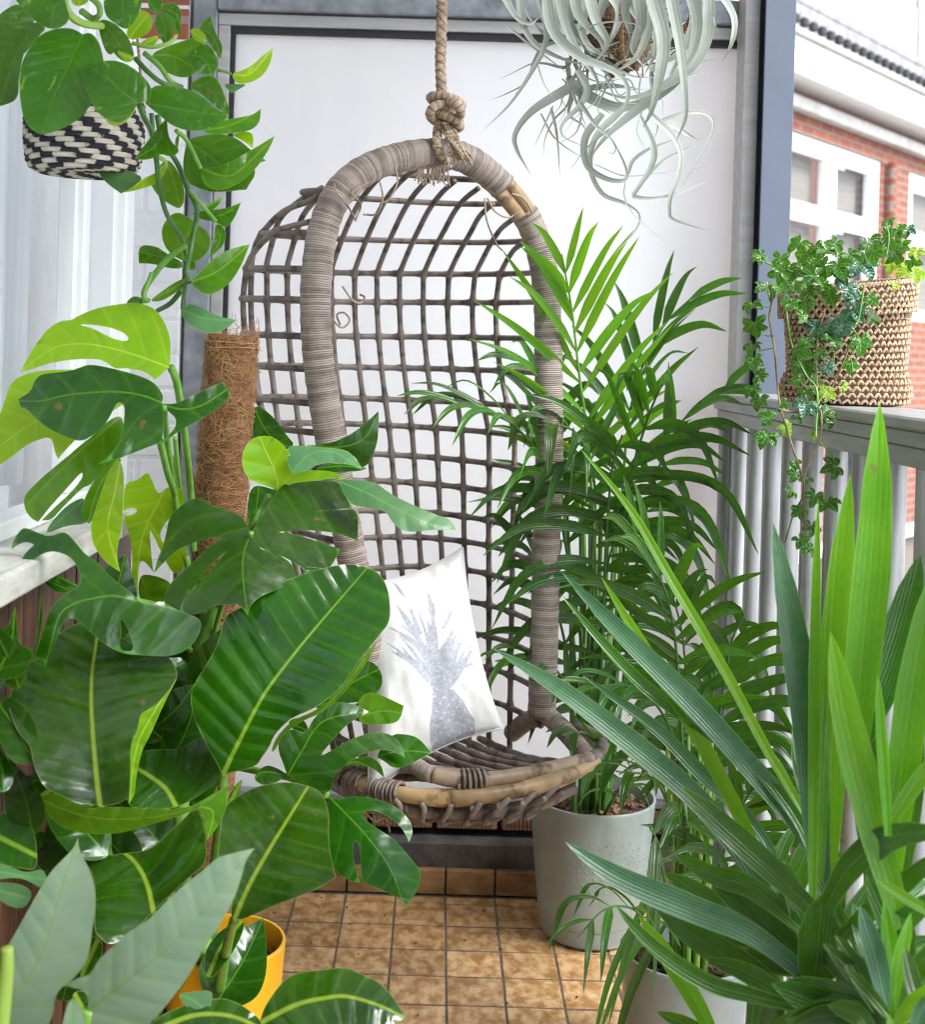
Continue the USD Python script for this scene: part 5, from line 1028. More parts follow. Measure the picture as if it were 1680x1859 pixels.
leaf(st, 'strelitzia_leaf', 'J', [(1115, 1115), (1110, 1000), (1150, 920), (1220, 850), (1330, 800), (1330, 860), (1290, 950), (1240, 1030), (1180, 1100), (1150, 1125)], [(1130, 1120), (1210, 950), (1325, 805)], 1.62, tilt=(0, -0.5), fold=-0.2)
leaf(st, 'grey_leaf', 'J', [(960, 1210), (1050, 1200), (1155, 1190), (1157, 1240), (1140, 1310), (1090, 1335), (1020, 1290)], [(965, 1212), (1060, 1250), (1140, 1310)], 1.36, tilt=(0, -0.6))
leaf(st, 'strelitzia_leaf', 'J', [(800, 1400), (900, 1310), (1050, 1260), (1200, 1228), (1300, 1260), (1400, 1330), (1432, 1377), (1440, 1480), (800, 1480)], [(820, 1420), (1050, 1330), (1250, 1330), (1430, 1400)], 1.34, tilt=(0, -0.9), **SP)
leaf(st, 'strelitzia_leaf', 'J', [(-30, 205), (90, 250), (180, 300), (200, 400), (205, 540), (120, 530), (-30, 500)], [(-20, 350), (80, 400), (200, 460)], 1.58, tilt=(0, -0.5))
leaf(st, 'strelitzia_leaf', 'J', [(500, 880), (560, 930), (560, 1000), (500, 1100), (420, 1130), (480, 1010)], [(540, 900), (440, 1120)], 1.5)
leaf(st, 'strelitzia_leaf', 'J', [(390, 1200), (470, 1190), (490, 1280), (450, 1320), (400, 1290)], [(400, 1200), (460, 1310)], 1.4)
leaf(st, 'strelitzia_leaf', 'J', [(1240, 130), (1330, 20), (1300, 130), (1270, 180), (1240, 200)], [(1245, 190), (1320, 40)], 1.6)
for pts, r0, r1 in (([(405, 1405, 1.56), (403, 1460, 1.60), (392, 1560, 1.70), (384, 1680, 1.75), (380, 1790, 1.77)], 0.006, 0.009), ([(425, 1670, 1.50), (412, 1720, 1.60), (398, 1800, 1.70), (390, 1850, 1.74)], 0.0055, 0.008),
                    ([(181, 1460, 1.5), (190, 1500, 1.52), (197, 1551, 1.56), (230, 1700, 1.68), (290, 1850, 1.76)], 0.0045, 0.007), ([(375, 1715, 1.7), (368, 1760, 1.74), (365, 1820, 1.76)], 0.011, 0.013), ([(280, 1660, 1.5), (300, 1720, 1.6), (330, 1800, 1.74)], 0.005, 0.007),
                    ([(320, 1465, 1.56), (335, 1600, 1.65), (350, 1780, 1.76)], 0.005, 0.008)):
    petiole(st, pts, r0, r1, name='petiole', k=12)
petiole(st, [(245, 1665, 1.47), (262, 1625, 1.465), (285, 1608, 1.46), (305, 1606, 1.46)], 0.0016, 0.0012, m='rope_fibre', name='dry_tendril')

# ---- grey-green philodendron in the bottom left corner
ph = thing('philodendron', 'glaucous grey-green philodendron with arrow-shaped leaves in the bottom left corner', 'philodendron', at(120, 1900, 1.15))
leaf(ph, 'glaucous_leaf', 'J', [(425, 362, 1), (400, 420), (340, 480), (290, 530), (240, 600), (190, 690), (150, 760), (90, 870), (30, 970), (0, 1060), (-30, 1150), (-30, 1420), (250, 1400), (290, 1330), (300, 1230), (330, 1180), (400, 1130), (470, 1050), (490, 970), (500, 880), (520, 760), (520, 650), (500, 560), (460, 480), (430, 420)], [(40, 1290), (150, 1130), (240, 960), (290, 800), (340, 620), (422, 380)], 1.20, tilt=(0.15, -0.5), fold=(0.12, -0.2), bend=0.3, wav=0.12)
leaf(ph, 'glaucous_leaf', 'J', [(1390, 418, 1), (1330, 430), (1250, 450), (1180, 470), (1120, 530), (1050, 580), (980, 640), (900, 710), (830, 790), (760, 840), (690, 880), (620, 950), (550, 1010), (510, 1070), (490, 1110), (430, 1120), (343, 1165, 1), (400, 1180), (450, 1190), (490, 1230), (480, 1290), (460, 1420), (780, 1420), (860, 1330), (950, 1220), (1050, 1080), (1120, 940), (1180, 870), (1240, 760), (1290, 660), (1320, 560), (1340, 480)], [(480, 1300), (640, 1180), (830, 1030), (1000, 880), (1120, 740), (1220, 600), (1385, 425)], 1.15, tilt=(-0.1, -0.35), fold=(-0.15, 0.1), bend=0.3, wav=0.12)
leaf(ph, 'glaucous_leaf', 'J', [(330, 1420), (360, 1290), (390, 1230), (430, 1260), (460, 1340), (475, 1420)], [(400, 1420), (395, 1240)], 1.12, tilt=(0, -0.4))
petiole(ph, [(13, 1720, 1.05), (12, 1760, 1.05), (5, 1820, 1.05), (-6, 1900, 1.05)], 0.0050, 0.0085, m='ivy_lime', name='new_shoot')
petiole(ph, [(15, 1830, 1.20), (5, 1880, 1.2), (0, 1960, 1.2)], 0.006, name='petiole'); petiole(ph, [(160, 1833, 1.15), (150, 1900, 1.15), (140, 1980, 1.15)], 0.006, name='petiole')
sp = thing('leafy_shoot', 'two small rounded bright green leaves reaching in at the lower left edge', 'plant', at(-30, 1650, 1.25))
leaf(sp, 'grey_leaf', 'J', [(-40, 500), (0, 498), (60, 520), (130, 550), (180, 545), (225, 530), (250, 560), (262, 615), (245, 638), (215, 632), (180, 610), (130, 585), (60, 578), (0, 588), (-40, 590)], [(-30, 540), (120, 570), (250, 590)], 1.28, tilt=(0, -0.9), fold=-0.3)
leaf(sp, 'grey_leaf', 'J', [(-40, 605), (60, 605), (130, 620), (170, 650), (172, 690), (130, 748), (60, 740), (0, 700), (-40, 690)], [(-30, 640), (80, 670), (160, 690)], 1.27, tilt=(0, -0.7), fold=-0.3)
petiole(sp, [(-10, 1610, 1.28), (-40, 1640, 1.28), (-60, 1760, 1.28)], 0.003, name='stem')
# ================================================================== HANGING PLANTS
# ---- coiled basket and pothos at the top left
bkc = at(155, 190, 1.62); RB = 0.0715
bk = thing('coiled_basket', 'small black and cream coiled rope basket hanging at the top left with a trailing plant', 'basket', bkc)
mat('coil_rope', {'a': ('attribute', {'attribute': 'lf'}), 'sp': ('separate_xyz', {}), 'm1': ('math', {'math_type': 'multiply', 'value2': 45.0}), 'ad': ('math', {'math_type': 'multiply_add', 'value2': 1.6}), 'g': ('geometry', {}), 'n': ('noise_texture', {'scale': 75.0, 'detail': 4.0}),
    'a2': ('math', {'math_type': 'multiply_add', 'value2': 0.9}), 'fr': ('math', {'math_type': 'pingpong', 'value2': 1.0}), 'r': ('rgb_ramp', {'ramp': [(0.44, (0.016, 0.017, 0.024)), (0.52, (0.50, 0.44, 0.36)), (0.9, (0.62, 0.56, 0.48))]}), 'b': ('bump', {'strength': 0.8, 'distance': 0.003}), 'p': ('principled_bsdf', {'roughness': 0.9})},
    [('a.vector', 'sp.vector'), ('sp.y', 'm1.value1'), ('sp.z', 'ad.value1'), ('m1.value', 'ad.value3'), ('g.position', 'n.vector'), ('n.fac', 'a2.value1'), ('ad.value', 'a2.value3'), ('a2.value', 'fr.value1'), ('fr.value', 'r.fac'), ('r.color', 'p.base_color'), ('n.fac', 'b.height'), ('b.normal', 'p.normal')], 'p.BSDF')
zt, zbm = at(155, 168, 1.62)[2], at(155, 296, 1.62 - RB)[2]
nr = 17
for k in range(nr):
    u = k / (nr - 1); z = zbm + 0.004 + (zt - zbm) * u
    R = RB * (0.93 + 0.07 * math.sin(min(1, u * 2.2) * math.pi / 2)) if k else RB * 0.90
    th = np.linspace(0, 2 * np.pi, 120)
    p = bkc * [1, 1, 0] + np.stack([R * np.cos(th), R * np.sin(th), z + 0.0006 * np.sin(th * 3 + k)], 1)
    v, f, lf = tube(p, 0.0036, 9, cap=False); lf[:, 2] = k * 0.28
    obj('coil', (v, f), 'coil_rope', bk, True, lf)
for k, R in enumerate(np.arange(0.058, 0.004, -0.0088)):
    th = np.linspace(0, 2 * np.pi, 80); v, f, lf = tube(bkc * [1, 1, 0] + np.stack([R * np.cos(th), R * np.sin(th), 0 * th + zbm + 0.001], 1), 0.0049, 8, cap=False); lf[:, 2] = k * 0.3
    obj('coil', (v, f), 'coil_rope', bk, True, lf)
v, f = lathe([(0.0, zt - 0.012), (RB * .5, zt - 0.008), (RB - 0.003, zt - 0.012)], bkc * [1, 1, 0], 40); obj('soil', (v, f), 'soil', bk, True)
for s in (-1, 1):
    v, f, lf = tube(np.array([bkc * [1, 1, 0] + [s * RB, 0, zt], bkc * [1, 1, 0] + [s * RB * 0.5, 0.0, zt + 0.3], bkc * [1, 1, 0] + [0, 0.0, 2.459]]), 0.0018, 6); obj('hanging_cord', (v, f), 'twine', bk, True, lf)

po_ = thing('pothos', 'trailing pothos with yellow-flecked heart-shaped leaves spilling from the coiled basket', 'pothos', bkc)
def PL(o, m, d, mt='pothos_leaf', **kw):
    kw.setdefault('tilt', (0, -0.35)); kw.setdefault('fold', (-0.45, -0.2)); kw.setdefault('bend', 0.3); kw.setdefault('wav', 0.3)
    return leaf(po_, mt, 'A', o, m, d, **kw)
PL([(435, 182, 1), (380, 148), (290, 150), (200, 190), (150, 260), (110, 340), (100, 450), (110, 560), (130, 650), (200, 712), (260, 706), (330, 680), (420, 630), (470, 570), (510, 510), (545, 420), (550, 330), (530, 240), (500, 190), (470, 172)], [(440, 180), (370, 330), (280, 520), (225, 708)], 1.46, tilt=(0.1, -0.3))
PL([(-40, 110), (30, 50), (90, 18), (150, 50), (190, 110), (130, 260), (100, 400), (98, 520), (40, 552), (-40, 570)], [(180, 110), (80, 300), (0, 540)], 1.54, tilt=(0.1, 0.0))
PL([(150, 130), (190, 115), (250, 150), (200, 195), (150, 260), (120, 300)], [(240, 140), (130, 290)], 1.53)
PL([(60, -60), (80, 0), (130, 60), (200, 130), (270, 157), (330, 146), (372, 100), (352, 40), (330, -60)], [(340, -30), (280, 60), (270, 150)], 1.44, tilt=(0, -0.3))
PL([(430, 333, 1), (470, 340), (560, 318), (640, 325), (720, 370), (780, 430), (805, 480), (790, 530), (740, 545), (725, 545), (700, 600), (650, 650), (590, 645), (550, 625), (500, 580), (450, 470), (440, 400)], [(725, 545), (640, 480), (550, 400), (440, 337)], 1.44, tilt=(0.1, -0.5), fold=(-0.3, -0.15))
PL([(725, 545), (705, 605), (655, 655), (600, 672), (548, 632), (600, 612), (660, 585)], [(720, 550), (650, 620), (560, 640)], 1.435, 'pothos_yellow', name='leaf_margin')
PL([(530, 100), (590, 115), (650, 160), (690, 220), (712, 300), (690, 332), (640, 320), (600, 272), (590, 292), (560, 282), (530, 200), (520, 140)], [(540, 110), (620, 220), (705, 310)], 1.50)
PL([(590, 262), (620, 265), (680, 290), (712, 300), (690, 334), (640, 322), (605, 290)], [(600, 275), (700, 310)], 1.49, 'young_leaf')
PL([(545, -30), (760, -40), (740, 60), (700, 130), (662, 162), (600, 122), (550, 80)], [(640, -20), (650, 60), (660, 150)], 1.52)
PL([(690, 110), (740, 50), (790, 70), (810, 120), (790, 170), (740, 200), (690, 216), (662, 182)], [(780, 80), (730, 140), (680, 210)], 1.53, 'young_leaf')
PL([(720, 245), (780, 200), (840, 185), (830, 225), (780, 262)], [(730, 250), (835, 195)], 1.55, 'young_leaf')
PL([(810, 120), (840, 60), (900, 80), (930, 140), (900, 210), (870, 247, 1), (840, 190)], [(840, 70), (870, 150), (872, 240)], 1.56)
PL([(840, 30), (920, 8), (960, 60), (950, 130), (965, 192, 1), (930, 170), (915, 110), (860, 75)], [(850, 40), (930, 80), (960, 185)], 1.60)
PL([(770, -20), (850, -10), (860, 20), (830, 80), (790, 60)], [(780, 0), (830, 70)], 1.57)
PL([(370, -40), (480, -40), (470, 10), (420, 40), (375, 20)], [(420, -30), (420, 38)], 1.50, 'young_leaf')
PL([(790, 290), (870, 250), (960, 220), (1040, 190), (1080, 230), (1060, 300), (1040, 390), (970, 416), (890, 392), (830, 350)], [(795, 290), (920, 300), (1040, 370)], 1.62, 'mid_leaf')
PL([(985, 290), (1040, 240), (1100, 234), (1140, 290), (1152, 350), (1120, 402, 1), (1050, 390), (1010, 350)], [(990, 290), (1070, 310), (1120, 395)], 1.60)
PL([(1000, 155), (1040, 150), (1092, 190), (1085, 230), (1040, 225), (1010, 190)], [(1000, 160), (1085, 220)], 1.60, 'young_leaf')
PL([(1040, 150), (1110, 84, 1), (1142, 190), (1178, 240), (1165, 315, 1), (1120, 255), (1080, 190)], [(1050, 155), (1120, 190), (1165, 300)], 1.61)
PL([(1215, 390), (1290, 370), (1350, 330), (1390, 290), (1440, 254, 1), (1430, 330), (1390, 400), (1320, 440), (1250, 446)], [(1220, 392), (1320, 390), (1438, 260)], 1.62, 'young_leaf', tilt=(0.2, 0.1))
PL([(1170, 443), (1250, 445), (1312, 446), (1222, 493, 1)], [(1172, 445), (1222, 490)], 1.63, 'grey_leaf')
PL([(760, 540), (800, 450), (900, 455), (1000, 470), (1080, 520), (1130, 570), (1212, 612, 1), (1150, 662), (1080, 690), (980, 692), (900, 660), (830, 600), (780, 560)], [(770, 545), (950, 580), (1208, 613)], 1.48, tilt=(0, -0.5))
PL([(990, 460), (1050, 410), (1120, 394), (1160, 440), (1190, 520), (1216, 590), (1190, 610), (1100, 530), (1040, 480)], [(1000, 455), (1100, 470), (1200, 600)], 1.57)
PL([(1060, 690), (1160, 640), (1260, 620), (1330, 610), (1377, 573, 1), (1372, 650), (1320, 692), (1220, 706), (1120, 712)], [(1065, 692), (1220, 660), (1372, 585)], 1.62, 'mid_leaf', tilt=(0, -0.8))
PL([(1210, 708), (1340, 688), (1334, 785, 1), (1280, 742)], [(1215, 710), (1330, 770)], 1.63, 'young_leaf')
PL([(710, 840, 1), (760, 770), (820, 690), (880, 623, 1), (890, 740), (958, 795), (900, 832), (850, 810), (810, 836), (760, 846)], [(870, 640), (830, 760), (715, 838)], 1.48)
PL([(985, 740), (1060, 715), (1170, 705), (1260, 735), (1320, 790), (1404, 848, 1), (1340, 870), (1350, 930), (1290, 1000, 1), (1200, 1012), (1120, 1015), (1040, 992), (985, 960), (960, 880)], [(990, 745), (1150, 860), (1290, 995)], 1.58)
PL([(1055, 890), (1150, 880), (1230, 850), (1330, 790), (1450, 718, 1), (1420, 790), (1360, 880), (1290, 950), (1200, 1000), (1110, 1003), (1070, 960)], [(1060, 892), (1200, 930), (1300, 870), (1445, 725)], 1.55, 'mid_leaf', tilt=(0, -0.5))
PL([(1180, 1010), (1280, 970), (1345, 925), (1300, 1002, 1), (1220, 1005)], [(1185, 1010), (1340, 930)], 1.58)
PL([(505, 875), (600, 868), (700, 910), (760, 940), (700, 990), (640, 1022, 1), (580, 982), (530, 932)], [(510, 878), (650, 950), (760, 945)], 1.60, 'grey_leaf')
PL([(760, 940), (820, 915), (872, 858), (876, 910), (830, 970), (740, 1000), (640, 1022), (700, 985)], [(760, 945), (650, 1020)], 1.595, 'young_leaf', tilt=(0, 0.3))
PL([(870, 830), (930, 880), (980, 1010), (960, 1112), (880, 1072), (820, 1020), (790, 960)], [(880, 840), (920, 970), (955, 1105)], 1.66, 'mid_leaf')
PL([(850, 1200), (900, 1130), (960, 1120), (1050, 1190), (1110, 1240), (1110, 1310), (1060, 1370), (990, 1390), (910, 1350), (860, 1290)], [(1040, 1180), (970, 1270), (960, 1380)], 1.66, 'mid_leaf')
PL([(1000, 1120), (1100, 1110), (1200, 1100), (1272, 1068, 1), (1240, 1150), (1190, 1212), (1140, 1170), (1060, 1160)], [(1005, 1125), (1150, 1140), (1268, 1075)], 1.62)
PL([(1060, 1110), (1110, 1075), (1175, 1040, 1), (1150, 1090), (1100, 1120)], [(1065, 1112), (1172, 1045)], 1.63, 'mid_leaf')
PL([(1138, 1170), (1200, 1220), (1180, 1300), (1100, 1362, 1), (1130, 1260)], [(1140, 1175), (1160, 1270), (1105, 1355)], 1.61)
PL([(730, 1290), (830, 1300), (880, 1340), (980, 1392), (950, 1422), (870, 1412), (810, 1392), (733, 1390, 1)], [(975, 1400), (860, 1360), (735, 1330)], 1.64)
PL([(1000, 1490), (1060, 1430), (1130, 1360), (1220, 1310), (1317, 1289, 1), (1280, 1390), (1220, 1490), (1150, 1540), (1090, 1558), (1040, 1530)], [(1000, 1492), (1150, 1430), (1312, 1294)], 1.58, 'mid_leaf')
PL([(1000, 1490), (1060, 1470), (1110, 1520), (1120, 1556), (1085, 1560), (1040, 1532)], [(1002, 1492), (1100, 1550)], 1.575, 'pothos_yellow', name='leaf_margin')
PL([(785, 1590), (850, 1540), (920, 1490), (990, 1460), (1004, 1488), (920, 1550), (850, 1592)], [(1000, 1470), (900, 1530), (790, 1588)], 1.60, 'mid_leaf')
PL([(950, 1640), (1000, 1600), (1080, 1630), (1150, 1670), (1247, 1688, 1), (1190, 1740), (1120, 1762), (1040, 1742), (980, 1700)], [(955, 1630), (1080, 1680), (1243, 1692)], 1.60, 'grey_leaf', tilt=(0, -0.9))
PL([(660, 1602), (700, 1560), (750, 1570), (752, 1612), (700, 1625)], [(665, 1600), (750, 1590)], 1.62)
PL([(985, 1390), (1020, 1370), (1035, 1400), (1025, 1430), (1000, 1420)], [(990, 1390), (1025, 1425)], 1.63)
PL([(920, 740), (950, 690), (940, 780), (930, 800)], [(925, 745), (940, 790)], 1.6)
for pts, r, m in (([(330, -40, 1.46), (345, 40, 1.45), (390, 100, 1.46), (460, 130, 1.48), (540, 140, 1.5)], .0050, 'ivy_lime'), ([(470, -20, 1.5), (520, 30, 1.5), (525, 80, 1.5), (490, 100, 1.52)], .0038, 'stem_green'), ([(430, 60, 1.5), (500, 110, 1.52), (560, 150, 1.55)], .0042, 'stem_green'),
                  ([(700, 230, 1.55), (800, 250, 1.54), (900, 225, 1.54), (930, 190, 1.56)], .0026, 'ivy_lime'), ([(715, 310, 1.55), (780, 380, 1.54), (860, 440, 1.54), (960, 460, 1.56)], .0034, 'stem_dark'), ([(760, 280, 1.56), (840, 350, 1.56), (900, 430, 1.56), (960, 460, 1.58)], .0034, 'stem_green'),
                  ([(730, 540, 1.46), (760, 620, 1.50), (800, 700, 1.55), (825, 840, 1.58), (840, 980, 1.60), (880, 1130, 1.62), (960, 1260, 1.63), (985, 1350, 1.63)], .0036, 'stem_dark'),
                  ([(830, 610, 1.58), (860, 740, 1.58), (940, 870, 1.60), (990, 1000, 1.60), (1040, 1110, 1.62), (1020, 1230, 1.61), (1005, 1320, 1.60), (985, 1430, 1.60), (1000, 1490, 1.59)], .0036, 'stem_dark'),
                  ([(930, 690, 1.55), (985, 742, 1.57), (1060, 890, 1.55)], .003, 'stem_green'), ([(990, 1000, 1.60), (1080, 1100, 1.61), (1140, 1170, 1.61)], .0028, 'stem_green'),
                  ([(1150, 372, 1.62), (1190, 380, 1.62), (1220, 392, 1.62)], .002, 'stem_green'), ([(980, 1290, 1.62), (880, 1370, 1.62), (800, 1470, 1.62), (760, 1540, 1.62), (765, 1600, 1.62)], .0042, 'stem_green'),
                  ([(985, 1480, 1.60), (970, 1560, 1.60), (960, 1630, 1.60)], .0026, 'stem_dark'), ([(960, 1530, 1.62), (900, 1600, 1.63), (830, 1640, 1.65)], .0036, 'stem_dark'), ([(800, 600, 1.6), (806, 700, 1.6), (800, 800, 1.6)], .003, 'stem_dark'),
                  ([(825, 825, 1.58), (870, 850, 1.59), (872, 890, 1.595)], .0028, 'ivy_lime'), ([(790, 1590, 1.6), (760, 1560, 1.6), (800, 1440, 1.61)], .003, 'stem_green')):
    p = np.array(pts); xy = un('A', p[:, :2]); petiole(po_, np.c_[xy, p[:, 2]], r, r * .85, m=m, name='vine')

# ---- tillandsia at the top right
tc = at(1135, 30, 1.80)
ti = thing('air_plant', 'large silvery air plant with curling strap leaves hanging at the top right', 'air plant', tc)
kv = trimesh.creation.icosphere(4, 1.0); q = kv.vertices * [0.046, 0.040, 0.075] * (1 + 0.55 * (meshkit.fbm(kv.vertices * 4, 4, 5) - 0.5)[:, None]) + at(1128, 40, 1.82)
obj('root_ball', trimesh.Trimesh(q, kv.faces, process=False), 'root_mass', ti, True)
def TL(pts, w, d0=1.78, dm=0.0, d1=None, tw=1.0, name='leaf'):
    """ribbon through crop-C points; w: greatest width in crop pixels; depth d0 -> d0 + dm at the middle -> d1."""
    d1 = d0 if d1 is None else d1
    xy = un('C', pts); n = len(xy); u = np.linspace(0, 1, n)
    d = d0 + (d1 - d0) * u + dm * np.sin(np.pi * u)
    p = spline(at(xy[:, 0], xy[:, 1], d), 70)
    s = np.linspace(0, 1, 70)
    ww = 1.05 * w / 2.9054 / FPX * d0 / 2 * np.clip(1.03 - s ** 1.7, 0.03, 1) * np.clip(0.75 + s * 2, 0, 1) * np.interp(w, [8, 24], [0.65, 1])
    v, f, lf = ribbon(p, ww, np.array([0, -1, 0.15]), fold=0.42, twist=0.8 * tw * np.sin(s * 5 + w) * (0.3 + 0.9 * s), cols=7)
    return obj(name, (v, f), 'silver_leaf', ti, True, lf)
for pts, w, *r in [
    ([(930, -60), (1000, 200), (980, 400), (940, 580), (895, 672)], 85, 1.70, -0.03, 1.72, 0.15), ([(1030, -60), (1080, 200), (1110, 450), (1118, 620), (1070, 745)], 62, 1.72, -0.03, 1.74, 0.25),
    ([(1240, -60), (1225, 200), (1130, 370), (960, 480), (800, 520), (600, 455)], 70, 1.78, 0, 1.80, 0.5), ([(1110, 390), (1000, 480), (860, 580), (720, 700), (640, 800), (620, 860)], 62, 1.80, 0, 1.80, 0.6),
    ([(1300, -40), (1372, 100), (1362, 230), (1310, 330)], 44, 1.78, -0.02, 1.8, 0.5), ([(380, -60), (420, 160), (560, 300), (740, 380), (812, 470), (790, 580), (690, 690)], 60, 1.74, -0.02, 1.75, 0.35),
    ([(150, -40), (220, 90), (300, 125), (345, 92)], 44, 1.78, 0, 1.8, 0.8), ([(240, -60), (260, 130), (330, 240), (470, 312), (600, 345)], 44, 1.80, 0, 1.78, 0.5),
    ([(330, -50), (385, 150), (370, 260), (320, 360), (200, 540), (55, 685)], 34, 1.76, 0, 1.74, 0.3), ([(560, 440), (430, 510), (300, 600), (222, 710), (232, 800), (300, 920)], 52, 1.80, 0, 1.78, 0.5),
    ([(545, 370), (600, 470), (560, 560), (470, 650), (470, 720), (575, 772)], 36, 1.78, 0, 1.79, 0.6), ([(490, 430), (620, 520), (770, 570), (920, 520), (1060, 380)], 66, 1.82, 0, 1.84, 0.3),
    ([(680, 600), (590, 730), (600, 870), (700, 942), (795, 950), (800, 880), (735, 735)], 40, 1.78, 0, 1.8, 0.9), ([(800, 560), (650, 720), (618, 880), (680, 1020), (800, 1075), (872, 1135), (850, 1220), (735, 1350)], 34, 1.80, 0, 1.82, 1.0),
    ([(880, 620), (950, 780), (940, 880), (860, 1010), (850, 1037), (960, 1047), (1110, 1010), (1240, 955)], 34, 1.74, 0, 1.76, 1.0), ([(940, 610), (1050, 720), (1092, 820), (1080, 930), (1042, 1030), (1035, 1110), (1060, 1160), (1235, 1217)], 38, 1.74, 0, 1.76, 0.9),
    ([(960, 650), (1100, 602), (1210, 598), (1265, 650), (1235, 760), (1160, 880), (1085, 1005)], 24, 1.76, 0, 1.78, 0.6), ([(960, 645), (1060, 670), (1120, 705), (1192, 745)], 38, 1.77, 0, 1.8, 0.6),
    ([(815, 920), (840, 850), (920, 790), (1050, 740), (1110, 690)], 22, 1.80, 0, 1.8, 0.5), ([(880, 980), (940, 905), (1010, 840), (1100, 795), (1195, 755)], 20, 1.80, 0, 1.8, 0.5),
    ([(410, 570), (440, 720), (456, 930)], 18, 1.79, 0, 1.79, 0.3), ([(420, 560), (370, 670), (315, 785)], 14, 1.79, 0, 1.79, 0.3), ([(490, -60), (510, 130), (580, 230), (700, 330), (830, 402), (960, 412)], 48, 1.80, 0, 1.8, 0.4),
    ([(620, -60), (570, 150), (620, 260), (740, 305), (860, 380)], 50, 1.77, 0, 1.8, 0.5), ([(720, -60), (660, 80), (640, 210)], 56, 1.76, 0, 1.78, 0.5), ([(780, -60), (830, 40), (872, 125)], 80, 1.74, 0, 1.76, 0.3),
    ([(640, 870), (800, 930), (1000, 912), (1240, 880)], 12, 1.8, 0, 1.8, 0.3), ([(355, 600), (420, 720), (520, 800), (590, 835)], 14, 1.8, 0, 1.8, 0.4), ([(560, 540), (640, 660), (710, 720), (748, 780), (735, 812), (705, 800)], 24, 1.77, 0, 1.78, 0.6),
    ([(720, 680), (600, 780), (505, 905)], 14, 1.78, 0, 1.78, 0.3), ([(440, -60), (430, 150), (500, 260), (640, 330)], 56, 1.82, 0, 1.82, 0.5), ([(1170, -60), (1160, 150), (1060, 300), (900, 350)], 60, 1.82, 0, 1.82, 0.5),
    ([(330, 320), (370, 440), (435, 540)], 12, 1.77, 0, 1.77, 0.3), ([(800, 960), (795, 1040), (850, 1140), (1015, 1285)], 12, 1.8, 0, 1.8, 0.5), ([(180, 140), (300, 240), (420, 330), (540, 420)], 16, 1.83, 0, 1.83, 0.4), ([(600, 470), (720, 455), (880, 470)], 34, 1.83, 0, 1.83, 0.3),
    ([(940, 380), (1000, 300), (900, 160), (860, -40)], 46, 1.84, 0, 1.86, 0.4), ([(870, 350), (950, 250), (940, 100), (980, -60)], 40, 1.86, 0, 1.86, 0.4), ([(560, 160), (700, 120), (840, 125), (885, 165), (800, 175)], 14, 1.75, -0.03, 1.75, 0.6), ([(1120, 400), (1250, 380)], 16, 1.8, 0, 1.8, 0.2),
    ([(700, 420), (640, 540), (540, 620), (440, 760)], 10, 1.78, 0, 1.78, 0.3), ([(1265, 90), (1290, 175)], 9, 1.76, 0, 1.76, .1), ([(520, 480), (560, 590), (600, 680)], 18, 1.79, 0, 1.79, .3)]:
    TL(pts, w, *r)
for pts, w in (([(600, -60), (640, 100), (705, 230), (640, 335)], 64), ([(860, -60), (885, 120), (840, 260), (905, 365)], 66), ([(700, -60), (765, 60), (740, 180), (690, 265)], 56), ([(970, -60), (925, 150), (860, 300), (745, 385)], 60),
               ([(520, -60), (560, 90), (665, 215), (690, 320)], 54), ([(830, -60), (800, 60), (830, 200), (800, 330)], 48), ([(1010, -60), (960, 90), (965, 260), (900, 400)], 58), ([(450, -60), (480, 120), (540, 260), (650, 420), (640, 520)], 56), ([(1130, -60), (1180, 120), (1140, 300), (1020, 430), (900, 500)], 60)):
    TL(pts, w, 1.735, 0, 1.76, 0.4)
rs = np.random.default_rng(5)
for k in range(26):
    x0 = rs.uniform(480, 1050); s0 = rs.uniform(150, 430); a_ = rs.normal(0, 1.0); q = [(x0, s0)]
    for j in range(5):
        a_ += rs.normal(0.0, 0.55); st_ = rs.uniform(50, 130); q.append((q[-1][0] + st_ * math.sin(a_), q[-1][1] + st_ * math.cos(a_)))
    TL(q, rs.uniform(8, 26), rs.uniform(1.76, 1.86), 0, rs.uniform(1.76, 1.86), 0.5)
for pts in ([(770, -60, 1.74), (778, 120, 1.75), (785, 290, 1.77), (800, 330, 1.80)], [(1190, -60, 1.82), (1160, 60, 1.82), (1110, 170, 1.83)]):
    p = np.array(pts); xy = un('C', p[:, :2]); twisted(pathpx(np.c_[xy, p[:, 2]], 20), 0.0018, 0.0022, 9, 'twine', ti, 'twine', 2, 70)
for k in range(70):
    a = rng.uniform(0, 6.28); b = rng.uniform(-1, 1); c = at(1128, 40, 1.82) + np.array([0.046 * math.cos(a), -abs(0.04 * math.sin(a)), 0.075 * b]); e = c + rng.normal(0, 0.022, 3); g_ = (c + e) / 2 + rng.normal(0, 0.012, 3)
    v, f, lf = tube(spline(np.array([c, g_, e]), 10), 0.0009, 5); obj('root', (v, f), 'root_mass' if k % 2 else 'stem_brown', ti, True)
# ================================================================== PALMS, YUCCA, POTS ON THE RIGHT
c1 = at(1072, 1600, 2.45)[:2]
gp, grad = pot('grey_pot', 'pale sage green ceramic pot with a dimpled band standing on the tiles under the chair', c1[0], c1[1], 0.262, 0.119, 0.091, 'glaze_grey', 0.238, group=None)
dimples(gp, c1[0], c1[1], grad, [(0.205 - k * 0.0125, 46) for k in range(8)], 'glaze_grey')
c2_ = at(1245, 1760, 1.95)[:2]
gp2, grad2 = pot('grey_pot', 'pale grey-green pot at the bottom edge, half hidden by yucca leaves', c2_[0], c2_[1], 0.20, 0.099, 0.082, 'glaze_pale', 0.168)

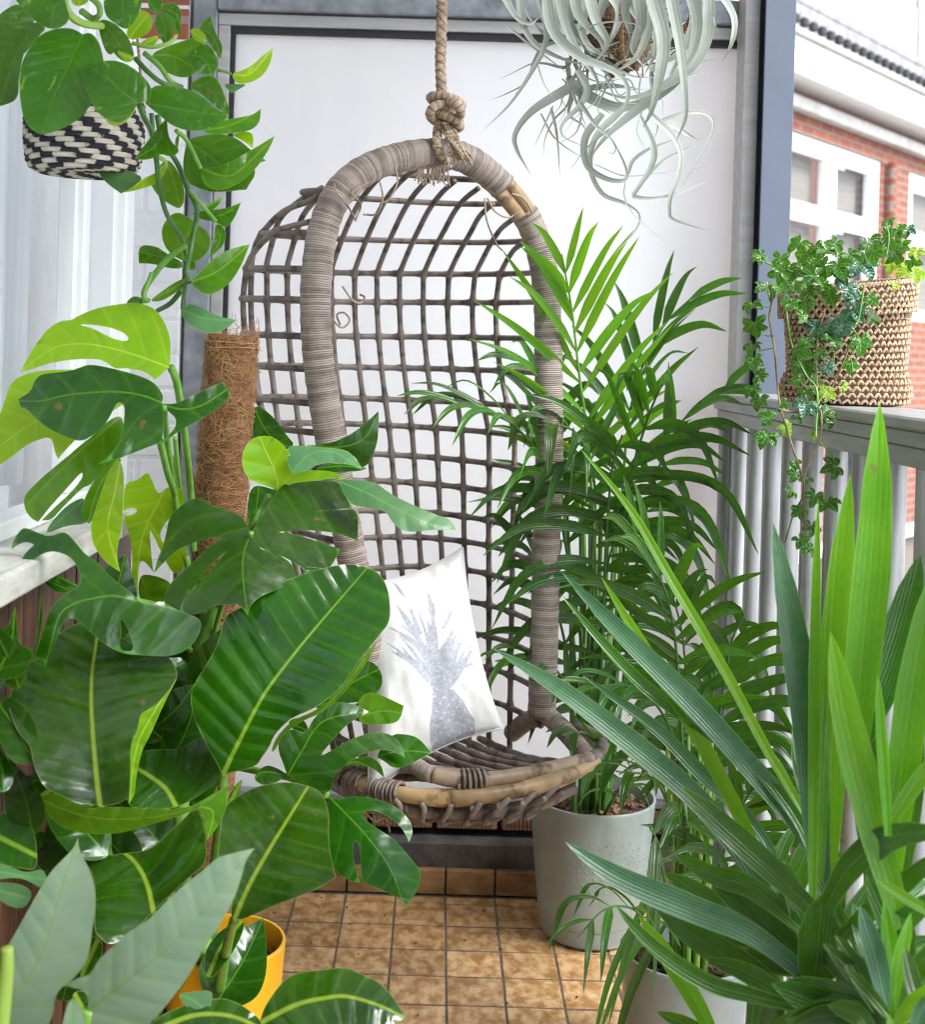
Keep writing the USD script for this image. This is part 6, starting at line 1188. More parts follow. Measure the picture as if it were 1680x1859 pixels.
def frond(parent, rach, n, L, w, normal=(0, -0.6, 0.8), m='palm_leaf', a0=62, a1=22, droop=0.25, start=0.25, r0=0.0035, sides=(1, 1), jit=0.15, fold=0.35, up=0.0):
    """rach: pixel + depth rows from the base to the tip; n leaflets a side, L the longest (m), w their half width."""
    p = pathpx(rach, 60)
    nrm = np.asarray(normal, float)
    rr2 = np.linspace(r0, r0 * 0.35, 60)
    v, f, lf = tube(p, rr2, 7)
    fr = obj('frond', (v, f), 'stem_green' if m == 'palm_bright' else 'stem_dark', parent, True)
    t = np.gradient(p, axis=0); t /= np.linalg.norm(t, axis=1, keepdims=True)
    for k in range(n):
        u = start + (1 - start) * (k + 0.35) / n
        for sgn, on in ((-1, sides[0]), (1, sides[1])):
            if not on or (rng.uniform() < 0.04): continue
            i = min(58, int((u + rng.normal(0, 0.006)) * 59)); T_k = t[i]
            sd = np.cross(T_k, nrm); sd /= np.linalg.norm(sd)
            nm = np.cross(sd, T_k)
            v_ = (u - start) / (1 - start)
            ang = math.radians(a0 + (a1 - a0) * v_ + rng.normal(0, 5))
            dirv = T_k * math.cos(ang) + sd * sgn * math.sin(ang) + nm * (0.18 + rng.normal(0, jit * 0.5))
            dirv /= np.linalg.norm(dirv)
            l = L * (0.62 + 0.38 * math.sin(math.pi * (0.12 + 0.75 * v_))) * (1 - 0.45 * v_ ** 3) * rng.uniform(0.86, 1.1) * on
            g_ = np.array([0, 0, -1.0]); dr = droop * rng.uniform(0.5, 1.6)
            p0 = p[i]; pts = [p0, p0 + dirv * l * 0.33 + g_ * l * dr * 0.03, p0 + dirv * l * 0.66 + g_ * l * dr * 0.22, p0 + dirv * l * (1 - dr * 0.12) + g_ * l * dr * 0.66]
            q = spline(np.array(pts), 16); s = np.linspace(0, 1, 16)
            ww = 0.84 * w * rng.uniform(0.85, 1.12) * np.clip(np.minimum(0.18 + s * 3.2, 1), 0, 1) * np.clip(1 - ((s - 0.35) / 0.66).clip(0) ** 2.1, 0.02, 1)
            vv, ff, ll = ribbon(q, ww, nm + np.array([0, -0.25, 0.25]), fold=fold, twist=rng.normal(0, 0.25) + rng.normal(0, .3) * s)
            obj('leaflet', (vv, ff), m, fr, True, ll)
    return fr

def PX(pts): return pts
p1 = thing('palm', 'tall kentia palm in the sage green pot beside the swing chair', 'palm', (c1[0], c1[1], 0.238))
B1 = lambda dx=0: (1075 + dx, 1490, 2.42)
frond(p1, [B1(-10), (1085, 1200, 2.36), (1072, 850, 2.30), (1052, 680, 2.27), (1038, 560, 2.24), (1020, 462, 2.20)], 11, 0.30, 0.0098, (0.1, -1, 0.25), 'palm_bright', a0=48, a1=16, droop=0.22, start=0.62, r0=0.005)
frond(p1, [B1(15), (1120, 1200, 2.46), (1130, 900, 2.50), (1150, 720, 2.50), (1200, 600, 2.48), (1262, 535, 2.45)], 9, 0.284, 0.0110, (-0.5, -0.7, 0.6), 'palm_leaf', a0=45, a1=16, droop=0.35, start=0.62, r0=0.005)
frond(p1, [B1(20), (1115, 1250, 2.36), (1142, 900, 2.22), (1172, 774, 2.16), (1190, 725, 2.13), (1206, 690, 2.10)], 8, 0.291, 0.0115, (-0.1, -0.7, 0.75), 'palm_leaf', a0=66, a1=22, droop=0.62, start=0.66, r0=0.005)
frond(p1, [B1(-15), (1065, 1250, 2.36), (1020, 950, 2.28), (985, 840, 2.24), (920, 762, 2.18), (810, 728, 2.12)], 10, 0.234, 0.0106, (-0.2, -0.5, 0.85), 'palm_leaf', a0=52, a1=14, droop=0.45, start=0.58, r0=0.0045)
frond(p1, [B1(-18), (1050, 1300, 2.38), (1010, 1100, 2.34), (975, 1020, 2.32), (920, 975, 2.30)], 7, 0.213, 0.0101, (-0.2, -0.5, 0.85), 'palm_leaf', a0=55, a1=14, droop=0.5, start=0.5, r0=0.0045)
frond(p1, [B1(0), (1090, 1250, 2.34), (1100, 1000, 2.25), (1112, 850, 2.20), (1130, 790, 2.16)], 9, 0.263, 0.0115, (0.0, -0.9, 0.4), 'palm_leaf', a0=85, a1=40, droop=0.9, start=0.60, r0=0.005)
frond(p1, [B1(4), (1080, 1250, 2.40), (1075, 1000, 2.36), (1080, 880, 2.32), (1050, 790, 2.26), (985, 765, 2.20)], 9, 0.241, 0.0115, (-0.2, -0.6, 0.75), 'palm_leaf', a0=75, a1=30, droop=0.85, start=0.55, r0=0.005)
frond(p1, [B1(-22), (1052, 1350, 2.36), (1020, 1230, 2.30), (960, 1190, 2.26), (900, 1200, 2.22)], 6, 0.153, 0.0095, (-0.1, -0.5, 0.85), 'palm_leaf', a0=50, a1=14, droop=0.45, start=0.4, r0=0.0045)
frond(p1, [B1(-12), (1050, 1300, 2.44), (1030, 1000, 2.46), (1010, 800, 2.46), (985, 690, 2.44), (930, 640, 2.42)], 8, 0.213, 0.0106, (-0.2, -0.7, 0.6), 'palm_leaf', a0=55, a1=16, droop=0.5, start=0.62, r0=0.0045)
frond(p1, [B1(10), (1090, 1420, 2.34), (1085, 1360, 2.26), (1060, 1330, 2.18), (1020, 1335, 2.12)], 4, 0.133, 0.0091, (0, -0.5, 0.85), 'palm_leaf', a0=60, a1=20, droop=0.6, start=0.3, r0=0.004)
frond(p1, [B1(16), (1120, 1440, 2.30), (1130, 1420, 2.22), (1090, 1405, 2.14), (1040, 1410, 2.08)], 4, 0.133, 0.0095, (0, -0.5, 0.85), 'palm_leaf', a0=50, a1=15, droop=0.45, start=0.3, r0=0.004)
frond(p1, [B1(22), (1125, 1300, 2.40), (1160, 1000, 2.30), (1200, 840, 2.24), (1260, 740, 2.20), (1330, 700, 2.16)], 10, 0.24, 0.0095, (-0.3, -0.6, 0.75), 'palm_leaf', a0=58, a1=18, droop=0.55, start=0.6, r0=0.0045)
frond(p1, [B1(6), (1085, 1300, 2.36), (1092, 1120, 2.30), (1110, 1000, 2.26), (1150, 930, 2.22)], 9, 0.20, 0.0115, (0.0, -0.8, 0.55), 'palm_leaf', a0=75, a1=30, droop=0.85, start=0.4, r0=0.0045)
for k in range(15):
    dx = rng.uniform(-38, 42); petiole(p1, [(1072 + dx * .8, 1500, 2.44 + rng.uniform(-.05, .05)), (1074 + dx, 1300, 2.42 + rng.uniform(-.06, .06)), (1082 + dx * 1.3, 1080, 2.40 + rng.uniform(-.08, .08)), (1085 + dx * 1.6, 900, 2.40)], 0.0052, 0.003, m='stem_green' if k % 3 else 'stem_dark', name='stem')

p2_ = thing('palm', 'shorter kentia palm in the front pot between the railing and the tall palm', 'palm', (c2_[0], c2_[1], 0.168))
B2 = lambda dx=0: (1250 + dx, 1770, 1.95)
frond(p2_, [B2(-10), (1242, 1450, 1.90), (1231, 1217, 1.84), (1217, 1106, 1.80), (1191, 1036, 1.77), (1140, 962, 1.74)], 9, 0.234, 0.0097, (-0.3, -0.55, 0.8), 'palm_leaf', a0=52, a1=14, droop=0.35, start=0.58, r0=0.004)
frond(p2_, [B2(15), (1285, 1500, 1.93), (1300, 1350, 1.92), (1318, 1221, 1.90), (1330, 1160, 1.88), (1350, 1120, 1.86)], 9, 0.213, 0.0115, (0.0, -0.75, 0.65), 'palm_leaf', a0=60, a1=22, droop=0.6, start=0.5, r0=0.004)
frond(p2_, [B2(-15), (1240, 1500, 1.94), (1232, 1380, 1.90), (1200, 1290, 1.87), (1140, 1245, 1.84), (1060, 1250, 1.80)], 8, 0.158, 0.0087, (-0.2, -0.5, 0.85), 'palm_leaf', a0=55, a1=14, droop=0.5, start=0.5, r0=0.004)
frond(p2_, [B2(-20), (1230, 1560, 1.92), (1215, 1460, 1.86), (1180, 1410, 1.80), (1120, 1400, 1.74)], 5, 0.143, 0.0087, (-0.1, -0.5, 0.85), 'palm_leaf', a0=55, a1=14, droop=0.6, start=0.42, r0=0.004)
frond(p2_, [B2(22), (1300, 1600, 1.90), (1340, 1480, 1.86), (1375, 1420, 1.84)], 7, 0.185, 0.0101, (0.1, -0.7, 0.7), 'palm_leaf', a0=60, a1=20, droop=0.5, start=0.5, r0=0.004)
frond(p2_, [B2(5), (1258, 1500, 1.98), (1250, 1300, 1.99), (1240, 1160, 1.99), (1222, 1080, 1.99)], 9, 0.234, 0.0110, (0, -0.9, 0.4), 'palm_leaf', a0=70, a1=30, droop=0.75, start=0.55, r0=0.004)
frond(p2_, [B2(-26), (1215, 1640, 1.88), (1200, 1560, 1.82), (1195, 1530, 1.78), (1180, 1500, 1.74)], 6, 0.199, 0.0097, (0, -0.8, 0.6), 'palm_leaf', a0=120, a1=90, droop=1.1, start=0.3, r0=0.004)
frond(p2_, [B2(10), (1275, 1520, 2.02), (1290, 1320, 2.08), (1300, 1200, 2.10)], 8, 0.213, 0.0101, (0.1, -0.9, 0.4), 'palm_leaf', a0=65, a1=30, droop=0.7, start=0.5, r0=0.004)
frond(p2_, [B2(-20), (1180, 1690, 1.80), (1150, 1650, 1.72), (1100, 1650, 1.66), (1050, 1700, 1.60)], 4, 0.142, 0.0064, (0, -0.5, 0.85), 'palm_leaf', a0=50, a1=15, droop=0.9, start=0.55, r0=0.003)
for k in range(13):
    dx = rng.uniform(-32, 36); petiole(p2_, [(1250 + dx * .8, 1790, 1.95 + rng.uniform(-.05, .05)), (1252 + dx, 1620, 1.94 + rng.uniform(-.05, .05)), (1252 + dx * 1.2, 1450, 1.93 + rng.uniform(-.06, .06)), (1250 + dx * 1.5, 1300, 1.92)], 0.0045, 0.0028, m='stem_green' if k % 3 else 'ivy_lime', name='stem')

# ---- yucca in the right foreground
yu = thing('yucca', 'big yucca with sword-shaped leaves in the right foreground', 'yucca', at(1430, 1900, 1.3))
def blade(c, pts, wpx, d, m='yucca_leaf', prof='sword', tw=0.0, fold=0.22, nrm=(0, -1, 0.35), name='leaf'):
    """pts from base to tip in crop c; d = depths at base and tip; wpx widest in crop pixels."""
    xy = un(c, pts); s_ = CROP[c][2]
    u = np.linspace(0, 1, len(xy))
    p = spline(at(xy[:, 0], xy[:, 1], d[0] + (d[1] - d[0]) * u), 48); s = np.linspace(0, 1, 48)
    if prof == 'sword': w = np.interp(s, [0, 0.08, 0.3, 0.55, 0.8, 0.93, 1], [0.62, 0.66, 0.92, 1, 0.72, 0.34, 0.02])
    else: w = np.interp(s, [0, 0.3, 0.6, 0.85, 1], [0.5, 0.9, 1, 0.6, 0.02])
    dm = d[0] + (d[1] - d[0]) * s
    ww = (1.0 if m == 'yucca_bright' else 1.15) * wpx / s_ / FPX * dm / 2 * w
    v, f, lf = ribbon(p, ww, np.asarray(nrm, float), fold=fold, twist=tw * (s - 0.3) + 0.04 * np.sin(s * 9 + wpx), cols=9)
    return obj(name, (v, f), m, yu, True, lf)
for pts, w, d, m, *k in [
    ([(1066, 1330), (1040, 1105), (820, 790), (560, 560), (260, 330), (-10, 165)], 84, (1.32, 1.50), 'yucca_grey', -0.3), ([(1290, 1160), (1240, 940), (960, 590), (720, 330), (480, 90), (262, -130)], 82, (1.34, 1.55), 'yucca_grey', 0.4),
    ([(1062, 1290), (1030, 1000), (820, 560), (640, 260), (520, 60), (415, -112)], 62, (1.37, 1.56), 'yucca_bright', 0.3), ([(1285, 1180), (1210, 890), (1030, 640), (820, 480), (560, 290), (255, -45)], 52, (1.35, 1.52), 'yucca_leaf', 0.3),
    ([(1290, 1150), (1210, 830), (1060, 560), (900, 260), (682, -114), (523, -384), (328, -620)], 44, (1.36, 1.60), 'yucca_bright', 0.2), ([(1080, 1300), (1090, 1010), (950, 790), (800, 650), (620, 470), (340, 270)], 52, (1.40, 1.55), 'yucca_grey', 0.3),
    ([(1250, 1200), (1100, 1050), (900, 870), (725, 705)], 92, (1.26, 1.36), 'yucca_leaf', -0.4), ([(1190, 1420), (980, 1270), (760, 1180), (480, 1060), (272, 922)], 92, (1.25, 1.32), 'yucca_grey', -0.3),
    ([(1210, 1270), (1010, 1105), (850, 1050), (700, 968)], 74, (1.30, 1.38), 'yucca_leaf', 0.3), ([(1190, 1570), (1000, 1520), (820, 1465), (620, 1330), (465, 1165)], 60, (1.22, 1.26), 'yucca_leaf', 0.2),
    ([(1190, 1580), (1000, 1430), (780, 1290), (620, 1170)], 96, (1.28, 1.40), 'yucca_leaf', 0.2), ([(870, 1720), (800, 1580), (680, 1380), (562, 1212)], 76, (1.38, 1.45), 'yucca_bright', 0.3),
    ([(1200, 1570), (1000, 1440), (820, 1378)], 66, (1.27, 1.33), 'yucca_leaf', 0.4), ([(1540, 1660), (1250, 1545), (1080, 1475)], 110, (1.18, 1.20), 'yucca_leaf', 0.2),
    ([(1390, 700), (1440, 150), (1480, -300), (1503, -790)], 150, (1.26, 1.32), 'yucca_bright', 0.1), ([(1290, 1110), (1320, 500), (1340, 0), (1388, -512)], 128, (1.30, 1.38), 'yucca_bright', 0.25), ([(1238, 1160), (1245, 600), (1250, 100), (1262, -420)], 50, (1.27, 1.36), 'yucca_bright', 0.1),
    ([(1270, 1110), (1225, 500), (1160, 100), (1085, -325)], 118, (1.30, 1.40), 'yucca_grey', -0.3), ([(1590, 1260), (1480, 880), (1375, 450), (1312, 105)], 140, (1.16, 1.22), 'yucca_bright', 0.2), ([(1535, 900), (1515, 600), (1495, 268)], 46, (1.17, 1.2), 'yucca_bright', 0.2),
    ([(1415, 540), (1500, 330), (1580, 100), (1662, -200)], 128, (1.28, 1.34), 'yucca_leaf', 0.2), ([(1540, 1050), (1620, 400), (1690, 0), (1740, -180)], 140, (1.22, 1.28), 'yucca_bright', -0.2), ([(1530, 870), (1640, 700), (1790, 520)], 64, (1.2, 1.22), 'yucca_bright', 0.2),
    ([(1290, 1170), (1400, 1000), (1560, 900), (1780, 880)], 96, (1.2, 1.16), 'yucca_leaf', 0.3), ([(1340, 1300), (1560, 1110), (1780, 940)], 70, (1.22, 1.18), 'yucca_leaf', 0.3), ([(1760, 1230), (1620, 1150), (1490, 1068)], 44, (1.05, 1.05), 'yucca_bright', 0.1),
    ([(1245, 1520), (1262, 1320), (1278, 1125)], 150, (1.22, 1.24), 'yucca_leaf', 0.1, 'w'), ([(1545, 1610), (1470, 1520), (1365, 1405)], 44, (1.12, 1.14), 'yucca_leaf', 0.2), ([(1530, 1600), (1440, 1450), (1330, 1285)], 66, (1.14, 1.18), 'yucca_leaf', 0.2),
    ([(1555, 1630), (1580, 1400), (1625, 1200)], 60, (1.1, 1.14), 'yucca_bright', 0.2), ([(1560, 1650), (1630, 1550), (1740, 1470)], 60, (1.08, 1.05), 'yucca_bright', 0.3), ([(1580, 1620), (1650, 1420), (1760, 1280)], 66, (1.1, 1.1), 'yucca_leaf', 0.3),
    ([(1535, 1570), (1480, 1350), (1425, 1170)], 78, (1.13, 1.16), 'yucca_grey', 0.1), ([(1550, 1700), (1560, 1480), (1520, 1150)], 80, (1.12, 1.16), 'yucca_bright', 0.1), ([(1400, 1000), (1520, 850), (1700, 600)], 80, (1.26, 1.3), 'yucca_leaf', 0.2),
    ([(1500, 1500), (1380, 1300), (1260, 1060)], 70, (1.2, 1.26), 'yucca_leaf', 0.2), ([(1450, 1560), (1360, 1430), (1200, 1330)], 60, (1.2, 1.24), 'yucca_leaf', 0.2), ([(1440, 1420), (1560, 1260), (1760, 1100)], 80, (1.18, 1.15), 'yucca_leaf', 0.2), ([(1350, 1000), (1200, 700), (1160, 480)], 40, (1.34, 1.42), 'yucca_leaf', 0.2),
    ([(1070, 1320), (1010, 1160), (900, 1080), (790, 1060)], 60, (1.40, 1.46), 'yucca_leaf', 0.3), ([(1066, 1330), (1075, 1150), (1120, 960), (1190, 830)], 56, (1.40, 1.46), 'yucca_leaf', 0.2), ([(1060, 1330), (985, 1220), (880, 1190), (800, 1230)], 54, (1.40, 1.44), 'yucca_leaf', 0.3),
    ([(1075, 1340), (1110, 1180), (1165, 1080)], 60, (1.38, 1.40), 'yucca_leaf', 0.2), ([(1320, 1560), (1380, 1450), (1480, 1420)], 60, (1.2, 1.22), 'yucca_leaf', 0.3), ([(1300, 1640), (1200, 1610), (1080, 1650)], 66, (1.2, 1.22), 'yucca_leaf', 0.3), ([(1330, 1640), (1250, 1480), (1120, 1400)], 60, (1.22, 1.26), 'yucca_leaf', 0.2),
    ([(1480, 1700), (1420, 1600), (1300, 1560)], 70, (1.12, 1.14), 'yucca_leaf', 0.2), ([(1640, 1700), (1660, 1600), (1720, 1500)], 60, (1.05, 1.06), 'yucca_grey', 0.2),
    ([(1480, 1100), (1450, 700), (1430, 300)], 110, (1.3, 1.33), 'yucca_leaf', 0.1), ([(1560, 1150), (1610, 700), (1640, 300)], 110, (1.28, 1.3), 'yucca_leaf', 0.1), ([(1460, 1640), (1300, 1600), (1150, 1640)], 70, (1.16, 1.18), 'yucca_leaf', 0.2), ([(880, 1700), (760, 1640), (630, 1585)], 50, (1.4, 1.45), 'yucca_leaf', 0.3),
    ([(1620, 1500), (1560, 1300), (1450, 1050)], 80, (1.16, 1.2), 'yucca_leaf', 0.2), ([(1400, 1620), (1430, 1480), (1370, 1330)], 70, (1.18, 1.2), 'yucca_leaf', 0.2), ([(1000, 1640), (1030, 1400), (1010, 1180)], 70, (1.36, 1.38), 'yucca_leaf', 0.1), ([(1700, 1640), (1640, 1500), (1600, 1330)], 60, (1.06, 1.1), 'yucca_leaf', 0.2)]:
    blade('L', pts, w, d, m, 'wide' if len(k) > 1 else 'sword', k[0])
ry = np.random.default_rng(17)
for (bx, by, dd), num in (((1268, 1430, 1.30), 15), ((1545, 1610, 1.16), 12), ((1062, 1330, 1.42), 7)):
    for k in range(num):
        a_ = math.radians(-90 + (k + 0.5 - num / 2) * (165 / num) + ry.normal(0, 6)); l_ = ry.uniform(330, 620); sag = ry.uniform(10, 90) * abs(math.cos(a_))
        q = [(bx + ry.normal(0, 10), by + ry.normal(0, 18))] + [(bx + math.cos(a_) * l_ * u, by + math.sin(a_) * l_ * u + sag * u * u * 1.6) for u in (0.35, 0.7, 1.0)]
        blade('L', q, ry.uniform(62, 96), (dd, dd + ry.uniform(0.0, 0.14)), 'yucca_leaf', 'sword', ry.normal(0, 0.3))
for pts in ([(1040, 1120, 1.40), (1055, 1300, 1.40), (1070, 1480, 1.40), (1080, 1800, 1.40)], [(1260, 1380, 1.26), (1265, 1560, 1.26), (1265, 1850, 1.26)], [(1545, 1580, 1.14), (1540, 1750, 1.14), (1540, 1900, 1.14)]):
    p = np.array(pts); xy = un('L', p[:, :2]); petiole(yu, np.c_[xy, p[:, 2]], 0.014, 0.018, m='stem_dark', name='trunk', k=14)
# ---- speckled pot at the bottom right edge
c3 = at(1575, 1880, 1.36); z3 = c3[2] + 0.02
sp3 = thing('speckled_pot', 'black and white speckled pot hidden under the yucca at the bottom right', 'pot', c3)
prof = [(0.0, -0.12), (0.05, -0.12), (0.062, -0.10), (0.066, -0.04), (0.060, 0.0), (0.054, 0.012), (0.050, 0.012), (0.050, -0.02), (0.0, -0.022)]
v, f = lathe([(r, z3 + z) for r, z in prof], (c3[0], c3[1], 0), 56); obj('pot_body', (v, f), 'pebble_print', sp3, 50)

# ================================================================== JUTE BASKET AND IVY ON THE RAIL
jc = np.array([0.624, 1.975]); zj = ZR + 0.001; HJ = 0.178
jb = thing('jute_basket', 'soft crocheted jute basket with a folded cuff standing on the balcony rail', 'basket', (jc[0], jc[1], zj))
def jr(z, th):
    u = z / HJ
    r = np.interp(u, [0, 0.06, 0.15, 0.3, 0.6, 0.9, 1.0], [0.098, 0.107, 0.104, 0.093, 0.096, 0.098, 0.100])
    return r * (1 + 0.02 * np.sin(th * 2 + u * 3) + 0.012 * np.sin(th * 5 - u * 7))
def jpt(z, th, off=0.0):
    r = jr(z, th) + off
    lean = 0.000 * z
    return np.stack([jc[0] + r * np.cos(th) * 0.92 + lean, jc[1] + r * np.sin(th) * 0.92, zj + z + 0.012 * (z / HJ) * np.cos(th - 0.4)], -1)
th = np.linspace(0, 2 * np.pi, 72, endpoint=False); zz = np.linspace(0.0, HJ, 16)
v = np.vstack([jpt(np.full(72, z), th, -0.0055) for z in zz]); f = np.array([[a * 72 + b, a * 72 + (b + 1) % 72, (a + 1) * 72 + (b + 1) % 72, (a + 1) * 72 + b] for a in range(15) for b in range(72)])
v = np.vstack([v, [[jc[0], jc[1], zj + 0.002]]]); f3 = np.vstack([f[:, [0, 1, 2]], f[:, [0, 2, 3]], [[72 * 16, (b + 1) % 72, b] for b in range(72)]])
obj('lining', (v, f3), 'jute_dark', jb, True)
lv, lf_ = lathe([(0.0, HJ - 0.028), (0.05, HJ - 0.022), (0.09, HJ - 0.03)], (jc[0], jc[1], zj), 30); obj('soil', (lv, lf_), 'soil', jb, True)
cap = trimesh.creation.capsule(height=1.0, radius=0.34, count=[5, 6]); cap.apply_translation([0, 0, -cap.bounds.mean(0)[2]]); cap.apply_scale(1 / 1.0)
cvv, cff = np.array(cap.vertices), np.array(cap.faces)
def stitches(rows, n, off, zf, size, name, rowh):
    vs, fs, k0 = [], [], 0
    for r in range(rows):
        for c in range(n):
            t_ = 2 * np.pi * (c + 0.5 * (r % 2)) / n
            for s in (-1, 1):
                cpt = jpt(np.array([zf(r)]), np.array([t_ + s * 1.55 / n]), off + 0.0012 * s)[0]
                rad = np.array([math.cos(t_), math.sin(t_), 0]); tg = np.array([-math.sin(t_), math.cos(t_), 0]); up_ = np.array([0, 0, 1.0])
                ax_ = up_ * 0.75 + tg * s * 0.62 + rad * rng.normal(0, 0.08) + up_ * rng.normal(0, .1); ax_ /= np.linalg.norm(ax_); b1 = np.cross(ax_, rad); b1 /= np.linalg.norm(b1); b2 = np.cross(ax_, b1)
                sc_ = size * rng.uniform(0.9, 1.1)
                vs.append(cpt + (cvv[:, :1] * b1 + cvv[:, 1:2] * b2) * sc_ + cvv[:, 2:3] * ax_ * sc_ * 0.85); fs.append(cff + k0); k0 += len(cvv)
    obj(name, (np.vstack(vs), np.vstack(fs)), 'jute', jb, True, kind='stuff')
stitches(16, 46, 0.0, lambda r: 0.006 + r * 0.0096, 0.0068, 'crochet_stitches', 0.0075)
# cuff: a folded band round the top
stitches(5, 52, 0.0095, lambda r: HJ - 0.038 + r * 0.0082, 0.0068, 'cuff_stitches', 0.0068)
stitches(2, 52, 0.003, lambda r: HJ + 0.004, 0.0068, 'cuff_stitches', 0.0068)

iv = thing('grape_ivy', 'grape ivy with small lobed leaves trailing from the jute basket over the rail', 'ivy', (jc[0], jc[1], zj + HJ))
def cluster(x, y, R, d, m, seed):
    """a leaf of five leaflets (three when small) seen at a crop-E pixel; R radius in crop pixels."""
    r_ = np.random.default_rng(seed)
    px_ = un('E', [(x, y)])[0]; c = at(px_[0], px_[1], d); s = 1.42 * R / 2.9054 / FPX * d
    nrm = np.array([r_.normal(-0.25, 0.45), -1.0, r_.normal(0.45, 0.4)]); nrm /= np.linalg.norm(nrm)
    a0 = r_.normal(-math.pi / 2, 0.8)
    e1 = np.cross(nrm, [0, 0, 1.0]); e1 /= np.linalg.norm(e1); e2 = np.cross(e1, nrm); 
    if e2[2] < 0: e2 = -e2
    parts = []
    k = 5 if R > 38 else 3
    for j in range(k):
        ang = a0 + (j - (k - 1) / 2) * (1.05 if k == 5 else 1.15) + r_.normal(0, 0.1)
        dv = e1 * math.cos(ang) + e2 * math.sin(ang)
        l = s * (1.0 - 0.13 * abs(j - (k - 1) / 2)) * r_.uniform(0.9, 1.1)
        q = spline(np.array([c, c + dv * l * 0.4 + nrm * l * 0.06, c + dv * l * 0.75 + nrm * l * 0.02, c + dv * l - nrm * l * r_.uniform(0.05, 0.35)]), 11)
        ss_ = np.linspace(0, 1, 11)
        ww = l * 0.31 * np.interp(ss_, [0, 0.1, 0.32, 0.55, 0.8, 1], [0.05, 0.3, 0.9, 1.0, 0.58, 0.02]) * (1 + 0.10 * (np.arange(11) % 2))
        parts.append(ribbon(q, ww, nrm, fold=r_.uniform(0.1, 0.45), twist=r_.normal(0, 0.2), cols=5))
    v, f, lf = join(parts)
    obj('leaf', (v, f), m, iv, True, lf)
G_, LM, BL = 'ivy_leaf', 'ivy_lime', 'ivy_blue'
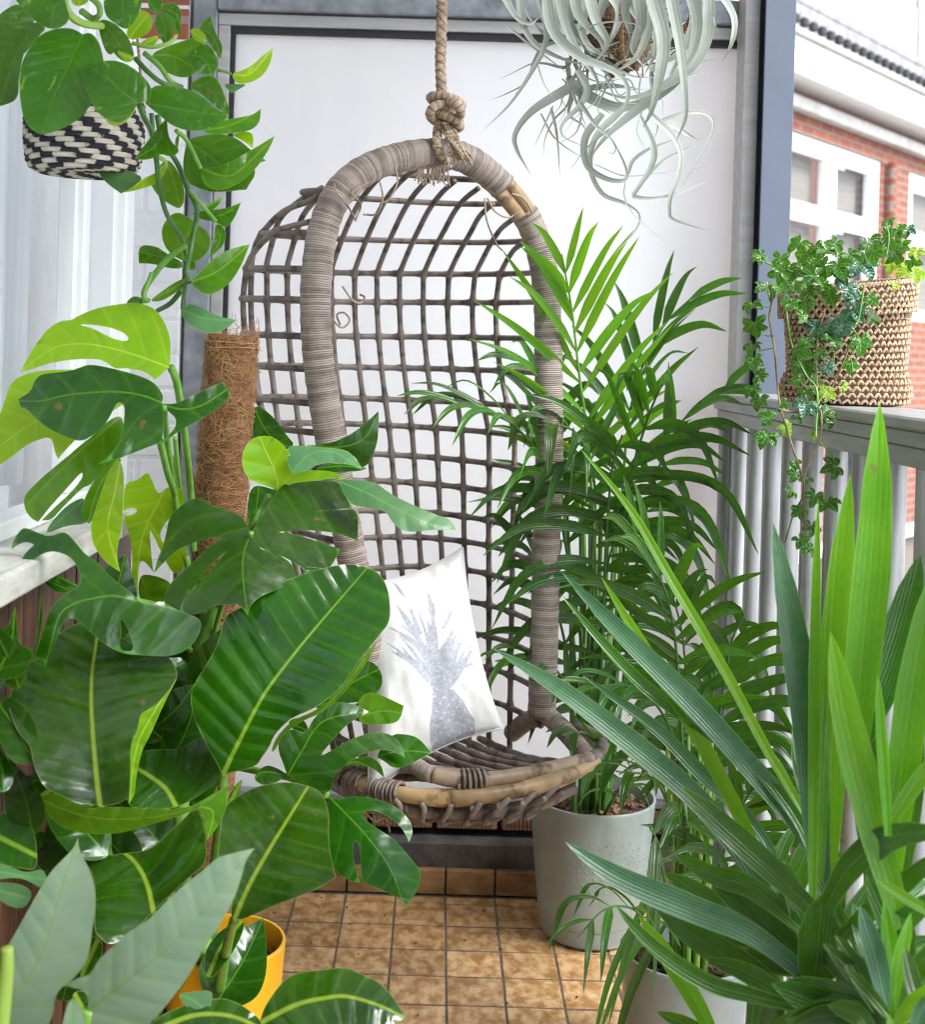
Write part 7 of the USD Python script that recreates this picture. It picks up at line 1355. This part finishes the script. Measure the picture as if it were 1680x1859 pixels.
cl = [(560, 180, 55, G_), (600, 235, 62, G_), (705, 215, 62, G_), (745, 182, 52, G_), (880, 285, 88, BL), (640, 355, 80, G_), (815, 400, 64, BL), (505, 310, 60, G_), (480, 430, 70, G_), (385, 410, 60, G_), (355, 245, 46, G_), (460, 262, 50, G_), (760, 290, 70, G_), (920, 180, 58, G_), (1000, 145, 70, G_), (1062, 225, 62, G_),
      (1115, 315, 52, LM), (1165, 340, 52, LM), (1130, 105, 42, BL), (1022, 62, 38, G_), (1180, 222, 42, LM), (1040, 285, 42, LM), (960, 225, 52, G_), (690, 300, 62, G_), (560, 290, 58, G_), (720, 450, 55, G_), (850, 470, 55, BL), (1100, 180, 50, G_), (905, 240, 50, G_), (640, 200, 45, G_), (820, 240, 60, G_), (530, 400, 50, G_), (600, 430, 52, G_), (1080, 110, 42, G_), (1060, 390, 34, LM), (680, 400, 50, G_), (460, 330, 52, G_), (780, 350, 50, BL), (1150, 270, 48, G_), (590, 490, 50, G_), (510, 500, 44, G_),
      (310, 500, 52, G_), (322, 600, 62, G_), (312, 720, 48, G_), (320, 790, 50, G_), (345, 880, 42, G_), (312, 950, 46, G_), (348, 1005, 50, G_), (400, 1100, 46, G_), (480, 1145, 48, LM), (388, 1195, 62, G_), (560, 740, 56, G_), (705, 630, 66, BL), (742, 680, 56, G_), (600, 700, 42, G_), (575, 810, 66, G_), (660, 760, 40, G_), (880, 690, 58, G_), (935, 570, 62, G_), (790, 610, 60, BL), (845, 540, 64, BL),
      (650, 900, 54, G_), (705, 960, 48, LM), (590, 1030, 62, BL), (680, 1080, 74, G_), (540, 1090, 34, G_), (642, 1190, 28, LM), (540, 1390, 48, G_), (530, 1330, 34, G_), (745, 1360, 62, G_), (705, 1545, 60, G_), (640, 1510, 52, G_), (565, 1590, 42, G_), (622, 1670, 46, G_), (560, 1740, 46, G_), (620, 1790, 40, G_), (590, 960, 44, G_), (785, 930, 28, LM), (830, 820, 40, G_), (700, 830, 42, BL), (930, 470, 40, G_), (460, 1030, 34, G_), (560, 900, 40, G_), (520, 1485, 36, G_), (600, 1420, 30, G_), (575, 560, 40, G_), (640, 620, 46, BL)]
def jd(x, y):
    if y > 1010: return 1.76 + 0.02 * math.sin(x)
    xx = un('E', [(x, y)])[0]
    if y < 330: return 1.91 + 0.09 * math.sin(x * 0.7 + y)
    if x < 420: return 1.865 + 0.03 * math.sin(y)
    return 1.83 + 0.02 * math.sin(x * 0.3 + y)
for n_, (x, y, R, m) in enumerate(cl): cluster(x, y, R, jd(x, y), m, 100 + n_)
for pts, r, m in (([(400, 400), (412, 480), (400, 580), (428, 750), (440, 900), (460, 1050), (520, 1250), (570, 1400), (582, 1500), (530, 1600), (480, 1760)], .0016, 'stem_brown'), ([(480, 460), (500, 620), (520, 720), (590, 870), (650, 960), (645, 1200)], .0015, 'stem_green'),
                  ([(690, 540), (650, 700), (652, 960), (675, 1100), (660, 1230), (590, 1390), (582, 1500), (590, 1700)], .0015, 'stem_brown'), ([(850, 650), (780, 830), (720, 960), (690, 1010)], .0015, 'stem_brown'), ([(900, 400), (870, 580), (840, 620), (860, 660)], .0014, 'stem_green'),
                  ([(380, 280), (440, 305), (520, 330)], .0016, 'stem_green'), ([(740, 760), (730, 850), (650, 860)], .0010, 'stem_green'), ([(680, 650), (690, 710), (760, 730)], .0010, 'stem_green'), ([(340, 520), (400, 515)], .0010, 'stem_green'), ([(350, 655), (390, 668), (420, 665)], .0010, 'stem_green'), ([(330, 755), (380, 740), (425, 732)], .0010, 'stem_green'),
                  ([(445, 1050), (500, 1065), (590, 1060), (640, 1060)], .0013, 'stem_brown'), ([(665, 1230), (720, 1280), (745, 1340)], .0011, 'stem_green'), ([(1020, 90), (1030, 150), (1020, 240)], .0013, 'stem_green'), ([(840, 860), (830, 790), (800, 760)], .0010, 'stem_green'), ([(700, 960), (640, 1060), (630, 1200)], .0011, 'stem_green'), ([(580, 1480), (610, 1510), (690, 1540)], .001, 'stem_green')):
    xy = un('E', pts); d = np.array([jd(*q) for q in pts]) ; petiole(iv, np.c_[xy, d], r, r * .8, m=m, name='vine', n=50, k=6)
